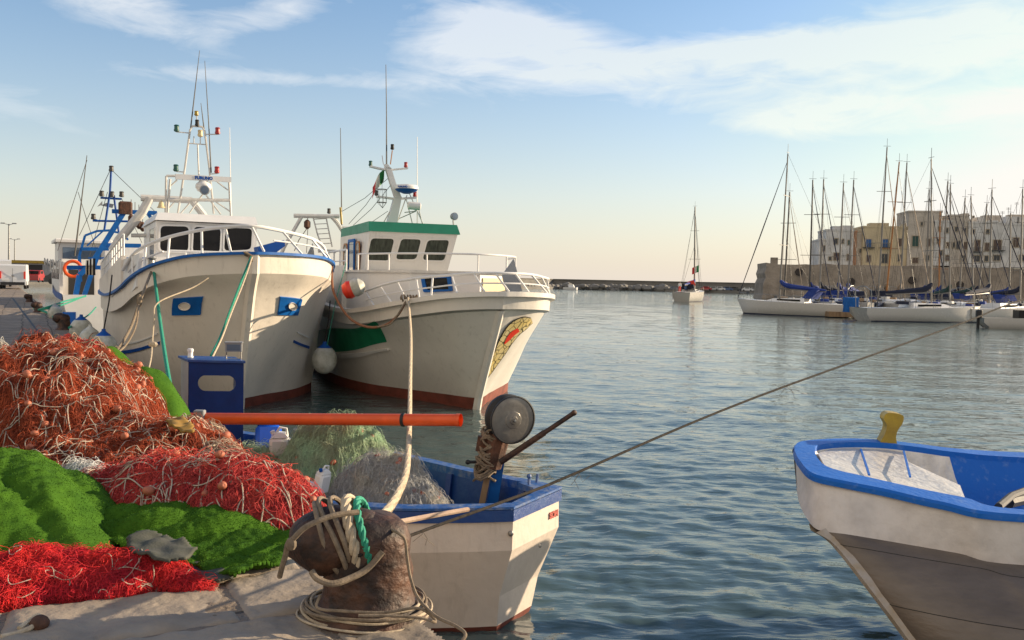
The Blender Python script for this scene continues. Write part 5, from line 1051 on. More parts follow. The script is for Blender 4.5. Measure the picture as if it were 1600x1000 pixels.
# ================================================================ FOREGROUND
# ---- small blue and white fishing boat alongside
near = [(.04,6.52,.955),(-.35,6.47,.95),(-.9,6.46,.945),(-1.6,6.72,.94),(-2.25,7.45,.95),(-2.8,8.4,.97),(-3.12,9.3,1.0)]
farr = [(.40,7.12,.97),(.18,7.42,.95),(-.25,7.85,.93),(-.95,8.5,.93),(-1.7,8.92,.94),(-2.45,9.22,.96),(-3.08,9.42,1.0)]
cen = (-1.2,7.6)
sb = thing('fishing_boat','small blue and white open fishing boat lying at the quay corner, full of nets','fishing boat',(cen[0],cen[1],0))
def inset(rail, k, z, end=.0):
    out = []
    for i,(x,y,zz) in enumerate(rail):
        q = min(len(near)-1,i); mx, my = (near[q][0]+farr[q][0])/2, (near[q][1]+farr[q][1])/2
        out.append((mx+(x-mx)*k-end*(1 if i==0 else .6 if i==1 else .2), my+(y-my)*k+end*.6*(1 if i==0 else .5 if i==1 else 0), z if z is not None else zz))
    return out
def sub(r, dz): return [(x,y,z-dz) for x,y,z in r]
def shell(rail):
    g0 = catmull(rail,6); kn = catmull([(x,y,z-.30) for x,y,z in inset(rail,1.02,None,.0)],6); l1 = catmull(inset(rail,.83,.27,.12),6); wl = catmull(inset(rail,.74,.03,.15),6); kl = catmull(inset(rail,.5,-.2,.2),6)
    a0 = catmull(sub(rail,.055),6)
    return g0, a0, kn, l1, wl, kl
SN, SF = shell(near), shell(farr)
m = MB()
for S_, fl in ((SN,False),(SF,True)): m.grid([S_[1],S_[2],S_[3],S_[4]], flip=fl)
for i in (1,2,3): m.grid([[SN[i][0],SF[i][0]],[SN[i+1][0],SF[i+1][0]]]); m.grid([[SN[i][-1],SF[i][-1]],[SN[i+1][-1],SF[i+1][-1]]])
M['sbhull'] = mat('small_boat_white', (.66,.58,.50), .45, var=.12, sc=3, bump=.2, bs=12, dirt=.3)
hl = m.build('hull', M['sbhull'], sb, True, angle=14)
m = MB()
for S_, fl in ((SN,False),(SF,True)): m.grid([S_[4],S_[5]], flip=fl)
m.grid([[SN[4][0],SF[4][0]],[SN[5][0],SF[5][0]]]); m.build('boot_top', M['red'], sb, True)
M['navyw'] = mat('worn_navy', (.002,.042,.20), .5, c2=(.02,.075,.23), sc=6, bump=.3, bs=22, dirt=.08, mix=.6)
M['wale'] = mat('worn_blue_rail', (.008,.08,.29), .5, c2=(.24,.27,.32), sc=14, bump=.4, bs=30, mix=.62)
loop = SN[0]+SF[0][::-1]; loopc = [Vector(p) for p in loop]
m = MB(); cmid = Vector((cen[0],cen[1],0)); OUT = []; INN = []
for i, p in enumerate(loopc):
    a, b = loopc[i-1], loopc[(i+1)%len(loopc)]; t = b-a; t.z = 0; t.normalize(); n = Vector((-t.y,t.x,0)); 
    if i == 0: n = Vector((.15,-1,0))
    if i == len(SN[0])*2-1: n = Vector((1,.1,0))
    OUT.append(p+n*.022); INN.append(p-n*.10)
O2 = [p-Vector((0,0,.085)) for p in OUT]; I2 = [p-Vector((0,0,.05)) for p in INN]
cl_ = lambda r: r+[r[0]]
m.grid([cl_(O2),cl_(OUT)]); m.grid([cl_(I2),cl_(O2)]); m.build('rub_rail', M['navyw'], sb, True, angle=40)
m = MB(); m.grid([cl_([p+Vector((0,0,.004)) for p in OUT]),cl_([p+Vector((0,0,.022)) for p in OUT]),cl_([p+Vector((0,0,.024)) for p in INN]),cl_(I2)]); m.build('gunwale', M['wale'], sb, True, angle=40)
m = MB(); I3 = []
for k in (.0,.25,.45): I3.append(cl_([Vector((p.x+(cmid.x-p.x)*k*.25,p.y+(cmid.y-p.y)*k*.25,p.z-.04-k*1.0)) for p in INN]))
m.grid(I3); m.build('inner_side', M['navyw'], sb, True)
m = MB(); m.add([Vector((p.x,p.y,.52)) for p in I3[2][:-1]],[tuple(range(len(I3[2])-1))]); m.build('deck', M['navy'], sb, True, smooth=False)
for i in range(2,26,4):
    p = Vector(SN[0][i]); q = Vector(SF[0][i]) 
    for A_,B_ in ((p,q),(q,p)):
        d = (B_-A_).normalized(); m = MB(); m.bar(A_+d*.13+Vector((0,0,-.03)),A_+d*.22+Vector((0,0,-.42)),.05,.05); m.build('rib', M['navyw'], sb, True, smooth=False)
text_mesh('SOM', .066, mat('name_red',(.45,.08,.06),.6), sb, Vector((.361,7.038,.79))-Vector((cen[0],cen[1],0)), (.51,.86,0), (0,0,1), 'name_lettering', .002, .004)
m = MB(); c = Vector((.035,6.53,.78)); m.ball(c+Vector((-.01,-.02,0)),.022,8); m.build('bolt', M['steel'], sb, True); m = MB(); m.ball(Vector((.25,6.83,.60)),.014,6); m.build('bolt', M['steel'], sb, True)
m = MB(); m.box((.2,7.05,1.0),(.16,.2,.05),rz=.6); m.tube([(.16,7.02,1.0),(.16,7.02,1.08)],.012,6); m.tube([(.22,7.12,1.0),(.23,7.12,1.09)],.012,6); m.ball((.16,7.02,1.09),.02,6); m.build('cleat', M['wale'], sb, True)
m = MB(); P = atD(476,790,6.75); m.box((-1.62,6.78,.985),(.07,.06,.06),rz=.2); m.build('wood_chock', M['wood'], sb, True, smooth=False)
m = MB(); P = Vector((-2.15,9.1,.99)); m.tube([P,P+Vector((0,0,.06))],.02,6); m.ball(P+Vector((0,0,.07)),.028,6); m.build('rowlock', M['steel'], sb, True)
# stern casing box with a rounded hand hole
def Bx(px,py,D): return atD(px,py,D)
bD = 8.75; tl, tr = atD(295,567,bD), atD(381,567,bD); bl, br = atD(296,702,bD), atD(382,702,bD)
X = (tr-tl); X.z = 0; wdt = X.length; X.normalize(); Yb = Vector((-X.y,X.x,0)); z1 = (tl.z+tr.z)/2; z0 = .5; o = Vector((tl.x,tl.y,0))
lean = Vector((-.227,.42,0))      # the box runs back and to the left
def Bp(u, z, d=0): return o+X*u+lean*d+Vector((0,0,z))
m = MB(); hz = atD(338,599,bD).z; hw = .5*68/85*wdt*1.0*.86; hh = .036*3.6/2+.012
hc = wdt*.515; hole = []
for k in range(24):
    a = 2*math.pi*k/24; cx = (hw-hh)*(1 if math.cos(a)>0 else -1); hole.append((hc+cx+hh*math.cos(a), hz+hh*math.sin(a)))
outer = []
for (x_,z_) in hole:     # outer ring on the rectangle
    dx, dz = x_-hc, z_-hz; sx = (wdt-hc if dx>0 else hc)/max(abs(dx),1e-6); sz = (z1-hz if dz>0 else .26)/max(abs(dz),1e-6); s_ = min(sx,sz); outer.append((hc+dx*s_, hz+dz*s_))
ci = lambda tgt: min(range(24), key=lambda k: (outer[k][0]-tgt[0])**2+(outer[k][1]-tgt[1])**2)
for tgt in ((0,z1),(wdt,z1),(0,hz-.26),(wdt,hz-.26)): outer[ci(tgt)] = tgt
for d in (0,.04):
    V = [Bp(x_,z_,d) for x_,z_ in hole]+[Bp(x_,z_,d) for x_,z_ in outer]; m.add(V,[(k,(k+1)%24,24+(k+1)%24,24+k) for k in range(24)])
m.add([Bp(x_,z_,d) for d in (0,.04) for x_,z_ in hole],[(k,(k+1)%24,24+(k+1)%24,24+k) for k in range(24)])
zb = hz-.26
m.add([Bp(0,zb),Bp(wdt,zb),Bp(wdt,z0),Bp(0,z0)],[(0,1,2,3)])
m.add([Bp(wdt,z1),Bp(wdt,z0),Bp(wdt,z0,1),Bp(wdt,z1,1)],[(0,1,2,3)])
bx = m.build('cabin_box', M['navy'], sb, True, smooth=False)
m = MB(); m.add([Bp(-.004,z1),Bp(-.004,z0),Bp(-.0,z0,1),Bp(-.0,z1,1)],[(0,1,2,3)]); m.build('side_panel', M['grey'], sb, True, smooth=False)
m = MB(); a = [Bp(-.012,z1+.003,-.04),Bp(wdt+.012,z1+.003,-.04),Bp(wdt+.012,z1+.003,1.02),Bp(-.03,z1+.003,1.02)]; m.prism(a,(0,0,.022)); m.build('box_lid', M['navyw'], sb, True, smooth=False)
c = Bp(.055,z1+.025,.5); m = MB(); m.lathe([(.028,0),(.03,.01),(.024,.02),(.024,.06),(.03,.062),(.03,.085),(.022,.092)],c,(0,0,1),14); m.build('beacon_lamp', M['plastic'], sb, True)
c = Bp(wdt*.90,z1+.14,.45); fx = Vector((.9,-.42,-.0)).normalized(); m = MB(); A3 = (Vector((.95,.2,0)).normalized(), Vector((-.2,.95,0)).normalized(), Vector((0,0,1)))
m.box(c,(.155,.07,.085),ax=A3); m.box(c+Vector((0,0,.048)),(.17,.09,.012),ax=A3); fl = m.build('floodlight', M['grey'], sb, True, smooth=False)
m = MB(); m.box(c-A3[1]*.037,(.125,.008,.06),ax=A3); m.build('lens', M['glassb'], fl, True, smooth=False)
m = MB()
for s in (-1,1): m.tube([c+A3[0]*.07*s+Vector((0,0,-.02)),c+A3[0]*.07*s+Vector((0,0,-.125))],.006,5)
m.tube([c-A3[0]*.075+Vector((0,0,-.115)),c+A3[0]*.075+Vector((0,0,-.115))],.006,5); m.build('bracket', M['steel'], fl, True)
m = MB(); g = catmull([Bp(.19,.95,-.02),Bp(.17,.82,-.05),Bp(.22,.7,-.03)],6); m.tube(g,.006,5); m.build('cord', M['ropew'], sb, True)
# side bench strip beyond the box
m = MB(); a, b = atD(322,706,8.5), atD(440,706,8.6); m.bar(a,b,.1,.06); m.build('bench_edge', M['navyw'], sb, True, smooth=False)
# ---- orange pole with its bracket
pa, pb = atD(288,654,8.1), atD(720,656.5,7.3)
t = thing('orange_pole','long orange plastic pole held level over the small boat, beside the navy box','pole',pa)
m = MB(); d = (pb-pa); m.tube([(0,0,0),d*.5,d*.985,d*.986,d],[.052,.050,.049,.052,.052],20,cap=False); m.tube([(0,0,0),d],.044,20,cap=False); m.build('pipe', M['orange'], t)
m = MB(); m.lathe([(0,0),(.05,.001)],(0,0,0),d,20); m.build('end_cap', M['orange'], t)
q = atD(312,649,8.0)-pa; m = MB(); m.bbox(q,(.095,.07,.095),.008); m.bar(q+Vector((.0,.02,-.04)),q+Vector((.01,.02,-.45)),.04); m.build('bracket', M['grey'], t, angle=20)
q = d*.81; m = MB(); m.lathe([(.055,-.014),(.057,0),(.055,.014)],q,d,20); m.build('tape_band', M['black'], t)
# ---- net hauler
hP = atD(755,790,7.35); hP.z = .52
t = thing('net_hauler','net hauler with a dark steel drum on a rope-lashed wooden post in the small boat','net hauler',hP)
def Hh(px,py,D=7.35): return atD(px,py,D)-hP
m = MB(); m.bar(Hh(748,812),Hh(772,690),.07,.05); m.build('post', M['wood'], t, smooth=False)
m = MB(); m.bar(Hh(765,812,7.42),Hh(783,700,7.42),.10,.09); m.build('metal_post', M['bluemid'], t, smooth=False)
m = MB(); m.tube([Hh(768,730),Hh(776,690),Hh(788,665)],[.08,.1,.07],10); m.bar(Hh(745,692),Hh(790,700),.07,.12); m.build('gear_head', M['rust'], t, angle=30)
m = MB(); g = random.Random(4)
for k in range(22):
    z = k/21; c = Hh(757+z*14,745-z*75); ph = g.random()*6; m.tube([c+Vector(((.075+.02*g.random())*math.cos(a+ph),(.07+.02*g.random())*math.sin(a+ph),.035*math.sin(2*a+ph))) for a in np.linspace(0,6.28,11)[:-1]],.010,5,closed=True)
for k in range(5): m.tube([Hh(748+k*5,735),Hh(752+k*4,700+3*k),Hh(756+k*5,672)],.012,5)
m.build('lashing', M['ropeb'] if False else M['ropeo'], t)
ax = Vector((.42,-.88,-.06)).normalized(); c = Hh(801,656,7.25)
m = MB(); m.lathe([(.11,-.16),(.185,-.14),(.19,-.10),(.145,-.06),(.14,-.05),(.17,-.015),(.195,-.005),(.197,.010),(.188,.014),(.184,.004)],c,ax,40); dr = m.build('drum', M['black'], t, angle=30)
m = MB(); m.lathe([(.186,.004),(.17,.010),(.12,.010),(.07,.014),(.066,.018),(.035,.022),(.03,.030),(.012,.032)],c,ax,40); dr2 = m.build('drum_face', mat('brushed_steel',(.26,.24,.21),.38,m=.45,c2=(.17,.155,.14),sc=9,bump=.2,bs=40), t, angle=30)
m = MB(); m.lathe([(.014,.03),(.012,.05),(.004,.052)],c,ax,8); m.build('hub_bolt', M['steel'], dr2)
a, b = Hh(782,722,7.2), Hh(897,645,7.05); m = MB(); m.tube([a,a.lerp(b,.6),a.lerp(b,.61),b],[.026,.024,.019,.019],10); m.ball(b,.024,8); m.build('handle_bar', M['rust2'], t)
m = MB(); m.tube([Hh(731,722),Hh(755,722)],.014,6); m.ball(Hh(731,722),.022,6); m.build('side_pin', M['black'], t)

# ================================================================ NETS AND CLOTHS
def bump2(x, y, B):
    cx, cy, rx, ry, rot, h, p = B; c, s = math.cos(rot), math.sin(rot); u = ((x-cx)*c+(y-cy)*s)/rx; v = (-(x-cx)*s+(y-cy)*c)/ry
    return h*np.maximum(0,1-(u*u+v*v))**p
def vnoise(x, y, seed, sc):
    g = np.random.default_rng(seed); z = 0
    for k in range(9):
        th = g.uniform(0,6.28); q = g.uniform(.5,1.8)/sc; z = z+np.sin(q*(x*math.cos(th)+y*math.sin(th))*6.28+g.uniform(0,6.28)+1.1*np.sin(q*.7*(x*math.sin(th)-y*math.cos(th))*6.28+k))
    return z/5
class Heap:
    def __init__(s, base, bumps, rough=.03, seed=1, lump=.25): s.base = base; s.B = bumps; s.rough = rough; s.seed = seed; s.lump = lump
    def h(s, x, y):
        z = np.zeros_like(x)
        for B in s.B: b = bump2(x,y,B); z = np.where(z>0, np.maximum(z,b)+.25*np.minimum(z,b), b)
        k = np.clip(z/.12,0,1)
        return z*(1+s.lump*.35*vnoise(x,y,s.seed+5,.5))+k*s.rough*(vnoise(x,y,s.seed,.22)+.6*vnoise(x,y,s.seed+1,.09)+.35*vnoise(x,y,s.seed+2,.045))
    def bounds(s): 
        xs = [(B[0]-max(B[2],B[3]),B[0]+max(B[2],B[3]),B[1]-max(B[2],B[3]),B[1]+max(B[2],B[3])) for B in s.B]
        return min(a[0] for a in xs),max(a[1] for a in xs),min(a[2] for a in xs),max(a[3] for a in xs)
    def mesh(s, name, mt, parent, step=.025):
        x0,x1,y0,y1 = s.bounds(); nx, ny = int((x1-x0)/step), int((y1-y0)/step); X, Y = np.meshgrid(np.linspace(x0,x1,nx),np.linspace(y0,y1,ny)); Z = s.h(X,Y)
        V = np.stack([X,Y,s.base+Z-.01],-1).reshape(-1,3); ok = (Z>.012); i, j = np.meshgrid(np.arange(ny-1),np.arange(nx-1),indexing='ij')
        keep = (ok[:-1,:-1]|ok[1:,1:]|ok[1:,:-1]|ok[:-1,1:]).ravel(); b = (i*nx+j).ravel()[keep]; F = np.stack([b,b+1,b+nx+1,b+nx],-1)
        used = np.unique(F); mp = np.zeros(len(V),int); mp[used] = np.arange(len(used))
        return np_mesh(name, V[used], mp[F], mt, parent, True)
    def walk(s, n, K, ds, curl, lift, jit=.02, thr=.03, dirn=None, seed=0, front=None):
        g = np.random.default_rng(seed+s.seed*17); x0,x1,y0,y1 = s.bounds(); pts = []
        while sum(len(p) for p in pts) < n:
            x = g.uniform(x0,x1,n*4); y = g.uniform(y0,y1,n*4); pts.append(np.stack([x,y],1)[s.h(x,y)>thr])
        p = np.concatenate(pts)[:n]; x, y = p[:,0].copy(), p[:,1].copy()
        th = g.uniform(0,6.28,n) if dirn is None else g.normal(dirn,.5,n); w = g.normal(0,curl*.5,n); off = np.abs(g.normal(lift,lift*.7,n)); P = []
        ph = g.uniform(0,6.28,n)
        for k in range(K):
            z = s.base+np.maximum(s.h(x,y),.004)+off+jit*np.sin(k*.7+ph); P.append(np.stack([x,y,z],1))
            w = w*.85+g.normal(0,curl*.35,n); th = th+w
            # slide along slope less when steep: keep 3-D step about constant
            nx_, ny_ = x+ds*np.cos(th), y+ds*np.sin(th); dz = s.h(nx_,ny_)-s.h(x,y); f = 1/np.sqrt(1+(dz/ds)**2); x = x+ds*f*np.cos(th); y = y+ds*f*np.sin(th)
            out = s.h(x,y) < .01; th = np.where(out, th+2.4, th)
        return np.stack(P,1)
def smoothpaths(P, k=2):
    out = []
    n, K, _ = P.shape
    for i in range(K-1):
        p0 = P[:,max(i-1,0)]; p1 = P[:,i]; p2 = P[:,i+1]; p3 = P[:,min(i+2,K-1)]
        for j in range(k):
            t = j/k; out.append(.5*((2*p1)+(p2-p0)*t+(2*p0-5*p1+4*p2-p3)*t*t+(3*p1-p0-3*p2+p3)*t**3))
    out.append(P[:,-1]); return np.stack(out,1)
def net(name, label, heap, base, strand, nstr, nrope, nfl, ropem='ropew', sr=.0016, rr=.006, seed=0, step=.025, cat='fishing net', fr_=.03, K=16, ds=.028, group=None, lift=.012, floatm='float', ropeK=26, ropelift=.025, longn=0, flift=.022):
    x0,x1,y0,y1 = heap.bounds(); t = thing(name,label,cat,((x0+x1)/2,(y0+y1)/2,heap.base),0,group)
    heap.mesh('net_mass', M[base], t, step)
    P = heap.walk(nstr,K,ds,.5,lift,.008,seed=seed); o = strands('loose_mesh', P, np.full(nstr,sr)*RNG.uniform(.7,1.5,nstr), M[strand], t, True)
    P = smoothpaths(heap.walk(nstr//9,12,ds*1.1,1.0,lift*2.6,.012,seed=seed+5),2); strands('loose_loops', P, sr*1.15, M[strand], t, True)
    if nrope:
        P = smoothpaths(heap.walk(nrope,ropeK,.042,.42,ropelift,.022,seed=seed+1,thr=.05),2); strands('float_line', P, np.full(nrope,rr)*RNG.uniform(.8,1.15,nrope), M[ropem], t, True, 6)
    if longn: P = smoothpaths(heap.walk(longn,70,.045,.16,ropelift*1.2,.014,seed=seed+2,thr=.05),2); strands('head_rope', P, np.full(longn,rr*1.1), M[ropem], t, True, 6)
    g = random.Random(seed+3)
    if nfl:
        Q = heap.walk(nfl,1,.02,.1,flift,0,seed=seed+9,thr=.06)[:,0]
        fm = MB(); fm.lathe([(.35,-1.05),(.72,-.82),(.98,-.3),(.98,.3),(.72,.82),(.35,1.05),(.22,1.0)],(0,0,0),(0,0,1),12); fm = fm.v, fm.f
        me = bpy.data.meshes.new('float'); me.from_pydata(fm[0],[],fm[1]); me.shade_smooth(); me.materials.append(M[floatm])
        for q in Q:
            f = bpy.data.objects.new('float', me); COL.objects.link(f); f.parent = t; f.location = MW[t.name].inverted()@Vector(q); f.rotation_euler = (g.uniform(.4,2.6),g.uniform(-1,1),g.uniform(0,3)); s_ = fr_*g.uniform(.8,1.2); f.scale = (s_,s_,s_*1.15)
    return t
big = Heap(QZ,[(-3.42,6.95,.82,.98,.0,.745,.6),(-2.40,6.22,.58,.52,.3,.33,.6),(-4.40,6.7,.95,1.0,0,.66,.6),(-2.75,5.75,.75,.5,.1,.25,.6),(-3.12,6.3,.62,.6,0,.52,.6)],.035,3,.25)
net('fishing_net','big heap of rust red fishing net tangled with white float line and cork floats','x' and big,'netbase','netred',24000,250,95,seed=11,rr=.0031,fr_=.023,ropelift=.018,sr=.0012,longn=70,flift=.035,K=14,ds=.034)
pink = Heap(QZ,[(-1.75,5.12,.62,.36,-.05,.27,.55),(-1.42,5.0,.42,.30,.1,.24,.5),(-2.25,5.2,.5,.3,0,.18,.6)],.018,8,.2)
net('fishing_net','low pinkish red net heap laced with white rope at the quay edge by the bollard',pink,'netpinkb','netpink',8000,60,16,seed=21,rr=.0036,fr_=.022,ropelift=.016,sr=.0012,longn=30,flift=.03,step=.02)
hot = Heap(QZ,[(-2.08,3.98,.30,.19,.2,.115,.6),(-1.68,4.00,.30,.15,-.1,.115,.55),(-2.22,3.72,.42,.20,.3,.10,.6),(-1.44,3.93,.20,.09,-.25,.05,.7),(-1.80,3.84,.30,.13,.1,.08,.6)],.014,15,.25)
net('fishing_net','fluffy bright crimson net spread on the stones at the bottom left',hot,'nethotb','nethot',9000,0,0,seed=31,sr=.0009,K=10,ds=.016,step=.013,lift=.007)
m = hot
P = smoothpaths(m.walk(60,8,.02,.7,.02,.01,seed=77),2); tg = strands('white_threads', P, .0022, M['ropew']); tag(tg,'short curled white threads scattered over the crimson net','threads',kind='stuff')
grey = Heap(QZ,[(-4.15,7.15,.42,.55,0,.80,.6),(-3.95,6.75,.30,.3,0,.62,.6)],.03,23,.2)
net('fishing_net','pale grey net bundle at the left edge behind the rust red heap',grey,'netgreyb','netgrey',1500,22,0,'ropew',seed=41)
backr = Heap(QZ,[(-4.0,8.0,.55,.4,0,.66,.6),(-3.7,8.0,.4,.3,0,.6,.6)],.03,29,.2)
net('fishing_net','far pinkish net behind the rust red heap',backr,'netpinkb','netpink',1500,30,6,'ropeo',seed=51)
bei = Heap(QZ,[(-2.22,6.55,.26,.38,.35,.27,.6),(-1.98,6.12,.24,.30,.3,.2,.6)],.02,33,.2)
net('fishing_net','beige brown net at the right foot of the rust red heap near the navy box',bei,'netbeigeb','netbeige',2200,12,0,'rope',seed=61,sr=.0015)
wht = Heap(QZ,[(-2.25,5.25,.3,.16,-.5,.17,.6),(-2.55,5.4,.2,.16,-.5,.2,.6)],.015,36,.2)
net('fishing_net','small tuft of white monofilament net between the green carpet and the red heaps',wht,'netbeigeb','plastic',1500,0,0,seed=65,sr=.0012,step=.02)
gr = Heap(.62,[(-1.5,8.0,.58,.48,.15,.70,.6),(-2.3,8.2,.62,.42,.1,.36,.7)],.03,43,.2)
net('fishing_net','pale green monofilament net heaped in the middle of the small boat',gr,'netgreenb','netgreen',12000,50,18,'netgreen',seed=71,sr=.0011,rr=.0026,fr_=.02,K=24,ds=.035,lift=.02)
bl_ = Heap(.58,[(-1.02,7.15,.48,.38,-.1,.55,.6),(-.68,7.1,.28,.26,0,.34,.6)],.025,53,.2)
net('fishing_net','blue grey monofilament net heaped in the bow of the small boat under the thick rope',bl_,'netgreyb','netgrey',11000,60,24,'ropew',seed=81,sr=.0010,rr=.0030,fr_=.02,K=24,ds=.03,lift=.018)
# ---- green artificial grass cloths
def cloth(name, label, inside, hfun, x0,x1,y0,y1, step, seed, blades, th=.018, under=None):
    nx, ny = int((x1-x0)/step), int((y1-y0)/step); X, Y = np.meshgrid(np.linspace(x0,x1,nx),np.linspace(y0,y1,ny)); Z = hfun(X,Y); IN = inside(X,Y)
    i, j = np.meshgrid(np.arange(ny-1),np.arange(nx-1),indexing='ij'); keep = (IN[:-1,:-1]&IN[1:,1:]&IN[1:,:-1]&IN[:-1,1:]).ravel(); b = (i*nx+j).ravel()[keep]
    V = np.stack([X,Y,Z],-1).reshape(-1,3); n = len(V); V2 = V.copy(); V2[:,2] -= th; F = np.stack([b,b+1,b+nx+1,b+nx],-1); Fb = F[:,::-1]+n
    E = {}
    for f in F:
        for a,c in zip(f,np.roll(f,-1)):
            if (c,a) in E: del E[(c,a)]
            else: E[(a,c)] = 1
    S_ = np.array([(c,a,a+n,c+n) for a,c in E]); VV = np.concatenate([V,V2]); FF = np.concatenate([F,Fb,S_]); used = np.unique(FF); mp = np.zeros(len(VV),int); mp[used] = np.arange(len(used))
    t = thing(name,label,'carpet',((x0+x1)/2,(y0+y1)/2,QZ)); np_mesh('cloth', VV[used], mp[FF], M['carpet'], t, True)
    g = np.random.default_rng(seed); k = blades*2; x = g.uniform(x0,x1,k); y = g.uniform(y0,y1,k); ok = inside(x,y); x, y = x[ok][:blades], y[ok][:blades]; z = hfun(x,y)
    e = .01; nrm = np.stack([-(hfun(x+e,y)-z)/e,-(hfun(x,y+e)-z)/e,np.ones_like(x)],1); nrm /= np.linalg.norm(nrm,axis=1,keepdims=True)
    P = np.stack([x,y,z-.001],1); T = g.normal(0,1,(len(x),3)); T -= nrm*(T*nrm).sum(1,keepdims=True); T /= np.linalg.norm(T,axis=1,keepdims=True)
    w = .0017; L_ = g.uniform(.002,.0045,(len(x),1)); tip = P+nrm*L_+g.normal(0,.003,(len(x),3)); V = np.stack([P-T*w,P+T*w,tip],1).reshape(-1,3); np_mesh('pile', V, np.arange(len(V)).reshape(-1,3), M['blade'], t, True, smooth=False)
    return t
def folds(x, y, dirs, seed):
    z = 0
    for th, lam, a, ph in dirs: u = x*math.cos(th)+y*math.sin(th); v = -x*math.sin(th)+y*math.cos(th); z = z+a*(np.abs(np.sin(3.1416*(u+.06*np.sin(5*v+ph))/lam+ph))**.62-.5)
    return z
c1h = Heap(QZ,[(-3.10,4.78,1.12,.82,-.25,.42,.85),(-2.35,4.45,.52,.32,-.55,.13,.8)],0,2,.0)
def hf1(x,y): h = c1h.h(x,y); return QZ+.02+h+np.clip(h/.2,0,1)*(folds(x,y,[(.7,.36,.05,.5),(.15,.9,.05,.2)],1)+.055*np.maximum(0,1-np.abs(np.sin(3.1416*((x*.80+y*.60)+.05*np.sin(4*(y*.8-x*.6)))/.30))/.75)**1.3*(.6+.5*np.sin(2.1*y-3*x))+.012*vnoise(x,y,5,.12))
def in1(x,y): return (c1h.h(x,y)>.015+.01*vnoise(x,y,9,.3)) & (x>-4.6)
cloth('carpet','large bright green artificial grass cloth draped over the nets at the left edge',in1,hf1,-4.6,-1.6,3.9,5.9,.016,3,90000)
pgn = [atz(x,y,QZ+.06) for x,y in ((128,812),(150,792),(245,783),(340,812),(400,818),(452,826),(478,842),(440,872),(368,898),(318,886),(262,868),(222,850),(190,850),(150,840))]
def inpoly(x, y, P):
    c = np.zeros(x.shape,bool); n = len(P)
    for i in range(n):
        x1,y1,x2,y2 = P[i].x,P[i].y,P[(i+1)%n].x,P[(i+1)%n].y
        c ^= ((y1>y)!=(y2>y)) & (x < (x2-x1)*(y-y1)/((y2-y1) if abs(y2-y1)>1e-9 else 1e-9)+x1)
    return c
c2h = Heap(QZ,[(-1.75,4.72,.55,.28,-.1,.10,.8)],0,2,0)
def hf2(x,y): return QZ+.035+c2h.h(x,y)*1.0+.05*(folds(x,y,[(1.9,.17,.8,.3),(2.5,.3,.6,1),(.6,.4,.4,0)],1))+.006*vnoise(x,y,7,.1)
cloth('carpet','rumpled smaller green grass cloth lying flat beside the bollard',lambda x,y: inpoly(x+.012*vnoise(x,y,3,.15),y,pgn),hf2,-2.4,-.8,3.9,5.1,.012,5,60000)
def slabcloth(name, label, pts, z, mt, cat='carpet', amp=.012, seed=1):
    P = [atz(x,y,z) for x,y in pts]; x0,x1 = min(p.x for p in P),max(p.x for p in P); y0,y1 = min(p.y for p in P),max(p.y for p in P); step = .014; nx, ny = int((x1-x0)/step)+2, int((y1-y0)/step)+2
    X, Y = np.meshgrid(np.linspace(x0,x1,nx),np.linspace(y0,y1,ny)); IN = inpoly(X,Y,P); Z = z+amp*vnoise(X,Y,seed,.2)+amp*.12*vnoise(X,Y,seed+3,.09); i, j = np.meshgrid(np.arange(ny-1),np.arange(nx-1),indexing='ij'); keep = (IN[:-1,:-1]|IN[1:,1:]|IN[1:,:-1]|IN[:-1,1:]).ravel(); b = (i*nx+j).ravel()[keep]
    F = np.stack([b,b+1,b+nx+1,b+nx],-1); V = np.stack([X,Y,Z],-1).reshape(-1,3); o = np_mesh(name,V,F,mt); 
    sm = o.modifiers.new('thick','SOLIDIFY'); sm.thickness = .012; tag(o,label,cat); return o
slabcloth('carpet_flap','folded back grey brown underside of the green cloth showing between the two cloths',[(202,838),(222,829),(258,835),(306,856),(290,868),(250,872),(225,862),(208,856)],QZ+.16,M['under'],amp=.014)
slabcloth('carpet_flap','flat dark grey strip of cloth underside lying on the stones below the green cloth',[(250,872),(300,868),(345,888),(366,898),(340,905),(300,902),(270,896)],QZ+.045,M['under'],amp=.006,seed=4)
c3h = Heap(QZ,[(-2.98,7.35,.46,.36,-.35,.60,.8)],0,2,0)
cloth('carpet','green grass cloth showing behind the right shoulder of the rust red net heap',lambda x,y: c3h.h(x,y)>.03,lambda x,y: QZ+.02+c3h.h(x,y)+.02*vnoise(x,y,3,.2),-3.7,-2.3,6.7,7.9,.025,6,9000)
c4h = Heap(QZ,[(-3.95,8.7,.55,.4,0,.66,.8)],0,2,0)
cloth('carpet','small patch of green grass cloth peeping above the back of the net heaps',lambda x,y: c4h.h(x,y)>.03,lambda x,y: QZ+.02+c4h.h(x,y)+.02*vnoise(x,y,3,.2),-4.6,-3.3,8.1,9.3,.025,6,5000)
# yellow-brown cloth scrap at the shoulder of the heap
slabcloth('cloth_scrap','yellow brown cloth scrap on the right shoulder of the net heap beside the pole',[(262,655),(280,650),(298,662),(300,675),(280,668),(268,664)],QZ+.40,mat('mustard_cloth',(.30,.17,.03),.9,var=.4),'cloth',.02)
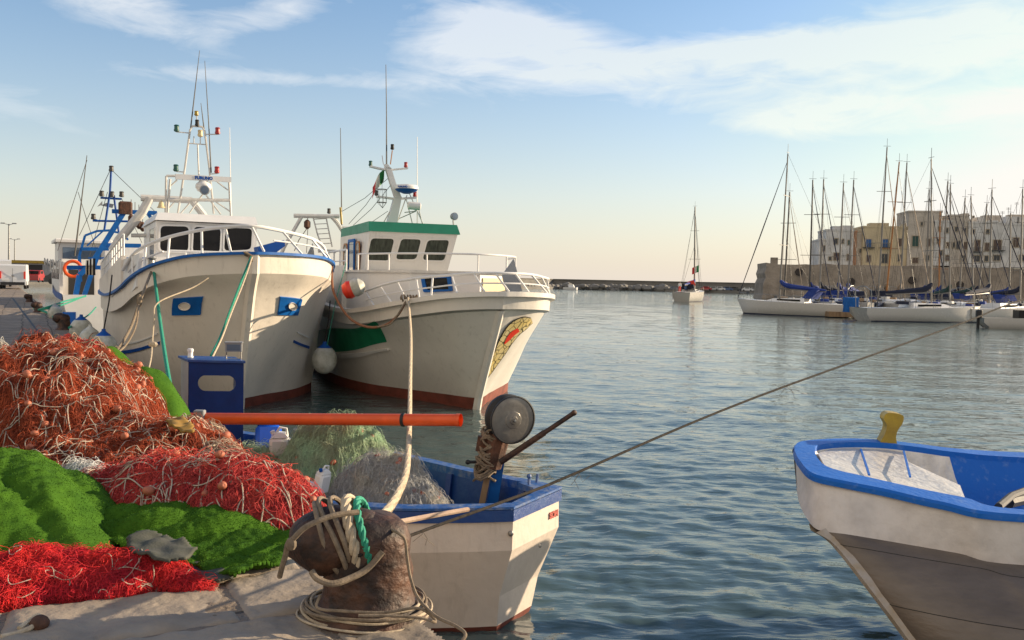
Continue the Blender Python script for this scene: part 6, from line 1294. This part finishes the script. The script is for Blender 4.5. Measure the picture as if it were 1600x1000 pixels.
# ================================================================ ROPES
def rope(name, label, pts, r, mt, n=8, sub=8, cat='rope', group=None, twist=False):
    P = catmull(pts, sub); m = MB()
    if twist:                                 # three-strand laid rope
        L_ = 0; acc = [0]
        for a,b in zip(P,P[1:]): L_ += (b-a).length; acc.append(L_)
        # resample finely
        N_ = max(8,int(L_/(r*1.1))); 
        Q = []; j = 0
        for i in range(N_+1):
            s = L_*i/N_
            while j < len(acc)-2 and acc[j+1] < s: j += 1
            Q.append(P[j].lerp(P[j+1],(s-acc[j])/max(1e-9,acc[j+1]-acc[j])))
        u = (Q[1]-Q[0]).orthogonal().normalized(); S3 = [[],[],[]]
        for i,q in enumerate(Q):
            t = (Q[min(i+1,N_)]-Q[max(0,i-1)]).normalized(); u = (u-t*u.dot(t)).normalized(); w = t.cross(u); ph = 2*math.pi*(L_*i/N_)/(r*7)
            for k in range(3): a = ph+k*2.0944; S3[k].append(q+(u*math.cos(a)+w*math.sin(a))*r*.52)
        for s3 in S3: m.tube(s3, r*.56, 6)
    else: m.tube(P, r, n)
    return tag(m.build(name, M[mt]), label, cat, group)
# thick cream rope: trawler rail -> down to bollard
R0 = T2.w(nearest(allg2, T2.ys(645,467,1.4)))+Vector((0,-.02,.07))
rope('mooring_rope','thick cream rope dropping straight from the white trawler rail and curving to the bollard',[R0,atD(642,520,14.0),atD(641,600,10.0),atD(640,660,7.9),atD(638,710,6.6),atD(634,742,5.6),atD(622,772,4.8),atD(606,797,4.1),atD(596,806,3.75)],.021,'rope',twist=True)
hx = Vector((BP.x,BP.y,QZ))
def ringpts(c, axis, r, n=26, wob=.01, a0=0, a1=2*math.pi, e=1.0, seed=1, stagger=0.):
    A = Vector(axis).normalized(); U = A.cross(Vector((0,0,1))).normalized(); Wv = A.cross(U); g = random.Random(seed); p1, p2 = g.random()*6, g.random()*6
    return [Vector(c)+(U*math.cos(a)*r+Wv*math.sin(a)*r*e)+A*(wob*math.sin(2*a+p1)+stagger*(a-a0))+(U*math.cos(a)+Wv*math.sin(a))*wob*.4*math.sin(3*a+p2) for a in np.linspace(a0,a1,n)]
hxc = BP+Vector((-.06,-.012,.322)); HA = (1,.12,.18)
rope('rope_collar','thick cream rope looped round the neck of the near bollard',ringpts(hxc+Vector((.005,0,0)),HA,.152,wob=.008,a1=6.4),.023,'rope',twist=True)
rope('rope_collar','green rope looped round the neck of the near bollard beside the cream loop',ringpts(hxc+Vector((.05,0,.0)),HA,.150,wob=.01,a1=6.4),.016,'ropeg',twist=True)
for k,(dx,r_,lb) in enumerate(((-.035,.158,'flat grey brown cloth rope tight against the cream loop on the bollard'),(-.062,.160,'second flat grey brown cloth rope on the bollard horn'),(-.088,.158,'outermost flat grey brown cloth rope on the bollard horn'))):
    rope('rope_collar',lb,ringpts(hxc+Vector((dx,0,-.008*k)),(1,.12,.3+.12*k),r_,wob=.014,seed=k+3,a1=6.4,e=1.05),.011,'ropeo')
b0 = lambda px,py,D: atD(px,py,D)
rope('tail_rope','frayed grey rope tail hanging off the tip of the bollard horn to the left',[b0(560,800,3.52),b0(520,806,3.46),b0(480,822,3.42),b0(458,842,3.42),b0(450,850,3.43),b0(446,868,3.45),b0(441,885,3.47),b0(437,901,3.5)],.011,'ropeo')
m = MB(); m.ball(b0(455,850,3.42),.022,8,(1,.8,1.2)); tag(m.build('rope_knot',M['ropeo']),'grey rope knot at the tip of the bollard horn','knot')
rope('slack_rope','loose grey rope slung under the bollard horn',[b0(487,893,3.44),b0(497,905,3.42),b0(520,912,3.42),b0(548,903,3.46),b0(575,888,3.5),b0(598,862,3.52)],.013,'ropeo')
# coils round the foot
g = random.Random(9)
for k in range(13):
    r_ = .185+.0065*k+g.uniform(-.01,.012); rope('rope_coil','old thin ropes coiled round the foot of the near bollard',[Vector((BP.x-.01+(r_)*math.cos(a)*1.02+.012*math.sin(3*a+k), BP.y+(r_*.9)*math.sin(a)+.012*math.cos(2*a+k), QZ+.014+.012*(k%4)+.008*math.sin(2*a+k))) for a in np.linspace(k*.6,k*.6+6.5,22)],.005+.0015*(k%2),'ropeo' if k%3 else 'rope',sub=3,group='coils round the bollard foot')
rope('rope_coil','slack rope end wandering from the bollard foot towards the quay corner',[b0(500,930,3.5),b0(497,950,3.46),b0(540,955,3.44),b0(600,957,3.44),b0(650,950,3.46),b0(672,960,3.45),b0(680,972,3.42),b0(660,966,3.4),b0(610,962,3.38),b0(560,962,3.36)],.006,'ropeo')
rope('thin_rope','thin grey rope hanging from the bollard over the quay edge in front of the boat',[b0(608,826,3.6),b0(624,834,3.55),b0(633,845,3.55),b0(636,870,3.55),b0(642,905,3.53),b0(654,935,3.5),b0(680,962,3.42),b0(712,978,3.35),b0(727,990,3.3),b0(722,1002,3.28)],.0065,'ropeo')
rope('mooring_line','long thin dark mooring line running from the bollard up and out to the right',[b0(560,868,3.5),b0(605,853,3.62),b0(640,837,3.75),b0(840,764,4.4),b0(900,739,4.6),b0(1180,621,5.7),b0(1500,506,7.4),b0(1600,467,8.1),b0(1850,382,10.5)],.0072,'roped',twist=False,sub=6)
m = MB(); 
for px,py,D in ((1232,600,5.95),(905,740,4.6),(1500,505,7.4),(660,829,3.8)):
    c = b0(px,py,D)
    for k in range(4): m.tube([c,c+Vector((g.uniform(-.05,.05)*D/8,0,g.uniform(-.10,.02)*D/8)),c+Vector((g.uniform(-.12,.12)*D/8,0,g.uniform(-.14,0)*D/8))],.0012,3)
tag(m.build('frayed_fibres',M['ropeo']),'wisps of frayed fibre caught on the long dark mooring line','fibres',kind='stuff')
rope('bamboo_cane','split pale bamboo cane sticking out right from behind the bollard','x' and [b0(622,816,4.4),b0(680,805,4.8),b0(731,796,5.2)],.014,'netbeige',cat='cane')
# ropes on the trawlers
rope('mooring_rope','taut green rope slanting down from the cream trawler bow to the quay',[T1.w(T1.ys(240,419,1.55)),atD(250,500,14),atD(262,580,11.5),atD(276,652,9.6)],.026,'ropeg')
rope('mooring_rope','grey knotted double rope sagging from the cream trawler side to the quay edge',[T1.w(T1.ys(238,420,1.6)),atD(226,452,15.4),atD(216,478,15),atD(205,510,14.6),atD(188,540,14),atD(172,556,13.4),atD(150,566,12.5)],.024,'ropeo')
m = MB(); m.ball(atD(218,470,15.0),.07,8,(.7,.7,1.6)); tag(m.build('rope_knot',M['ropeo']),'upper lumpy knot in the grey double rope of the cream trawler','knot')
m = MB(); m.ball(atD(181,548,13.8),.08,7,(1,.6,1)); tag(m.build('rope_knot',M['ropeo']),'lower knot in the grey double rope just above the net heap','knot')
rope('mooring_rope','thin grey second strand beside the knotted double rope',[atD(217,476,14.9),atD(212,510,14.4),atD(196,540,14),atD(176,556,13.4)],.016,'ropeo')
rope('mooring_rope','green and white rope slanting down from the cream trawler stem head',[T1.w(T1.ys(392,402,-.08)),atD(377,440,15.2),atD(358,490,14.2),atD(345,525,13.4),atD(330,556,12.4)],.02,'ropeg')
rope('mooring_rope','cream twin of the green and white stem rope',[T1.w(T1.ys(394,402,-.1)),atD(381,440,15.1),atD(361,490,14.1),atD(347,527,13.3),atD(332,558,12.3)],.014,'rope')
rope('thin_rope','thin cream rope hanging down the cream hull and ending in a knot',[atD(326,434,15.2),atD(300,450,15),atD(247,473,14.4),atD(241,500,14.2),atD(238,536,13.8),atD(236,560,13.2),atD(230,586,12.6)],.012,'rope')
m = MB(); m.ball(atD(239,538,13.7),.05,7,(1.6,.8,.9)); tag(m.build('rope_knot',M['rope']),'small cream knot in the thin rope before the cream hull','knot')
rope('mooring_rope','rusty brown rope looping between the cream trawler bow and the white trawler rail',[T1.w(nearest(cr,T1.l(atD(511,424,19)))+Vector((0,0,.05))),atD(520,450,18.8),atD(532,478,18.4),atD(550,500,18.1),atD(575,511,17.8),atD(602,508,17.6),atD(622,492,17.6),R0],.026,'ropeb')
rope('thin_rope','brown grey twin rope beside the rusty rope near the white trawler rail',[atD(590,511,17.6),atD(610,506,17.5),atD(625,486,17.5),R0],.018,'ropeo')
m = MB()
for k in range(6): m.tube(ringpts(R0+Vector((-.12+.06*k,0,-.02)),(1,.3,.2),.06+.01*(k%2),12,.01,seed=k),.018,6)
tag(m.build('rope_knot',M['ropeo']),'brown rope hitch wound on the white trawler rail above the thick rope','knot')
rope('thin_rope','thin green line from the trawler roof down to the big ball fender',[atD(541,410,20),atD(525,470,19.6),atD(511,540,19.4)],.008,'ropeg')
for k,lb in enumerate(('upper green rope from the low bollard to the stern of the older trawler','lower green rope from the low bollard to the stern of the older trawler')):
    rope('mooring_rope',lb,[atz(60,484,QZ+.22),atD(80,481-3*k,27),atD(104,472-4*k+2,30),atD(134,462+k,33.6)],.027,'ropeg')
rope('mooring_rope','green rope sagging from the corner of the older trawler to its rusty bollard',[atz(108,512,QZ+.25),atD(128,499,26),atD(141,490,30),atD(150,480,33.6)],.024,'ropeg')
rope('mooring_rope','green rope lying across the quay from the low bollard to the fenders',[atz(54,482,QZ+.1),atz(70,487,QZ+.05),atz(80,492,QZ+.03),atz(92,504,QZ+.05)],.04,'ropeg')
# ---- jerry cans and bottles in the boat
def jug(label, P, rz, mt, s=1.0, tilt=0, capm='plastic'):
    t = thing('jerry_can',label,'jerry can',P,rz); t.rotation_euler = (tilt,0,rz); m = MB(); m.bbox((0,0,.13*s),(.19*s,.14*s,.24*s),.03*s); m.add([(-.08*s,-.055*s,.25*s),(.08*s,-.055*s,.25*s),(.08*s,.055*s,.25*s),(-.08*s,.055*s,.25*s),(-.03*s,-.03*s,.30*s),(.05*s,-.03*s,.29*s),(.05*s,.03*s,.29*s),(-.03*s,.03*s,.30*s)],[(0,1,5,4),(1,2,6,5),(2,3,7,6),(3,0,4,7),(4,5,6,7)]); m.build('body',mt,t,angle=40)
    m = MB(); m.tube([(.07*s,0,.27*s),(.06*s,0,.33*s),(0,0,.34*s),(-.03*s,0,.29*s)],.013*s,6); m.build('handle',mt,t); m = MB(); m.lathe([(.022*s,0),(.022*s,.03*s),(.01*s,.034*s)],(-.06*s,0,.28*s),(-.3,0,1),10); m.build('cap',M[capm],t)
P = atD(420,716,8.35); jug('bright blue plastic jerry can tipped over beside the navy box in the small boat',P,.3,mat('blue_plastic',(.01,.09,.55),.3,var=.15,bump=0),1.25,-.5,'bred')
P = atD(437,722,8.2); jug('white plastic jerry can beside the blue one in the small boat',P,.2,M['plastic'],.95,.1)
for k,(px,py,D,lb,rz,ti) in enumerate(((478,765,6.95,'white plastic bottle lying at the left end of the small boat net','.3',1.2),(500,768,6.9,'translucent white jug standing next to the blue grey net','1',.25),(482,785,6.85,'white jug with red cap against the near gunwale','0',.9))): jug(lb,atD(px,py,D),float(rz),M['plastic'],.62,ti,'bred' if k==2 else 'blue')
m = MB(); a, b = atD(490,796,6.72), atD(534,795,6.74); m.tube([a,a.lerp(b,.5)+Vector((0,0,.015)),b],[.02,.024,.008],8); tag(m.build('oar_blade',M['bluemid']),'blue plastic slat lying along the near gunwale by the white jugs','slat')
# float and hook at the bottom left
m = MB(); c = atz(62,974,QZ+.03); m.ball(c,.036,12,(1,1,.9)); tag(m.build('cork_float',M['rust']),'single dark brown float on the stones at the bottom left','float')
rope('rope_end','short cream rope end beside the single dark float',[atz(2,995,QZ+.02),atz(30,988,QZ+.02),atz(52,978,QZ+.03),atz(60,962,QZ+.05),atz(46,970,QZ+.04),atz(30,982,QZ+.03)],.010,'rope')
# ================================================================ RIGHT-HAND BOAT
rbt = thing('rowing_boat','blue and white wooden boat at the right edge with its raked bow towards the left','rowing boat',(4.2,7.6,0))
def A(px,py,z): return atz(px,py,z)
on = [A(1241,700,1.26),A(1242,708,1.255),A(1249,722,1.25),A(1270,743,1.235),A(1320,755,1.21),A(1385,768,1.17),A(1473,788,1.12),A(1600,808,1.07)]
on.append(on[-1]*2-on[-2]+Vector((1.5,.2,.02)))
of = [A(1241,703,1.26),A(1248,694,1.26),A(1273,690,1.255),A(1320,688,1.25),A(1377,690,1.24),A(1430,696,1.22),A(1497,704,1.19),A(1600,710,1.15)]
of.append(of[-1]*2-of[-2]+Vector((1.6,-.1,0)))
n_ = 6; ON, OF = catmull(on,n_), catmull(of,n_)
stemtop = Vector(on[3]); 
# near side: white sheer strake, then grey-brown planking narrowing to the raked stem
lo = [A(1245,768,1.02),A(1250,790,.98),A(1262,812,.93),A(1279,828,.88),A(1325,835,.87),A(1385,845,.84),A(1495,864,.79),A(1600,883,.74)]; lo.append(lo[-1]*2-lo[-2]+Vector((1.5,.2,.0)))
LO = catmull(lo,n_)
up = [p-Vector((0,0,.035))+Vector((.008,.008,0)) for p in ON]
M['rbw'] = mat('peeling_white', (.60,.56,.53), .5, c2=(.44,.41,.39), sc=5, bump=.35, bs=14, dirt=.25, mix=.6)
M['rbg'] = mat('grey_planking', (.155,.125,.10), .45, c2=(.10,.08,.065), sc=2.5, bump=.2, bs=9, stretch=(1,1,3), mix=.5, dirt=.1)
M['rbs'] = mat('stem_paint', (.40,.37,.34), .5, c2=(.32,.24,.14), sc=6, bump=.3, dirt=.4)
M['rbb'] = mat('sunny_blue', (.004,.115,.48), .5, c2=(.16,.27,.50), sc=11, bump=.5, bs=26, dirt=.10, spec=.3, mix=.74, det=9)
M['silver'] = mat('aluminium_paint', (.70,.66,.60), .35, m=.2, c2=(.50,.47,.43), sc=9, bump=1.0, bs=18, dirt=.25)
m = MB(); m.grid([up,[a.lerp(b,.5)+Vector((.0,-.008,0)) for a,b in zip(up,LO)],LO]); m.build('sheer_strake', M['rbw'], rbt, True, angle=30)
UF = [p-Vector((0,0,.085)) for p in OF]; LF = [Vector((p.x+.03,p.y-.10,p.z-.36)) for p in OF]; LF[0] = LO[0]; 
m = MB(); m.grid([UF,LF]); m.build('sheer_strake', M['rbw'], rbt, True, angle=30)
st2 = [A(1279,828,.88),A(1311,850,.80),A(1370,924,.55),A(1427,1000,.28),A(1470,1060,.08),A(1500,1110,-.1)]
ST = catmull(st2,4); ks = LO[3*n_:]; m = MB(); G = []
for i, p in enumerate(ks):
    f = i/(len(ks)-1); row = []
    for j in range(9):
        v = j/8; s = ST[int(round(v*(len(ST)-1)))]; q = p.lerp(Vector((p.x+.0,p.y+.75,-.12)),v) ; w = min(1,f*2.2)**.8; base = s+(Vector((p.x,p.y,0))-Vector((ks[0].x,ks[0].y,0)))*(.9)
        row.append(Vector((s.x+(p.x-ks[0].x)*(1.0-.12*v), s.y+(p.y-ks[0].y)-.10*math.sin(v*3.14)*w+.22*v*w*-.6, s.z+(p.z-ks[0].z)*(1-v))))
    G.append(row)
m.grid(G); m.build('planking', M['rbg'], rbt, True, angle=60)
for j in (1,3,5,6):
    sm_ = MB(); sm_.tube([(r[j]*.55+r[j+1]*.45)+Vector((0,-.001,0)) for r in G],.0028,4); sm_.build('plank_seam', M['black'], rbt, True)
m = MB(); G2 = [[Vector((p.x,p.y+.10+1.4*min(1,i/14)*(1-.6*j/8),p.z)) for j,p in enumerate(r)] for i,r in enumerate(G)]; m.grid(G2,flip=True); m.build('planking', M['rbg'], rbt, True)
m = MB(); Gs = [[p+Vector((-.035,.11,.02)),p+Vector((-.05,.02,-.01)),p+Vector((-.028,-.03,-.01)),p+Vector((.055,-.012,.02))] for p in [LO[0].lerp(ST[0],k/3) for k in range(3)]+ST]; 
m.grid(Gs[3:]); m.build('stem', M['rbs'], rbt, True, angle=20)
m = MB(); m.grid([[LO[i],ST[0].lerp(LO[0],1-i/(3*n_))+Vector((.03,.12,.0))] for i in range(3*n_+1)]); m.build('stem_facing', M['rbs'], rbt, True)
# gunwale cap
inn = [A(1273,703,1.25),A(1275,715,1.25),A(1288,730,1.245),A(1312,739,1.23),A(1343,746,1.21),A(1427,765,1.16),A(1507,781,1.12),A(1600,800,1.07)]; inn.append(inn[-1]*2-inn[-2]+Vector((1.5,.2,0)))
inf = [A(1273,703,1.25),A(1275,700,1.25),A(1285,697,1.25),A(1320,694,1.245),A(1377,695,1.235),A(1430,701,1.215),A(1497,710,1.185),A(1600,718,1.145)]; inf.append(inf[-1]*2-inf[-2]+Vector((1.6,-.1,0)))
IN_, IF_ = catmull(inn,n_), catmull(inf,n_)
m = MB()
for O_, I_ in ((ON,IN_),(OF,IF_)):
    m.grid([[p+Vector((-.012,-.012 if O_ is ON else .012,-.034)) for p in O_],[p+Vector((-.012,-.012 if O_ is ON else .012,0)) for p in O_],[p+Vector((0,0,.018)) for p in O_],[p+Vector((0,0,.018)) for p in I_],[p-Vector((0,0,.06)) for p in I_]])
m.build('gunwale', M['rbb'], rbt, True, angle=35)
# inner side: silver painted bow, blue aft
def inner(I_, i0, i1, far_):
    s = 1 if far_ else -1; return [[I_[i]+Vector((.0,-s*.0,-.03)) for i in range(i0,i1)],[I_[i]+Vector((.03,-s*.06,-.20)) for i in range(i0,i1)],[I_[i]+Vector((.06,-s*.22,-.42)) for i in range(i0,i1)]]
kc = 6*n_-1
m = MB(); m.grid(inner(IF_,0,kc+1,True)); m.grid(inner(IN_,0,kc+1,False)); m.build('silver_lining', M['silver'], rbt, True)
m = MB(); m.grid(inner(IF_,kc,len(IF_),True)); m.grid(inner(IN_,kc,len(IN_),False)); m.build('blue_lining', M['rbb'], rbt, True)
# fore deck: aluminium painted panel with open edge
fd = [A(1278,708,1.215),A(1300,701,1.215),A(1345,700,1.205),A(1412,706,1.18),A(1420,722,1.15),A(1500,758,1.06),A(1508,779,1.05),A(1430,764,1.12),A(1340,746,1.19),A(1290,730,1.21)]
m = MB(); m.prism(fd,(0,0,-.02)); m.build('fore_deck', M['silver'], rbt, True, smooth=False)
m = MB(); fl_ = [Vector((p.x+.1,p.y+(-.3 if k else .3),.72)) for k,I_ in enumerate((IN_,IF_)) for p in ((I_[3*n_:]) if k==0 else (I_[3*n_:])[::-1])]; m.add(fl_,[tuple(range(len(fl_)))]); m.build('floor', M['rbb'], rbt, True, smooth=False)
m = MB(); a, b = A(1500,716,1.1), A(1620,724,1.08); m.bar(a,b+(b-a),.16,.05); m.bar(a+Vector((0,-.06,-.09)),b+(b-a)+Vector((0,-.06,-.09)),.05,.13); m.build('side_shelf', M['rbb'], rbt, True, smooth=False)
for px in (1500,1572): m = MB(); a = A(px,712,1.14); m.bar(a,a+Vector((.03,-.1,-.4)),.07,.07); m.build('rib', M['rbb'], rbt, True, smooth=False)
for pxa,pya,pxb,pyb in ((1345,702,1358,742),(1412,705,1422,745)): m = MB(); m.bar(A(pxa,pya,1.208),A(pxb,pyb,1.195),.016,.012); m.build('deck_seam', M['rbb'], rbt, True, smooth=False)
# yellow samson post
c = A(1391,694,1.24); F_ = Frame((c.x,c.y),8)
prof = [atD(x,y,c.y) for x,y in ((1376,690),(1383,677),(1386,665),(1381,655),(1384,647),(1391,645),(1405,647),(1412,651),(1410,662),(1403,672),(1400,684),(1401,700),(1380,700))]
m = MB(); m.prism(catmull(prof+[prof[0]],3)[:-1],(.02,.14,0)); m.build('samson_post', M['yellow'], rbt, True, angle=25)
m = MB(); m.tube([A(1560,792,1.0),A(1580,775,1.0),A(1620,760,1.0)],.03,8); m.tube([A(1575,785,.95),A(1640,770,.95)],.05,8); tag(m.build('stowed_gear',M['black'],smooth=True),'dark gear lying inside the right-hand blue boat','gear')
# big laid stones: nothing else floats here
